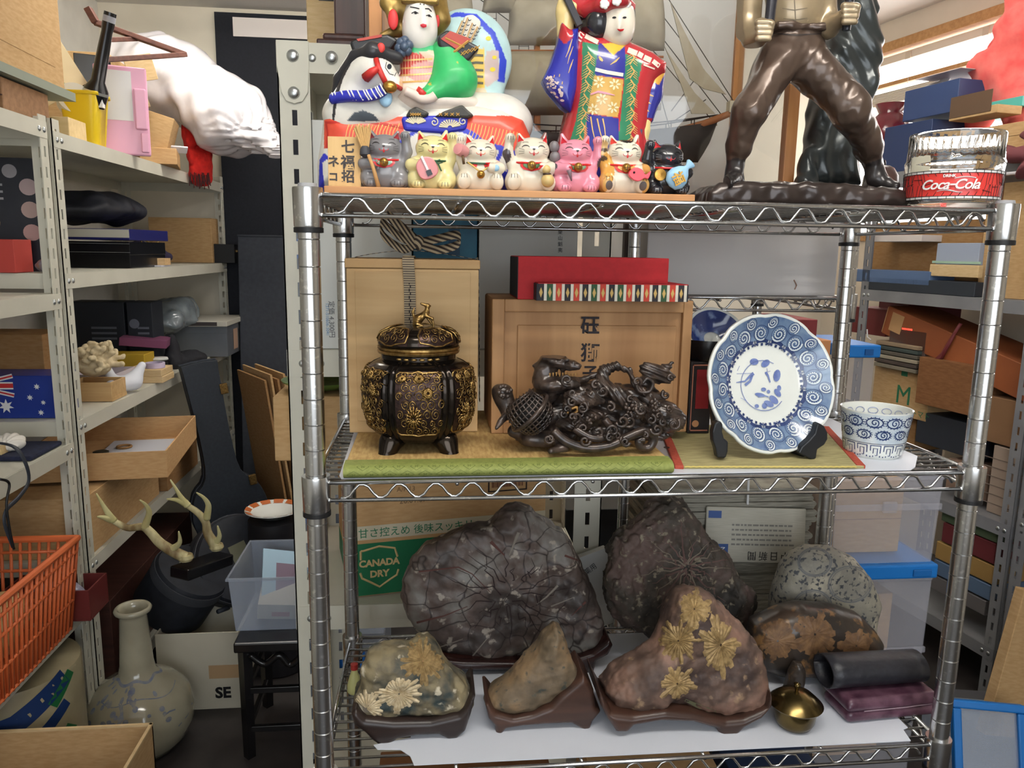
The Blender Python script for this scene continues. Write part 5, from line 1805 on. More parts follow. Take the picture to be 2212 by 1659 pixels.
SC = {'r': (198,66,48),'k': (44,40,44),'g': (50,84,54),'w': (222,214,196)}
seq = 'kgrkrkgrkgrkrkgrk'
nw = (b1 - b0 - .004) / len(seq)
stripe = {}
for i,ch in enumerate(seq):
 x = b0 + .002 + i * nw
 if ch not in stripe:
  s_ = stripe[ch] = MB().box(0,nw * .64,-.0006,0,.0006,zs).build('stripe',plain(SC[ch],.7),t,loc=(x,-.020,0))
  MB().prism([(nw * .32,zs * .2),(nw * .52,zs * .5),(nw * .32,zs * .8),(nw * .12,zs * .5)],-.0010,-.0006,None,'xz').build('diamond',plain((206,170,96),.6),s_)
 else:
  c = copy_part(stripe[ch],t,(x,-.020,0))
  copy_part(stripe[ch].children[0],c)
 if i == 0:
  wh = MB().box(nw * .66,nw * .98,-.0005,0,.0006,zs).build('white_stripe',plain(SC['w'],.7),t,loc=(x,-.020,0))
 else:
  copy_part(wh,t,(x,-.020,0))

# ------------------------------------------------------------------ carved lion and dragon sculpture
T = Tr(.088,1280,960,ZK)
K = T.k
t = thing('lion_carving','dark openwork carving of lions with a lattice ball and a dragon','sculpture',T.base)
CARV = mat('dark_lacquered_wood',(40,34,32),(74,60,52),rough=.32,metal=.2,scale=70,coat=.25,bump=.25,bdist=.0012)
Q = (1,1,1)

def cc(a,b,ya,yb,ra,rb,k=.004):
 return Cn(T.p(*a,ya),T.p(*b,yb),ra * K,rb * K,Q,k)

def ee(c,y,r,k=.004,rot=None):
 return El(T.p(*c,y),tuple(q * K for q in r),Q,k,rot)

w1,w2,w3 = wob(31,330),wob(32,700),wob(33,190)
rough_n = lambda P: .0016 * w1(P) + .0014 * np.abs(w2(P)) + .0008 * w3(P)
lo_,hi_ = T.p(1060,985,-.075),T.p(1490,760,.06)
pr_ = [cc((1140,945),(1420,940),0,0,26,24),cc((1180,900),(1440,900),.01,.01,34,30),ee((1230,850),.02,(86,40,34)),ee((1350,860),.015,(90,40,32))]
Blob('rock_mass',pr_,.0024,CARV,t,tr=T,lo=lo_,hi=hi_,noise=lambda P: rough_n(P) + .004 * np.maximum(0,w3(P) - .6))
# open-mouthed lion on top, back left
Blob('upper_lion_head',[ee((1212,784),-.006,(42,30,12),.003,(0,.22,0)),ee((1180,802),.004,(24,26,30),.006),ee((1196,774),.0,(26,24,10),.004),S(T.p(1208,772,-.022),6 * K,Q,.002),S(T.p(1224,776,-.024),6 * K,Q,.002),S(T.p(1250,796,-.02),5 * K,Q,.002),cc((1186,770),(1176,762),.0,.0,8,3),cc((1168,792),(1152,790),.004,.004,12,3),cc((1172,800),(1168,828),.0,.0,16,18),ee((1205,830),-.008,(48,28,18),.005),cc((1215,800),(1215,818),-.014,-.014,5,4),ee((1240,790),-.016,(16,10,7),.003),S(T.p(1238,784,-.02),5 * K,Q,.002),
       cc((1225,822),(1265,818),-.01,0,8,6),cc((1265,818),(1300,805),0,.004,7,5),cc((1185,845),(1150,880),.0,.01,24,20)],
  .0016,CARV,t,tr=T,lo=T.p(1120,905,-.06),hi=T.p(1320,755,.06),noise=lambda P: .0007 * w1(P) + .0005 * w2(P))
# leaping dragon body with its fin-like tail
Blob('dragon',[cc((1305,800),(1330,790),.0,.0,12,9),cc((1330,790),(1358,800),0,0,7,6),cc((1358,800),(1372,830),0,-.004,6,6),cc((1372,830),(1390,850),-.004,-.008,7,8),cc((1305,805),(1290,850),.0,-.01,14,16),cc((1300,830),(1330,850),-.01,-.02,14,16),cc((1330,850),(1380,885),-.02,-.025,17,18),cc((1380,885),(1400,905),-.025,-.02,15,12)],
  .0017,CARV,t,tr=T,lo=T.p(1265,930,-.06),hi=T.p(1425,765,.03),noise=lambda P: .0009 * np.sin(P[...,0] * 900 + P[...,2] * 600) + .0006 * w1(P))
Blob('tail_plume',[ee((1418,806),.004,(40,14,20),.004,(0,.38,0)),cc((1398,820),(1378,834),.0,.0,16,6),cc((1440,795),(1452,784),.002,.002,10,3)],.0016,CARV,t,tr=T,lo=T.p(1355,860,-.03),hi=T.p(1475,765,.035),
  noise=lambda P: .0012 * np.sin((P[...,2] * .9 + P[...,0] * .35) * 900))
MB().tube(spline([T.p(u,v,-.012) for u,v in ((1372,822),(1380,845),(1402,846),(1410,828),(1398,818),(1388,828))],5) + [],.0028,7).build('curling_tongue',CARV,t,smooth=2)
# lion biting in the middle
Blob('middle_lion_head',[ee((1255,862),-.034,(36,26,16),.004,(0,.25,0)),cc((1225,875),(1220,890),-.036,-.036,9,6),cc((1280,852),(1300,866),-.036,-.034,12,7),ee((1265,900),-.034,(34,24,14),.004),ee((1240,915),-.03,(38,26,16),.004),S(T.p(1276,850,-.05),4 * K,Q,.001),cc((1235,858),(1262,846),-.044,-.046,6,5)],
  .0016,CARV,t,tr=T,lo=T.p(1190,950,-.075),hi=T.p(1325,815,.01),noise=lambda P: .0007 * w1(P) + .0006 * np.sin(P[...,0] * 800 + P[...,2] * 1200))
MB().tube(spline([T.p(u,v,-.050) for u,v in ((1224,894),(1232,884),(1246,880),(1246,890),(1232,898))],4),.0022,6).build('gilt_teeth',mat('dull_gilt',(150,112,62),rough=.4,metal=.5),t,smooth=2)
# right lion
Blob('right_lion_head',[ee((1430,890),-.02,(34,30,26),.004),ee((1450,910),-.024,(30,26,18),.004),cc((1462,890),(1478,902),-.024,-.022,9,6),cc((1440,925),(1470,920),-.02,-.02,12,8),ee((1420,940),-.005,(26,24,12),.004),cc((1440,945),(1450,930),0,0,10,8)],
  .0017,CARV,t,tr=T,lo=T.p(1380,970,-.065),hi=T.p(1495,845,.03),noise=lambda P: .0007 * w1(P) + .0007 * np.sin(P[...,0] * 500 + P[...,2] * 1300))
cu = MB()
rg = random.Random(5)
for (u,v,y,n,sp) in ((1415,875,-.045,16,12),(1363,880,-.036,20,13),(1090,845,-.02,14,14),(1275,905,-.050,12,12),(1370,900,-.04,10,10)):
 for i in range(n):
  a,r = rg.random() * 6.28,sp * math.sqrt(rg.random())
  cu.ball(T.p(u + r * cos(a),v + r * sin(a),y - .004 * rg.random()),rg.uniform(.0022,.0036),6)
cu.build('curled_manes',CARV,t,smooth=2)['kind'] = 'stuff'
Blob('left_leg',[cc((1085,850),(1100,890),.0,-.01,22,18),cc((1090,900),(1072,925),-.02,-.03,9,4),cc((1110,930),(1150,945),-.0,-.01,14,18),cc((1150,950),(1215,950),-.012,-.03,26,16),cc((1205,950),(1215,968),-.04,-.05,13,12),cc((1215,970),(1190,975),-.05,-.062,11,7),cc((1138,955),(1142,966),.01,.01,12,8)],
  .0018,CARV,t,tr=T,lo=T.p(1055,992,-.08),hi=T.p(1250,820,.05),noise=lambda P: .0006 * w1(P))
mb = MB()
mb.tube(spline([T.p(u,v,y) for u,v,y in ((1195,930,-.05),(1225,955,-.055),(1270,968,-.056),(1320,962,-.054),(1360,942,-.05),(1395,930,-.046),(1412,944,-.044),(1404,965,-.044),(1384,966,-.046),(1380,952,-.047),(1392,950,-.047))],6),[.0062] * 45 + [.0055] * 10 + [.0045] * 6,9)
mb.build('base_scroll',CARV,t,smooth=2)
MB().tube(spline([T.p(u,v,y) for u,v,y in ((1240,925,-.045),(1275,945,-.052),(1305,945,-.05),(1318,925,-.046),(1306,905,-.044))],6),.0055,8).build('base_scroll',CARV,t,smooth=2)
MB().tube(spline([T.p(u,v,-.05) for u,v in ((1272,930),(1284,945),(1300,938),(1296,926),(1286,930))],5),.0028,7).build('base_scroll',CARV,t,smooth=2)
cl = MB()
rg = random.Random(15)
for i in range(46):
 u,v = rg.uniform(1130,1460),rg.uniform(815,955)
 y = -.030 - .022 * (v - 815) / 140 - rg.uniform(0,.012)
 r_ = rg.uniform(7,15)
 a0,sg = rg.random() * 6.28,rg.choice((-1,1))
 if math.hypot(u - 1144,v - 890) < 58:
  continue
 cl.tube([T.p(u + r_ * (1 - .8 * k / 12) * cos(a0 + sg * k * .62),v + r_ * (1 - .8 * k / 12) * sin(a0 + sg * k * .62),y - .0004 * k) for k in range(13)],[.0026 - .0001 * k for k in range(13)],6)
cl.build('carved_curls',CARV,t,smooth=2)['kind'] = 'stuff'
tt = MB()
for i in range(9):
 tt.tube([T.p(1188 + i * 7,806 - (i % 3) + (i > 5) * 2,-.028),T.p(1188 + i * 7,814 - (i % 3),-.029)],(.0016,.0005),5)
tt.build('carved_teeth',mat('dull_gilt',(0,0,0)),t)['kind'] = 'stuff'
# lattice ball
c0 = Vector(T.p(1144,890,-.028))
RB = .0305
lb = MB()
for fam in (1,-1):
 for i in range(11):
  q = -1.25 + i * .25
  pts = []
  for j in range(17):
   s_ = -1.45 + j * 2.9 / 16
   a,b = (q + s_) / 1.6,(s_ - q) / 1.6
   if fam < 0:
    b = -b
   pts.append(c0 + Vector((RB * sin(a) * cos(b),-RB * cos(a) * cos(b),RB * sin(b))))
  lb.tube(pts,.0013,5)
lb.build('lattice_ball',CARV,t,smooth=2)
tl = Euler((.2,.75,0)).to_matrix()
MB().tube([c0 + tl @ Vector((.001,-(RB + .001) * cos(a),(RB + .001) * sin(a))) for a in [2 * PI * i / 28 for i in range(28)]],.0032,8,closed=True).build('ball_band',CARV,t,smooth=2)
MB().ball(c0,RB * .80,14).build('ball_core',mat('ball_core_dark',(22,19,18),rough=.7),t,smooth=2)

# ------------------------------------------------------------------ blue and white plate on a black stand
PORC = mat('porcelain',(226,228,222),(218,221,216),rough=.1,coat=.6,scale=10)
COB = mat('cobalt_wash',(116,138,164),(86,108,144),rough=.12,coat=.6,scale=60)
COBD = mat('cobalt_line',(36,52,92),(50,66,112),rough=.15,coat=.5,scale=120)
PY = .075
pc = at(1659,829,Y=PY + .012)
PR = .5 * (at(1804,829,Y=PY + .012).x - at(1513,829,Y=PY + .012).x) * 1.0
ZS2 = ZL + .0045
t = thing('porcelain_plate','blue and white lobed plate with octopus scrolls propped on a black stand','plate',pc,rot=(-.24,0,.13))

def plate_h(r):
 q = r / PR
 return .0 if q < .52 else .022 * ((q - .52) / .48) ** 1.25

def lob(a):
 return 1 - .035 * (1 - abs(cos(4 * (a + .35)))) ** 2.2

def pl_pt(x,z,off):
 r,a = math.hypot(x,z),math.atan2(z,x)
 l = 1 + (lob(a) - 1) * max(0,min(1,(r / PR - .5) * 2.5))
 return Vector((x * l,.010 - plate_h(r) - off,z * l))

n = 96
rows = [[pl_pt(PR * q * cos(2 * PI * k / n),PR * q * sin(2 * PI * k / n),0) for k in range(n)] for q in (.02,.2,.4,.5,.56,.62,.68,.74,.80,.86,.92,.97,1.0)]
MB().ringsheet(rows).build('dish',PORC,t,smooth=2,solid=.0045)
fr = MB().sheet([[pl_pt(PR * q * cos(2 * PI * k / n),PR * q * sin(2 * PI * k / n),.0034) for k in range(n + 1)] for q in (.63,.7,.77,.84,.90,.955)])
fr.build('blue_border',COB,t,smooth=2)
PS = Surf(lambda x,z,off: pl_pt(x,z,off + .0032))
wl,dlk = [],[]
rg = random.Random(2)
cent = []
for i in range(16):
 a = i * 2 * PI / 16 + .1
 cent.append((PR * .735 * cos(a),PR * .735 * sin(a),PR * .112))
 a += PI / 16
 cent.append((PR * .875 * cos(a),PR * .875 * sin(a),PR * .082))
for (cx,cz,R_) in cent:
 s_ = rg.choice((-1,1))
 a0 = rg.random() * 6.28
 sp = spiral(cx,cz,R_ * .92,2.1,a0,s_,34)
 wl.append((sp,(.0022,.0014)))
 dlk.append(([(cx + R_ * 1.02 * cos(b),cz + R_ * 1.02 * sin(b)) for b in [k * PI / 9 for k in range(19)]],.0007))
 for k in range(16):
  b = k * PI / 8
  dlk.append(([(cx + R_ * .60 * cos(b),cz + R_ * .60 * sin(b)),(cx + R_ * .74 * cos(b),cz + R_ * .74 * sin(b))],.0011))
 sp2 = spiral(cx,cz,R_ * .66,1.6,a0 + .3,s_,22)
 dlk.append((sp2,(.0010,.0008)))
flat_rib(MB(),PS,wl,.0006).build('pale_scrolls',plain((206,214,216),.15),t)['kind'] = 'stuff'
flat_rib(MB(),PS,dlk,.0008).build('dark_scroll_lines',COBD,t)['kind'] = 'stuff'
# lambrequin ring
mb = MB()
for i in range(16):
 a = i * PI / 8 + .05
 def pq(r,b): return (PR * r * cos(a + b),PR * r * sin(a + b))
 flat_rib(mb,PS,[([pq(.61,-.15),pq(.625,-.08),pq(.628,0),pq(.625,.08),pq(.61,.15)],PR * .05),([pq(.565,-.15),pq(.59,-.13)],PR * .05),([pq(.565,.15),pq(.59,.13)],PR * .05),([pq(.575,-.03),pq(.575,.03)],PR * .04)],.0004)
 flat_rib(mb,PS,[([pq(.555,-.185),pq(.64,-.185)],.0008),([pq(.555,.185),pq(.64,.185)],.0008)],.0005)
mb.build('lambrequin_ring',COBD,t)['kind'] = 'stuff'
COBM = mat('cobalt_mid',(96,112,166),(122,138,184),rough=.12,coat=.5,scale=80)
mb = MB()

def ppx(u,v):
 return ((u - 1659) / 145 * PR,(829 - v) / 145 * PR)

ring = [(PR * .36 * cos(b) - PR * .03,PR * .36 * sin(b) - PR * .02) for b in [math.radians(q) for q in range(60,330,10)]]
flat_rib(mb,PS,[(ring,.0010)],.0004)
for (u,v,rx_,rz_,an) in ((1636,782,10,7,0),(1662,786,11,7,-.5),(1687,812,8,13,.3),(1690,838,5,6,0),(1686,848,6,10,-.7),(1676,862,7,12,-.9),(1664,870,6,12,-1.2),(1654,874,6,6,0),(1636,874,5,4,0),(1654,840,6,4,0),(1645,851,12,4,.2),(1665,845,4,4,0)):
 mb.sheet([[PS.hit(*ppx(u + q * (rx_ * cos(b) * cos(an) - rz_ * sin(b) * sin(an)),v + q * (rx_ * cos(b) * sin(an) + rz_ * sin(b) * cos(an))),.0004) for b in [k * PI / 7 for k in range(15)]] for q in (.02,.6,1)])
flat_rib(mb,PS,[([ppx(*q) for q in ((1592,824),(1612,822),(1624,812),(1633,806))],(.001,.005)),([ppx(*q) for q in ((1594,806),(1612,806),(1630,806))],.0007),([ppx(*q) for q in ((1612,830),(1624,822),(1630,810))],(.004,.003)),([ppx(*q) for q in ((1661,804),(1666,812),(1670,826))],(.004,.002)),([ppx(*q) for q in ((1664,796),(1666,804),(1672,802))],.0008),([ppx(*q) for q in ((1640,855),(1656,853),(1664,856))],.0018),([ppx(*q) for q in ((1602,790),(1596,800))],.0006),([ppx(*q) for q in ((1600,856),(1612,862))],.0006)],.0006)
mb.build('landscape_medallion',COBM,t)['kind'] = 'stuff'

T = Tr(.056,1650,985,ZS2)
t = thing('plate_stand','black folding stand holding up the blue plate','plate stand',T.base)
for (pl,dx) in ((px(1540,912,1545,908,1553,908,1557,914,1556,930,1560,944,1569,952,1568,972,1564,986,1545,986,1542,968,1536,950,1535,930),.02),(px(1759,914,1764,911,1775,918,1782,932,1782,946,1775,958,1760,968,1757,988,1745,989,1719,976,1726,962,1742,948,1754,934),-.02)):
 a = MB().prism(T.pts(pl),-.008,.006,None,'xz').build('arm',plain((26,27,30),.35),t,bevel=.002)
 xs = sum(T(*q)[0] for q in pl) / len(pl)
 MB().tube([(xs,.0,.012),(xs + dx,.085,.06)],.004,6).build('rear_strut',plain((26,27,30),.35),t)
 MB().tube([(xs + dx * .5,.004,.004),(xs + dx * 2,.10,.004)],.004,6).build('foot',plain((26,27,30),.35),t)

# ------------------------------------------------------------------ soba cup
CY_ = .092
cc_ = at(1886,960,Y=CY_)
t = thing('porcelain_cup','small blue and white cup with octopus scroll pattern beside the plate','cup',(cc_.x,CY_,ZL))
ch = at(1886,882,Y=CY_).z - ZL + .001
r1 = .5 * (at(1957,900,Y=CY_).x - at(1820,900,Y=CY_).x)
r0 = .5 * (at(1940,980,Y=CY_).x - at(1828,980,Y=CY_).x)

def cr(z):
 q = z / ch
 return r0 + (r1 - r0) * q ** 1.2 - (.004 * (1 - q * 12) if q < 1 / 12 else 0)

zs = [0,.003,.007,.016,.03,.045,.06,ch - .002,ch]
pf = [(cr(z),z) for z in zs if z <= ch] + [(cr(ch) - .0022,ch - .0004),(cr(ch) - .0036,ch - .004),(cr(.03) - .004,.03),(r0 * .7,.008),(.0001,.007)]
MB().lathe(pf,48).build('body',PORC,t,smooth=1)
CS = Surf(lambda x,z,off: (lambda a,r: Vector((r * sin(a),-r * cos(a),z)))(x / r1,cr(z) + off))
zb_,zc_2 = ch * .36,ch * .97
MB().sheet([[CS.hit(x,z,.0003) for x in np.linspace(-PI * r1,PI * r1,61)] for z in np.linspace(zb_,zc_2,8)]).build('blue_ground',mat('pale_cobalt',(204,212,216),(180,194,206),rough=.12,coat=.5,scale=70),t,smooth=2)
mb = MB()
L_ = []
for row,(zz,R_) in enumerate(((ch * .54,.0098),(ch * .80,.0112))):
 m_ = 11
 for i in range(m_):
  x = -PI * r1 + 2 * PI * r1 * (i + .5 * row) / m_
  L_.append(([(x + R_ * cos(b),zz + R_ * .62 * sin(b)) for b in [k * PI / 9 for k in range(19)]],.0017))
  L_.append((spiral(x,zz,R_ * .62,1.5,i,1,16),.0016))
  for k in range(16):
   b = k * PI / 8
   L_.append(([(x + R_ * 1.05 * cos(b),zz + R_ * .65 * sin(b)),(x + R_ * 1.3 * cos(b),zz + R_ * .8 * sin(b))],.0012))
for i in range(15):
 x = -PI * r1 + 2 * PI * r1 * i / 15
 w_ = 2 * PI * r1 / 15
 L_.append(([(x,ch * .05),(x,ch * .31),(x + w_ * .74,ch * .31),(x + w_ * .74,ch * .06)],.0019))
 L_.append(([(x + w_ * .22,ch * .06),(x + w_ * .22,ch * .25),(x + w_ * .52,ch * .25),(x + w_ * .52,ch * .10),(x + w_ * .37,ch * .10)],.0014))
L_.append(([(x,ch * .345) for x in np.linspace(-PI * r1,PI * r1,50)],.0008))
flat_rib(mb,CS,L_,.0006).build('scroll_and_fret_lines',COBD,t)['kind'] = 'stuff'
IS = Surf(lambda x,z,off: (lambda a,r: Vector((r * sin(a),-r * cos(a),z)))(x / r1,cr(z) - .0046))
L_ = []
for i in range(14):
 x = -PI * r1 + 2 * PI * r1 * i / 14
 L_.append(([(x + .008 * cos(b),ch - .012 + .0045 * sin(b)) for b in [k * PI / 7 for k in range(15)]],.0009))
flat_rib(MB(),IS,L_,0).build('inner_loops',COBM,t)['kind'] = 'stuff'

# ------------------------------------------------------------------ what stands behind the plate
T = Tr(.225,1545,700,ZL + .0045)
t = thing('black_lacquer_bowl','black lacquer bowl stacked behind the blue plate','bowl',T.base + Vector((.0,.02,0)))
zb_ = T(1510,790)[1]
MB().lathe([(.030,zb_),(.046,zb_ + .01),(.052,zb_ + .03),(.050,zb_ + .042),(.046,zb_ + .040),(.030,zb_ + .012),(.0001,zb_ + .01)],32).build('body',BLACKG,t,smooth=1)
MB().lathe([(.028,zb_ - .012),(.030,zb_)],24).build('foot_ring',BLACKG,t,smooth=1)
pc = at(1547,722,Y=.245)
t = thing('blue_bowl','deep blue patterned bowl tilted up behind the plate','bowl',pc,rot=(.9,0,.05))
RR_ = .5 * (at(1612,722,Y=.245).x - at(1484,722,Y=.245).x)
rows = [[Vector((RR_ * q * (1 - .03 * (1 - abs(cos(4 * a))) ** 2) * cos(a),RR_ * q * sin(a) * (1 - .03 * (1 - abs(cos(4 * a))) ** 2),-.022 + .026 * q ** 2)) for a in [2 * PI * k / 64 for k in range(65)]] for q in (.01,.3,.55,.75,.9,1)]
MB().sheet(rows).build('dish',PORC,t,smooth=2,solid=.003)
rows = [[Vector((RR_ * q * cos(a) * .98,RR_ * q * sin(a) * .98,-.0185 + .026 * q ** 2)) for a in [2 * PI * k / 48 for k in range(49)]] for q in (.3,.5,.72,.92)]
MB().sheet(rows).build('blue_ground',mat('deep_cobalt',(34,52,110),(120,140,180),rough=.12,coat=.5,scale=45,lo=.5,hi=.62),t,smooth=2)
T = Tr(.290,1645,690,ZL)
t = thing('pottery_dish','speckled brown pottery dish standing on edge behind the plate','dish',(T.base.x,.295,at(1645,705,Y=.29).z - .02),rot=(1.35,0,0))
MB().lathe([(.0001,0),(.025,0),(.034,.006),(.036,.012),(.033,.012),(.024,.005),(.0001,.004)],32).build('body',mat('brown_stoneware',(122,98,72),(84,66,50),rough=.6,scale=50),t,smooth=1)
T = Tr(.205,1512,940,ZS2)
t = thing('label_box','dark red and black printed box standing behind the plate','box',T.base)
x0,x1,zt_ = T(1489,860)[0],T(1536,860)[0],T(1510,782)[1]
MB().box(x0,x1,0,.06,0,zt_).build('body',plain((34,28,30),.4),t,bevel=.001)
fr = MB()
for i_ in (.0025,):
 fr.box(x0 + .003,x1 - .003,-.0005,0,zt_ - .006,zt_ - .004).box(x0 + .003,x1 - .003,-.0005,0,.004,.006).box(x0 + .003,x0 + .0045,-.0005,0,.004,zt_ - .004)
fr.build('border_line',plain((170,110,90),.5),t)
MB().box(x0 + .010,x1 - .004,-.0004,0,zt_ * .35,zt_ - .012).build('red_panel',plain((120,24,30),.4),t)
MB().lathe([(.0055,0),(.0055,.0006)],20,Matrix.Translation((x0 + .012,-.0001,zt_ * .14)) @ Matrix.Rotation(PI / 2,4,'X')).build('round_emblem',plain((180,130,90),.5),t)
o = MB().box(0,.004,0,.004,0,.004)
# little ring lying on the mat
tag(MB().tube([(.004 * cos(a),.003 * sin(a) * 1.2,0) for a in [2 * PI * i / 16 for i in range(16)]],.0005,5,closed=True).build('wire_ring',BLACK,smooth=2,loc=at(1440,968,Z=ZS2) + Vector((0,0,.0010))),'tiny black wire ring lying on the small mat','ring')

# things on the cream shelving behind the middle shelf
BKW = mat('white_card_box',(214,216,212),(206,208,204),rough=.7,scale=4)
zC = 1.2625

def slip(name,label,u0,u1,vt,y,m,depth=.2,cat='box',zb=zC):
 x0,x1 = at(u0,650,Y=y).x,at(u1,650,Y=y).x
 z1 = at((u0 + u1) / 2,vt,Y=y).z
 t = thing(name,label,cat,((x0 + x1) / 2,y,zb))
 h = (x1 - x0) / 2
 MB().box(-h,h,0,depth,0,z1 - zb).build('body',m,t,bevel=.0015)
 return t,h,z1 - zb

t,h,z1 = slip('book_slipcase','tall white book slipcase printed with a price behind the left rack post',684,890,262,.515,BKW)
for s_,u,sz,cl in (('定価 4,300円',716,.0125,(90,90,92)),('1371-510606-3041',707,.008,(120,160,196))):
 q = at(u,690,Y=.515)
 text(s_,sz,plain(cl,.7),t,(q.x - t.location.x,-.0006,q.z - zC),rot=(PI / 2,PI / 2,0))
t,h,z1 = slip('blue_book_box','teal blue printed box between two white slipcases',893,1030,452,.52,mat('teal_print',(34,92,122),(50,122,150),rough=.5,scale=14),.18)
for (a,b,c,d) in ((.1,.45,.55,.9),(-.6,-.1,.1,.5),(.15,.8,.1,.42)):
 MB().box(h * a,h * b,-.0006,0,z1 * (.35 + c * .6),z1 * (.35 + d * .6)).build('print_block',plain((36,78,108),.5),t)
t,h,z1 = slip('book_slipcase','white book slipcase with a small column of characters behind the red box',1034,1244,300,.515,BKW)
for i,ch in enumerate('東山魁夷'):
 q = at(1210,502 + i * 13,Y=.515)
 text(ch,.0095,plain((60,60,62),.7),t,(q.x - t.location.x,-.0006,q.z - zC))
x0,x1 = at(1308,500,Y=.75).x,at(1392,500,Y=.75).x
t = thing('dark_plank','dark brown upright plank between the slipcase and the white carton','plank',((x0 + x1) / 2,.60,1.372),0)
MB().box(-(x1 - x0) / 2 * .92,(x1 - x0) / 2 * .92,-.01,.01,0,.26).build('board',wood('dark_plank_wood',(66,50,42),(52,38,32),'z'),t,bevel=.002)
MB().box((x1 - x0) / 2 * .80,(x1 - x0) / 2 * .92,-.012,-.010,0,.26).build('pale_edge',wood('plank_edge',(110,80,56),(96,68,46),'z'),t)
y = .45
x0,x1 = at(1393,560,Y=y).x,at(1806,560,Y=y).x
t = carton('white_carton','large plain white carton lying on the rear chrome rack',((x0 + x1) / 2 + .004,y + .15,1.3735),(x1 - x0,.30,at(1600,440,Y=y).z - 1.3735),m=mat('white_carton_card',(206,202,200),(198,194,192),rough=.7,scale=3))
MB().tube([(.10,-.1508,.03),(.106,-.1512,.02),(.103,-.1508,.012)],.0012,4).build('scuff',plain((150,120,104),.8),t)
p = at(700,840,Y=.56)
t = thing('green_dish','green patterned dish edge on the cream shelf behind the left post','dish',(p.x - .01,.60,1.175),0)
MB().lathe([(.0001,0),(.05,.0),(.075,.012),(.078,.016),(.073,.016),(.05,.005),(.0001,.004)],32).build('body',mat('green_lacquer',(120,150,70),(80,104,50),rough=.3,scale=30),t,smooth=1)
carton('kraft_box','plain brown box on the shelf under the green dish',(p.x + .04,.63,1.045),(.26,.22,.125),m=card(0))

# ------------------------------------------------------------------ bottom shelf: liner and stones
ZBS = ZB + .0008
o = MB().prism([(.118,.010),(.80,.004),(.835,.004),(.840,.030),(.850,.034),(.850,.345),(.105,.345),(.112,.07),(.06,.058),(.066,.048),(.098,.045),(.112,.03)],ZBS,ZBS + .0012).build('shelf_liner',LINER)
tag(o,'milky plastic sheet lying on the lower wire shelf under the stones','sheet')
mb = MB()
ZL2 = ZBS + .0018

def stonemat(name,cols,vein,crack,s1=18,s2=90,cr_=0,rough=.65,vlo=.60,vhi=.66,bump=.6):
 m = mat(name,cols[0],cols[1],rough=rough,scale=s1,detail=8,lo=.38,hi=.62,c3=cols[2] if len(cols) > 2 else None,bump=0)
 nt = m.node_tree
 b = nt.nodes['Principled BSDF']
 base = b.inputs['Base Color'].links[0].from_socket
 tc = [n for n in nt.nodes if n.type == 'TEX_COORD'][0]

 def layer(src,col,tex,sc,lo,hi,outp):
  n = nt.nodes.new(tex)
  n.inputs['Scale'].default_value = sc
  if tex == 'ShaderNodeTexNoise':
   n.inputs['Detail'].default_value = 6
  else:
   n.feature = 'DISTANCE_TO_EDGE'
  wv = nt.nodes.new('ShaderNodeTexNoise')
  wv.inputs['Scale'].default_value = sc * .8
  ad = nt.nodes.new('ShaderNodeMixRGB')
  ad.inputs[0].default_value = .03 if tex != 'ShaderNodeTexNoise' else .0
  nt.links.new(tc.outputs['Object'],wv.inputs['Vector'])
  nt.links.new(tc.outputs['Object'],ad.inputs[1])
  nt.links.new(wv.outputs['Color'],ad.inputs[2])
  nt.links.new(ad.outputs[0],n.inputs['Vector'])
  mr = nt.nodes.new('ShaderNodeMapRange')
  mr.inputs['From Min'].default_value,mr.inputs['From Max'].default_value = lo,hi
  nt.links.new(n.outputs[outp],mr.inputs['Value'])
  mx = nt.nodes.new('ShaderNodeMixRGB')
  mx.inputs[2].default_value = lin(col)
  nt.links.new(mr.outputs[0],mx.inputs[0])
  nt.links.new(src,mx.inputs[1])
  return mx.outputs[0],n.outputs[outp]
 if vein:
  base,_ = layer(base,vein,'ShaderNodeTexNoise',s2,vlo,vhi,'Fac')
 hgt = None
 if cr_:
  base,hgt = layer(base,crack,'ShaderNodeTexVoronoi',cr_,.035,.0,'Distance')
 nt.links.new(base,b.inputs['Base Color'])
 nz = nt.nodes.new('ShaderNodeTexNoise')
 nz.inputs['Scale'].default_value = s2 * 1.3
 nz.inputs['Detail'].default_value = 6
 nt.links.new(tc.outputs['Object'],nz.inputs['Vector'])
 bp = nt.nodes.new('ShaderNodeBump')
 bp.inputs['Strength'].default_value = bump
 bp.inputs['Distance'].default_value = .002
 nt.links.new(nz.outputs['Fac'],bp.inputs['Height'])
 nt.links.new(bp.outputs[0],b.inputs['Normal'])
 return m

def blossom(bl,T,cu,cv,r,n,m,parent,core=None,seed=0,h=.0022,sq=1.0,r0=.06):
 rg = random.Random(seed)
 mb = MB()
 for i in range(n):
  a = 2 * PI * (i + rg.uniform(-.25,.25)) / n
  R_ = r * rg.uniform(.6,1.08)
  w = PI * r / n * rg.uniform(.8,1.25)
  rows = []
  for k in range(6):
   q = r0 + (1 - r0) * k / 5
   ww = w * (.35 + .65 * q) * (1 if k < 5 else .55)
   c = []
   for s_ in (-1,0,1):
    u = cu + R_ * q * cos(a) - s_ * ww * sin(a)
    v = cv + (R_ * q * sin(a) + s_ * ww * cos(a)) * sq
    c.append(bl.hit(*T(u,v),(h if s_ == 0 else .0001) * (1 if k < 5 else .3)))
   rows.append(c)
  if all(p is not None for rr in rows for p in rr):
   mb.sheet(rows)
 if mb.v:
  f = mb.build('crystal_blossom',m,parent,smooth=False)
  f['kind'] = 'stuff'
  if core:
   patch(bl,T.pts(ell(cu,cv,r * .2,r * .22 * sq)),'blossom_core',core,f,off=.0015)
  return f

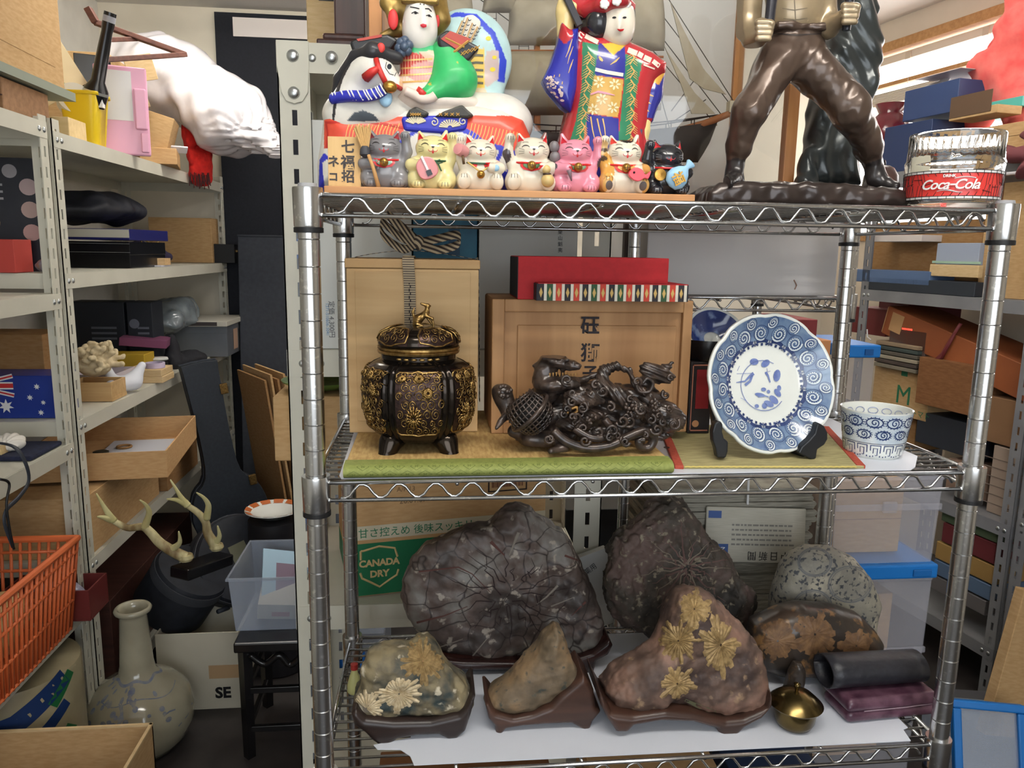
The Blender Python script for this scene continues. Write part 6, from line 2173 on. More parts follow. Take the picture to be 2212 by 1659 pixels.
def stone(name,label,yc,uc,vc,outline,hy,rd,m,vox,n1,n2,zb=ZL2,parent=None,seed=1,f1=60,f2=220,extra=None,lean=0):
 T = Tr(yc,uc,vc,zb)
 t = thing(name,label,'viewing stone',T.base) if parent is None else parent
 a,b,c = wob(seed,f1),wob(seed + 50,f2),wob(seed + 90,f2 * 2.4)
 vm,vb = min(q[1] for q in outline),max(q[1] for q in outline)
 P0 = np.array([T.p(u,v,-hy * .85 * max(0,(v - vm) / (vb - vm) - .45) / .55)[::2] for u,v in outline])
 lo = (P0[:,0].min() - .012,-hy - .018,P0[:,1].min() - .012)
 hi = (P0[:,0].max() + .012,hy + .018,P0[:,1].max() + .012)
 bl = Blob('rock',[Pg([tuple(q) for q in P0],0,hy,rd,(128,128,128),lean=lean)] + (extra(T) if extra else []),vox,m,t,tr=T,lo=lo,hi=hi,
    noise=lambda P: n1 * a(P) + n2 * b(P) + n2 * .45 * c(P))
 return t,T,bl

def wstand(t,T,outline,hy,rd,m,hole=None,vox=.0018):
 P0 = np.array(T.pts(outline,-hy))
 return Blob('wooden_stand',[Pg([tuple(q) for q in P0],0,hy,rd,(1,1,1))],vox,m,t,tr=T,lo=(P0[:,0].min() - .006,-hy - .006,P0[:,1].min() - .006),hi=(P0[:,0].max() + .006,hy + .006,P0[:,1].max() + .006))

EBONY = wood('ebony_stand',(48,36,32),(34,26,24),rough=.35)
ROSE = wood('rosewood_stand',(62,34,30),(44,26,24),rough=.25)
WALN = wood('walnut_stand',(72,48,38),(52,36,30),rough=.35)
# 1 the big flat plum-grey stone
MS1 = stonemat('plum_stone',[(58,50,46),(122,118,112),(88,74,68)],(150,140,128),(42,32,30),11,48,22,.5)
o1 = px(870,1292,878,1242,893,1205,915,1176,960,1156,1005,1139,1055,1128,1085,1104,1115,1092,1145,1099,1172,1121,1200,1145,1230,1170,1250,1202,1268,1250,1292,1300,1308,1345,1306,1385,1290,1415,1240,1432,1120,1436,985,1434,942,1408,905,1372,880,1332)
t,T,bl = stone('viewing_stone','large flat plum-grey cracked stone on a dark red wooden stand',.272,1090,1430,o1,.040,.030,MS1,.0029,.0034,.0014,seed=3)
MB_ = None
for (cu,cv,r_,n_,sd) in ((1100,1290,200,9,1),):
 L_ = []
 rg = random.Random(8)
 for i in range(22):
  a = 2 * PI * i / 22 + rg.uniform(-.1,.1)
  p0 = rg.uniform(15,60)
  p1 = rg.uniform(70,150)
  q = [(cu + r * cos(a) + rg.gauss(0,5),cv + r * .8 * sin(a) + rg.gauss(0,5)) for r in np.linspace(p0,p1,6)]
  L_.append((q,(.0022,.0006)))
 strokes(bl,T.ln(*L_),'dark_cracks',plain((40,26,26),.8),t,step=.006)
 L2 = [(px(1205,1265,1180,1290,1160,1305),(.004,.002)),(px(1120,1150,1110,1175,1100,1200),(.005,.002)),(px(930,1405,1000,1380),(.003,.001)),(px(1190,1310,1240,1290),(.003,.001)),(px(1010,1430,1060,1370),(.003,.001))]
 strokes(bl,T.ln(*L2),'pale_veins',plain((122,114,104),.8),t,step=.006)
 L3 = [(px(905,1235,990,1225,1020,1240,1060,1280),(.003,.001)),(px(900,1345,960,1330,1010,1310),(.004,.001)),(px(1060,1170,1090,1200),(.006,.002)),(px(1220,1200,1260,1215),(.004,.002)),(px(1265,1300,1235,1330),(.004,.001))]
 strokes(bl,T.ln(*L3),'rust_veins',plain((84,52,46),.8),t,step=.006)
wstand(t,T,px(945,1424,1000,1430,1120,1432,1230,1428,1280,1412,1318,1384,1326,1398,1316,1418,1290,1432,1284,1458,1262,1460,1244,1446,1100,1452,1000,1452,985,1460,962,1456,952,1440),.055,.010,ROSE)
# 2 the dark star stone
MS2 = stonemat('dark_star_stone',[(50,46,42),(98,80,74),(74,66,58)],(136,126,108),(30,28,26),16,80,0,.7)
o2 = px(1436,1090,1446,1078,1480,1075,1492,1092,1513,1120,1530,1160,1560,1200,1582,1228,1604,1250,1626,1272,1636,1302,1632,1335,1612,1400,1560,1420,1440,1415,1395,1380,1350,1345,1322,1320,1311,1262,1315,1192,1332,1160,1372,1126,1408,1106)
t,T,bl = stone('viewing_stone','large dark rough stone with a pale radiating star, touching the shelf above',.305,1470,1390,o2,.045,.034,MS2,.0027,.0050,.0026,seed=11,f2=260)
L_ = []
rg = random.Random(5)
for i in range(26):
 a = 2 * PI * i / 26 + rg.uniform(-.08,.08)
 p1 = rg.uniform(50,125)
 L_.append(([(1482 + r * cos(a) + rg.gauss(0,3),1226 + r * .9 * sin(a) + rg.gauss(0,3)) for r in np.linspace(8,p1,9)],(.0040,.0008) if i % 2 else (.003,.0005)))
strokes(bl,T.ln(*L_[::2]),'pale_star_rays',plain((124,112,98),.8),t,step=.005)
strokes(bl,T.ln(*L_[1::2]),'brown_star_rays',plain((104,80,74),.8),t,step=.005)
MB().box(-.03,.03,-.02,.02,0,.012).build('wooden_stand',EBONY,t,bevel=.003,loc=T.p(1500,1400,0)[:2] + (0,))
# 3 round grey stone
MS3 = stonemat('pale_speckled_stone',[(150,144,128),(176,168,150),(132,128,118)],(70,72,76),(60,60,62),14,120,0,.6,.54,.60)
o3 = px(1668,1320,1674,1262,1688,1222,1714,1196,1746,1181,1792,1182,1840,1204,1874,1244,1896,1300,1897,1360,1884,1412,1860,1440,1710,1440,1676,1400)
t,T,bl = stone('viewing_stone','rounded pale grey speckled stone with ring marks',.262,1785,1430,o3,.036,.032,MS3,.0028,.0012,.0003,seed=21)
L_ = []
for (cu,cv,r_) in ((1760,1214,36),(1755,1310,42),(1836,1262,46)):
 for k,rr in enumerate((1,.9)):
  L_.append(([(cu + r_ * rr * cos(a),cv + r_ * rr * .85 * sin(a)) for a in [2 * PI * i / 24 for i in range(25)]],.0028 if k == 0 else .0014))
strokes(bl,T.ln(*L_),'ring_marks',plain((112,112,112),.7),t,step=.006)
# 4 low dark polished stone
MS4 = stonemat('dark_polished_stone',[(46,40,36),(70,56,46),(54,46,40)],(120,88,54),(24,22,22),12,40,0,.28,.58,.66,.2)
o4 = px(1617,1380,1624,1344,1660,1326,1690,1311,1730,1303,1800,1308,1850,1325,1884,1356,1900,1384,1897,1425,1884,1468,1780,1482,1700,1478,1650,1455,1628,1415)
t,T,bl = stone('viewing_stone','low smooth dark brown stone with tan blossoms lying in front of the round grey stone',.178,1760,1470,o4,.040,.036,MS4,.0026,.0012,.0003,seed=31)
TAN = mat('tan_crystal',(116,86,56),(84,60,40),rough=.6,scale=80)
blossom(bl,T,1680,1385,46,18,TAN,t,None,2,.0008)
blossom(bl,T,1760,1370,52,16,TAN,t,None,3,.0008)
blossom(bl,T,1850,1395,44,14,TAN,t,None,4,.0008)
# 5 small chrysanthemum stone, front left
MS5 = stonemat('green_grey_stone',[(44,54,54),(128,116,88),(96,88,70)],(186,176,154),(40,44,46),26,60,0,.65,.60,.68)
o5 = px(768,1548,762,1508,775,1472,780,1432,800,1406,830,1398,880,1396,896,1384,925,1379,946,1400,960,1425,986,1446,1010,1460,1021,1490,1022,1526,1006,1548,960,1562,900,1570,840,1570,790,1562)
t,T,bl = stone('viewing_stone','small chrysanthemum stone with three white blossoms on a black wooden stand',.105,895,1600,o5,.038,.030,MS5,.0022,.0030,.0014,seed=41)
PAL = mat('pale_crystal',(206,190,158),(170,150,116),rough=.6,scale=150)
TAN2 = mat('tan_blossom_crystal',(164,138,94),(124,100,64),rough=.6,scale=150)
CORE = plain((120,110,96),.7)
blossom(bl,T,914,1428,48,26,TAN2,t,plain((150,118,78),.7),5,.0025,1.1)
blossom(bl,T,862,1498,50,28,PAL,t,CORE,6,.0030,.9)
blossom(bl,T,792,1530,42,26,PAL,t,CORE,7,.0025)
wstand(t,T,px(757,1546,764,1572,788,1588,803,1604,822,1618,840,1616,858,1602,900,1594,948,1592,968,1602,988,1600,1006,1584,1018,1548,1028,1508,1022,1506,1004,1534,990,1546,930,1560,850,1562,790,1556,768,1536),.045,.010,EBONY)
# 6 pointed brown stone
MS6 = stonemat('brown_peak_stone',[(84,72,56),(128,104,76),(104,88,68)],(60,62,56),(46,40,34),22,70,0,.65,.60,.68)
o6 = px(1052,1530,1060,1502,1100,1466,1140,1416,1178,1366,1198,1347,1212,1358,1225,1400,1252,1456,1254,1474,1218,1494,1196,1522,1160,1540,1120,1552,1080,1546)
t,T,bl = stone('viewing_stone','small pointed brown peak stone on a carved walnut stand',.110,1165,1570,o6,.034,.026,MS6,.0020,.0024,.0010,seed=51)
wstand(t,T,px(1048,1524,1056,1556,1070,1572,1072,1588,1084,1590,1094,1578,1130,1572,1180,1568,1236,1566,1262,1580,1276,1578,1282,1562,1300,1540,1288,1530,1284,1494,1262,1462,1246,1478,1212,1506,1190,1530,1150,1546,1110,1554,1072,1544,1056,1524),.042,.008,WALN)
# 7 front centre stone
MS7 = stonemat('red_brown_stone',[(62,48,44),(126,96,82),(92,72,62)],(150,124,98),(50,42,40),16,50,0,.6,.60,.70)
o7 = px(1308,1500,1330,1466,1375,1426,1418,1382,1428,1350,1440,1310,1460,1276,1490,1268,1530,1281,1562,1312,1600,1350,1630,1400,1650,1440,1662,1490,1660,1535,1630,1552,1590,1562,1540,1555,1460,1545,1380,1550,1330,1540)
t,T,bl = stone('viewing_stone','front centre brown stone with four tan blossoms on a curved wooden stand',.092,1480,1570,o7,.044,.036,MS7,.0024,.0036,.0014,seed=61)
blossom(bl,T,1466,1384,50,26,TAN2,t,None,8,.0032)
blossom(bl,T,1556,1392,58,26,TAN2,t,None,9,.0034,1.25)
blossom(bl,T,1462,1476,46,22,TAN2,t,None,10,.0028,.9)
blossom(bl,T,1500,1316,40,16,TAN2,t,None,11,.0028,1.1)
strokes(bl,T.ln((px(1480,1512,1520,1530,1570,1548),(.004,.008,.003))),'green_streak',plain((112,112,84),.8),t)
wstand(t,T,px(1296,1492,1300,1530,1316,1560,1334,1586,1358,1586,1372,1572,1430,1562,1500,1564,1550,1578,1560,1594,1594,1594,1612,1576,1650,1556,1672,1530,1672,1500,1660,1534,1610,1556,1570,1560,1500,1546,1440,1540,1370,1550,1322,1544,1306,1516),.052,.010,WALN)
# 8 little dark stone behind the brass pot
o8 = px(1690,1530,1696,1490,1704,1452,1716,1430,1730,1430,1738,1446,1736,1490,1738,1530)
stone('viewing_stone','small dark upright stone standing behind the brass pot',.120,1715,1530,o8,.012,.010,MS4,.0016,.0006,.0003,seed=71)

# brass pot with a lid
BRS = mat('aged_brass',(110,94,58),(72,60,36),rough=.22,metal=.95,scale=25)
yc = .052
p = at(1715,1560,Y=yc)
t = thing('brass_pot','small lidded brass pot in front of the purple case','pot',(p.x,yc,ZL2))
k = at(1725,1560,Y=yc).x - p.x
k /= 10
z = lambda v: at(1715,v,Y=yc).z - ZL2 + .003
hb = z(1526)
MB().lathe([(26 * k,0),(34 * k,.003),(40 * k,hb * .35),(43 * k,hb * .8),(44 * k,hb)],36).build('body',BRS,t,smooth=1)
MB().lathe([(44 * k,hb - .001),(52 * k,hb + .001),(54 * k,hb + .0035),(48 * k,hb + .008),(34 * k,hb + .017),(16 * k,hb + .022),(9 * k,hb + .023),(.0001,hb + .024)],36).build('lid',BRS,t,smooth=1)
MB().lathe([(.003,hb + .022),(.0026,hb + .026),(.0052,hb + .030),(.0050,hb + .034),(.0001,hb + .0365)],16).build('knob',BRS,t,smooth=2)

# purple spectacle case under a black leather roll
yc = .085
c = at(1895,1548,Y=yc)
t = thing('purple_case','mottled purple spectacle case lying under the black leather roll','case',(c.x,yc,ZL2),rz=.07)
PUR = mat('purple_leatherette',(62,34,50),(100,70,84),rough=.3,scale=45,coat=.2)
Blob('lower_shell',[Bx((0,0,.010),(.076,.034,.010),.009,(1,1,1))],.0018,PUR,t,lo=(-.085,-.042,-.004),hi=(.085,.042,.028))
Blob('upper_shell',[Bx((0,0,.030),(.076,.034,.0085),.008,(1,1,1)),Bx((0,0,.024),(.076,.034,.004),.003,(1,1,1),.004)],.0018,PUR,t,lo=(-.085,-.042,.016),hi=(.085,.042,.045))
MB().tube([(-.05,-.0345,.0205),(.02,-.0345,.0205),(.07,-.032,.0205)],.0008,5).build('seam',plain((150,130,140),.4),t)
t = thing('leather_roll','black leather spectacle roll lying on the purple case','case',(at(1880,1480,Y=.092).x,.095,ZL2 + .0392),rz=.05)
LEA = mat('black_leather',(36,36,42),(28,28,34),rough=.42,scale=120,bump=.5,bdist=.0015)
ro = MB()
for (R_,tag_) in ((1,0),(.88,1)):
 pass
rows = []
for k_ in range(25):
 a = 2 * PI * k_ / 24
 rows.append([(x,.028 * cos(a),.0235 + .0235 * sin(a) * (1 - .10 * max(0,(x + .08) / .16)) - .002 * max(0,(x + .08) / .16)) for x in np.linspace(-.080,.080,9)])
MB().sheet(rows).build('sleeve',LEA,t,smooth=2,solid=.003)
MB().lathe([(.0001,0),(.022,0)],20,Matrix.Translation((.076,0,.0215)) @ Matrix.Rotation(PI / 2,4,'Y')).build('end_panel',LEA,t)

# soy sauce fish bottle at the back left
p = at(766,1475,Y=.19)
t = thing('fish_bottle','tiny pale yellow bottle with a red cap leaning behind the chrysanthemum stone','bottle',(p.x,.19,ZBS + .002))
zz = 1.0
MB().lathe([(.009,0),(.012,.004),(.0115,.014),(.008,.028),(.005,.036),(.005,.040)],20).build('body',mat('pale_yellow_plastic',(206,204,140),rough=.3,trans=.3),t,smooth=2)
MB().lathe([(.0058,.0402),(.0058,.049),(.0001,.050)],14).build('cap',plain((150,46,40),.4),t,smooth=1)

# ------------------------------------------------------------------ behind the stones
a = math.radians(11)
c0 = at(757,1300,Y=.528)
t = thing('drink_carton','soft drink carton with a green shield logo behind the big stone','box',(c0.x,.528,.7562),rz=a)
CW_,CD_,CH_ = .412,.27,at(800,1010,Y=.528).z - .7562
MB().box(0,CW_,0,CD_,0,CH_).build('body',card(4),t,bevel=.002)
GRC = plain((24,112,72),.6)
kz = lambda v: at(800,v,Y=.525).z - .7562
MB().box(.0008,CW_ - .001,-.0006,.0,kz(1290),kz(1178)).build('green_band',GRC,t)
MB().box(.0008,CW_ - .001,-.0005,.0,kz(1170),kz(1140)).build('white_band',plain((206,196,170),.7),t)
MB().box(-.0006,0,.004,CD_ - .004,kz(1290),kz(1236)).build('green_side_panel',GRC,t)
TANP = plain((214,186,132),.7)
xk = lambda u: (at(u,1230,Y=.53).x - c0.x)
text('CANADA',.0195,TANP,t,(xk(820),-.0009,kz(1222)),bold=.0008,spacing=.96)
text('DRY',.0195,TANP,t,(xk(820),-.0009,kz(1246)),bold=.0008)
sh = MB()
for pts in (((-40,-1193),(-34,-1193 + 0),(0,-1186),(34,-1193),(40,-1212)),((-42,-1240),(-38,-1252),(-20,-1262),(0,-1274),(20,-1262),(38,-1252),(42,-1240))):
 q = [(xk(820 + u),-.0012,kz(-v)) for u,v in pts]
 sh.tube(q,.0022,4)
sh.tube([(xk(780),-.0012,kz(1193)),(xk(780),-.0012,kz(1212))],.0022,4)
sh.build('shield_outline',TANP,t)
text('甘さ控えめ 後味スッキリ',.021,plain((40,120,84),.7),t,(xk(775),-.0009,kz(1157)),align='LEFT')
text('CANADA\nDRY',.011,TANP,t,(-.0009,.06,kz(1258)),rot=(PI / 2,0,-PI / 2),line=.8)
text('500\nml×24',.020,plain((70,52,40),.8),t,(-.0009,.10,kz(1075)),rot=(PI / 2,0,-PI / 2),line=.9)
text('ペットボトル',.016,plain((60,46,36),.8),t,(-.0009,.12,kz(1112)),rot=(PI / 2,0,-PI / 2))
text('26.01.07',.016,plain((120,94,66),.8),t,(xk(895),-.0009,kz(1092)))
text('A/H13',.014,plain((130,102,72),.8),t,(xk(880),-.0009,kz(1066)))
bc_ = MB()
x_ = xk(1062)
fr = MB().box(x_,x_ + .085,-.0008,0,kz(1088),kz(1085)).box(x_,x_ + .085,-.0008,0,kz(1044),kz(1041)).box(x_,x_ + .003,-.0008,0,kz(1088),kz(1041)).box(x_ + .082,x_ + .085,-.0008,0,kz(1088),kz(1041))
fr.build('barcode_frame',plain((50,38,32),.8),t)
rg = random.Random(1)
xx = x_ + .008
while xx < x_ + .076:
 w = rg.choice((.0008,.0014,.002))
 bc_.box(xx,xx + w,-.0008,0,kz(1078),kz(1056))
 xx += w + rg.choice((.0008,.0016))
bc_.build('barcode',plain((110,60,44),.8),t)['kind'] = 'stuff'
text('ケースJAN',.011,plain((50,38,32),.8),t,(x_ + .042,-.0009,kz(1050)))

# folded newspapers piled on the rear rack
NP = mat('newsprint',(190,186,172),(178,174,160),rough=.85,scale=30,stretch=(1,1,20))
NPG = mat('newsprint_edge',(168,164,150),(120,116,106),rough=.9,scale=260,stretch=(.1,.1,3),bump=.3)
zn0 = .7225
yN = .44
k = 0
zz = zn0
nx0,nx1 = at(1420,1200,Y=yN).x,at(1752,1200,Y=yN).x
rg = random.Random(6)
ztop = at(1600,1062,Y=yN).z
hs = []
while zz < ztop - .004:
 th = rg.choice((.007,.009,.012))
 o_ = MB()
 w = (nx1 - nx0) / 2
 x_,y_ = rg.uniform(-.006,.006),rg.uniform(0,.012)
 # folded bundle: rounded fold at the right end
 prof_ = [(-w,0),(w - th / 2,0)] + [(w - th / 2 + th / 2 * sin(q),th / 2 - th / 2 * cos(q)) for q in (PI * .25,PI * .5,PI * .75)] + [(w - th / 2,th),(-w,th)]
 t = thing('newspaper','folded newspaper in the pile on the rear rack','newspaper',((nx0 + nx1) / 2 + x_,yN + y_,zz),rz=rg.uniform(-.02,.02),group='newspapers piled on the rear rack')
 o_.prism(prof_,0,.25,None,'xz').build('folded_sheets',NPG,t)
 zz += th + .0006
 k += 1
t = thing('newspaper','folded newspaper standing upside down against the pile, masthead showing','newspaper',at(1630,1216,Y=.418),rot=(-.16,.04,-.02))
w_,h_ = at(1738,1200,Y=.42).x - at(1524,1200,Y=.42).x,at(1640,1100,Y=.42).z - at(1640,1214,Y=.42).z
MB().box(-w_ / 2,w_ / 2,0,.006,0,h_).build('folded_sheets',NP,t,bevel=.0025)
for i,ch in enumerate('中日新聞'):
 text(ch,.019,plain((46,44,44),.8),t,(w_ / 2 - .040 - i * .0225,-.0004,.015),rot=(PI / 2,PI,0))
MB().box(-w_ / 2 + .024,-w_ / 2 + .046,-.0005,0,.004,.036).build('blue_panel',plain((56,84,140),.7),t)
text('MID',.012,WHITE,t,(-w_ / 2 + .035,-.0008,.020),rot=(PI / 2,PI / 2,0))
MB().box(-w_ / 2 + .004,-w_ / 2 + .03,-.0005,0,h_ - .022,h_ - .008).build('blue_panel',plain((66,92,150),.7),t)
tx = MB()
rg = random.Random(9)
for j in range(5):
 zz = .034 + j * .0095
 x = -w_ / 2 + .052
 while x < w_ / 2 - .03:
  l = rg.uniform(.004,.012)
  tx.box(x,x + l,-.0004,0,zz,zz + .0034)
  x += l + .0025
tx.build('text_lines',plain((130,128,122),.8),t)['kind'] = 'stuff'
MB().box(-.002,.002,-.001,.002,0,.05).build('string_tie',plain((206,206,206),.6),t,loc=(-.020,-.001,h_ + .006))
# blue and white leaflet leaning between the two big stones
t = thing('leaflet_box','white box with a blue band leaning between the two large stones','box',at(1300,1355,Y=.44),rot=(-.1,-.30,.1))
MB().box(-.060,.055,0,.02,0,.15).build('body',plain((196,196,192),.7),t,bevel=.001)
MB().box(-.060,-.036,-.0006,0,.04,.145).build('blue_band',plain((52,84,122),.6),t)
MB().box(-.036,-.022,-.0006,0,.04,.145).build('light_blue_band',plain((90,124,160),.6),t)
text('薬用',.014,plain((70,70,72),.7),t,(.012,-.0006,.12),rot=(PI / 2,-.3,0))

# ================================================================== left side
def lbox(name,label,u,v,z,size,m,**k):
 """a carton whose near right bottom corner shows at photo point (u, v) on a board at height z"""
 c = at(u,v,Z=z)
 return carton(name,label,(c.x - size[0] / 2,c.y + size[1] / 2,z + .0005),size,m=m,**k)

def bag(name,label,cat,prims,m,vox,lo,hi,loc,amp=.004,fr=60,seed=1,rot=None):
 t = thing(name,label,cat,loc,rot=rot)
 a,b = wob(seed,fr),wob(seed + 7,fr * 2.6)
 Blob('body',prims,vox,m,t,lo=lo,hi=hi,noise=lambda P: amp * a(P) + amp * .45 * b(P))
 return t

Zt = 1.7305
# --- top of the left shelving
t = carton('cardboard_box','big dented cardboard box on top of the near left shelving',(-1.0,1.09,1.853),(.34,.50,.30),m=card(0),rz=.03,flaps=True)
MB().box(.1700,.1712,-.2,.2,.05,.053).build('crease',card(0),t)
tag(MB().box(-.24,.20,-.36,.30,0,.022).build('grey_board',plain((132,138,124),.7),loc=(-1.02,1.065,1.8295)),'grey green board carrying the big dented cardboard box','board')
for i,(x,y,w,l,h,c) in enumerate(((-1.01,1.14,.34,.22,.055,2),(-1.01,.86,.34,.24,.08,3))):
 t = carton('wooden_box',('flat light wooden box under the grey board, far one','dark brown wooden box under the grey board, near one')[i],(x,y,1.7455),(w,l,.080),m=wood('crate_wood_%d' % i,((150,112,78),(104,70,52))[i],((130,94,62),(84,54,40))[i]))
 MB().box(-w / 2,w / 2,-l / 2 - .002,-l / 2,.038,.041).build('lid_line',plain((70,48,36),.7),t)
t = carton('cardboard_box','pale cardboard box with green print leaning on edge over the yellow bucket',(-1.02,1.60,1.845),(.05,.34,.34),m=mat('pale_carton',(214,196,158),(206,188,150),rough=.8,scale=5),rot=(.62,0,-.6))
GP = plain((90,150,110),.8)
for s_,y,z,sz in (('広島名産',.06,.14,.030),('食品',.06,.10,.030)):
 text(s_,sz,GP,t,(.0262,y,z),rot=(PI / 2,0,PI / 2))
for k in range(4):
 MB().box(.025,.0262,-.02,.10,.03 + k * .010,.034 + k * .010).build('print_line',GP,t)
# wooden blocks below bucket and pink case
tag(MB().box(-.06,.05,-.05,.06,0,.062).build('wood_block',wood('pale_block',(226,200,150),(212,184,132)),bevel=.002,loc=(-.90,1.43,Zt)),'pale wooden block under the yellow bucket','block')
t = thing('yellow_bucket','square yellow plastic bucket holding a black torch at the shelf edge','bucket',(-.885,1.575,Zt + .001))
YP = plain((228,196,34),.35)
mb = MB()
h = .155
for (a,b) in ((1,0),(.93,1)):
 pass
sq_ = lambda c: math.copysign(abs(c) ** .35,c)
o0 = [(.055 * sq_(cos(2 * PI * i / 32 + .1)),.055 * sq_(sin(2 * PI * i / 32 + .1))) for i in range(32)]
rows = [[(x * s_,y * s_,z) for x,y in o0] for s_,z in ((.72,0),(.74,.002),(1.0,h),(1.08,h + .001),(1.08,h - .008))]
rows[0:0] = [[(x * .05,y * .05,0.001) for x,y in o0]]
mb = MB().sheet([r + [r[0]] for r in rows])
mb.build('tub',YP,t,smooth=1,solid=.003)
MB().box(.050,.0635,-.03,-.012,h - .040,h - .012).build('clip',WHITE,t)
t = thing('black_torch','long black torch standing in the yellow bucket','torch',(-.878,1.575,Zt + .05),rot=(.12,.30,0))
MB().lathe([(.030,.075),(.034,.11),(.033,.125),(.019,.150),(.017,.24),(.015,.29),(.017,.31),(.0165,.345),(.0001,.346)],18).build('barrel',BLACKG,t,smooth=1)
MB().lathe([(.0345,.112),(.0345,.120)],18).build('chrome_ring',BOLT,t,smooth=1)
MB().lathe([(.0172,.318),(.0172,.335)],18).build('tail_grip',plain((150,150,156),.4),t,smooth=1)
t = thing('tape_roll','white roll standing in the yellow bucket beside the torch','roll',(-.905,1.558,Zt + .135),rot=(1.3,0,.5))
MB().lathe([(.022,-.02),(.046,-.02),(.048,0),(.046,.02),(.022,.02),(.022,-.02)],28).build('roll',plain((222,220,210),.6),t,smooth=1)
t = thing('pink_case','pink plastic document case with a white paper, standing at the shelf edge','case',(-.83,1.72,Zt),rz=.35)
PK_ = plain((222,164,190),.35)
MB().box(-.075,.075,-.012,.012,0,.27).build('shell',PK_,t,bevel=.006,seg=3)
MB().box(-.068,.030,-.0132,-.0122,.105,.255).build('paper',plain((226,226,226),.8),t)
MB().box(.034,.070,-.022,-.012,.080,.205).build('grip',PK_,t,bevel=.006,seg=3)
MB().box(.048,.070,-.020,-.012,.010,.070).build('latch',PK_,t,bevel=.003)
t = thing('black_folder','black folder standing just behind the pink case','folder',(-.89,1.725,Zt),rz=.35)
MB().box(-.072,.03,-.004,.012,0,.30).build('cover',BLACKG,t,bevel=.002)
for i,(x,y,z,sx,sy,sz,c,rot,lb) in enumerate(((-.92,1.63,0,.12,.12,.05,1,(0,0,.3),'small pale box behind the yellow bucket under the pink case'),(-1.07,2.10,0,.22,.30,.36,0,(0,0,.05),'tall cardboard box in the middle of the top left shelf'),
             (-.865,2.08,.06,.11,.16,.12,0,(0,.28,.2),'tilted brown carton leaning out beside the red cloth'),(-.84,2.08,-.0005,.12,.22,.055,4,(0,0,.25),'shallow brown box lid lying at the shelf edge'),
             (-.855,1.96,.18,.055,.12,.10,1,(.1,-.3,.35),'small open pale box in the tilted pile'),(-.86,2.02,.285,.09,.12,.085,1,(.2,-.25,.3),'small pale carton on top of the tilted pile'))):
 t = carton('cardboard_box',lb,(x,y,Zt + z + .001),(sx,sy,sz),m=card(c),rot=rot,open_top=(i == 4))
tag(MB().box(-.04,.04,-.003,.003,0,.03).build('paper_slip',plain((226,226,232),.7),loc=(-.80,2.12,Zt + .058),rot=(.9,0,.5)),'white paper slip stuck in the shallow brown lid','paper')
# dark wooden rack frame balanced on top
t = thing('folding_stand','dark reddish wooden stand frame lying across the boxes on top','frame',(0,0,0))
WF_ = wood('frame_wood',(104,62,48),(80,46,36))

def bar(name,a,b,ya,yb,w=.012,par=None,m=None):
 A,B = at(*a,Y=ya),at(*b,Y=yb)
 d = (B - A)
 M = Matrix.Translation(A) @ d.to_track_quat('X','Z').to_matrix().to_4x4()
 return MB().box(0,d.length,-w,w,-w * .7,w * .7,M).build(name,m or WF_,par,bevel=.002)

bar('rail',(205,48),(400,118),1.70,1.86,.011,t)
bar('rail',(212,130),(400,118),1.58,1.86,.011,t)
bar('cross_bar',(228,86),(300,84),1.66,1.80,.010,t)
bar('end_post',(190,18),(208,50),1.70,1.70,.014,t)
# white bin bag
PLB = mat('white_plastic_bag',(222,218,220),(208,204,208),rough=.22,scale=14,coat=.3)
q1,q2,q3 = at(360,150,Y=2.30),at(540,250,Y=2.25),at(575,300,Y=2.2)
b0 = Vector((-.72,2.28,1.738))
P_ = lambda q: tuple(q - b0)
fan = lambda P: .010 * np.sin(np.arctan2(P[...,2] - (q3 - b0).z,P[...,1] - (q3 - b0).y + 1e-6) * 22) * np.exp(-((np.sqrt(((P - np.array(q3 - b0,'f4')) ** 2).sum(-1)) - .0) / .16) ** 2)
wa,wb = wob(71,22),wob(72,60)
t = thing('plastic_bag','large stuffed white plastic bag lying over the end of the top left shelf','bag',b0)
Blob('body',[El(P_(at(360,175,Y=2.36)),(.25,.20,.165),(1,1,1),.1,(0,.25,0)),El(P_(at(500,255,Y=2.30)),(.15,.16,.15),(1,1,1),.12,(0,.3,0)),Cn(P_(at(560,295,Y=2.22)),P_(at(598,320,Y=2.2)),.05,.03,(1,1,1),.08)],.009,PLB,t,
  lo=(-.6,-.34,-.06),hi=(.40,.36,.55),noise=lambda P: .010 * wa(P) + .006 * wb(P) + fan(P) * 1.3)
# red cloth
RC = mat('red_checked_cloth',(206,34,24),(176,22,18),rough=.9,scale=50,bump=.3)
c0 = at(425,300,Y=2.34)
wa2,wb2 = wob(81,90),wob(82,200)
t = thing('red_cloth','bright red checked cloth hanging over the top left shelf edge','cloth',c0)
Blob('folds',[Cn(tuple(at(405,222,Y=2.34) - c0),tuple(at(428,290,Y=2.33) - c0),.035,.055,(1,1,1)),Cn(tuple(at(428,290,Y=2.33) - c0),tuple(at(432,375,Y=2.32) - c0),.052,.045,(1,1,1),.03)],.0055,RC,t,
  lo=(-.15,-.11,-.25),hi=(.13,.11,.25),noise=lambda P: .008 * wa2(P * np.array([1,1,.4],'f4')) + .003 * wb2(P))
fr = MB()
rg = random.Random(2)
for i in range(26):
 a = at(410 + rg.random() * 42,372 + rg.random() * 8,Y=2.27) - c0
 fr.tube([a,a + Vector((rg.uniform(-.01,.01),0,-.03 - rg.random() * .025))],.0018,4)
fr.build('dark_fringe',plain((60,20,20),.9),t)['kind'] = 'stuff'

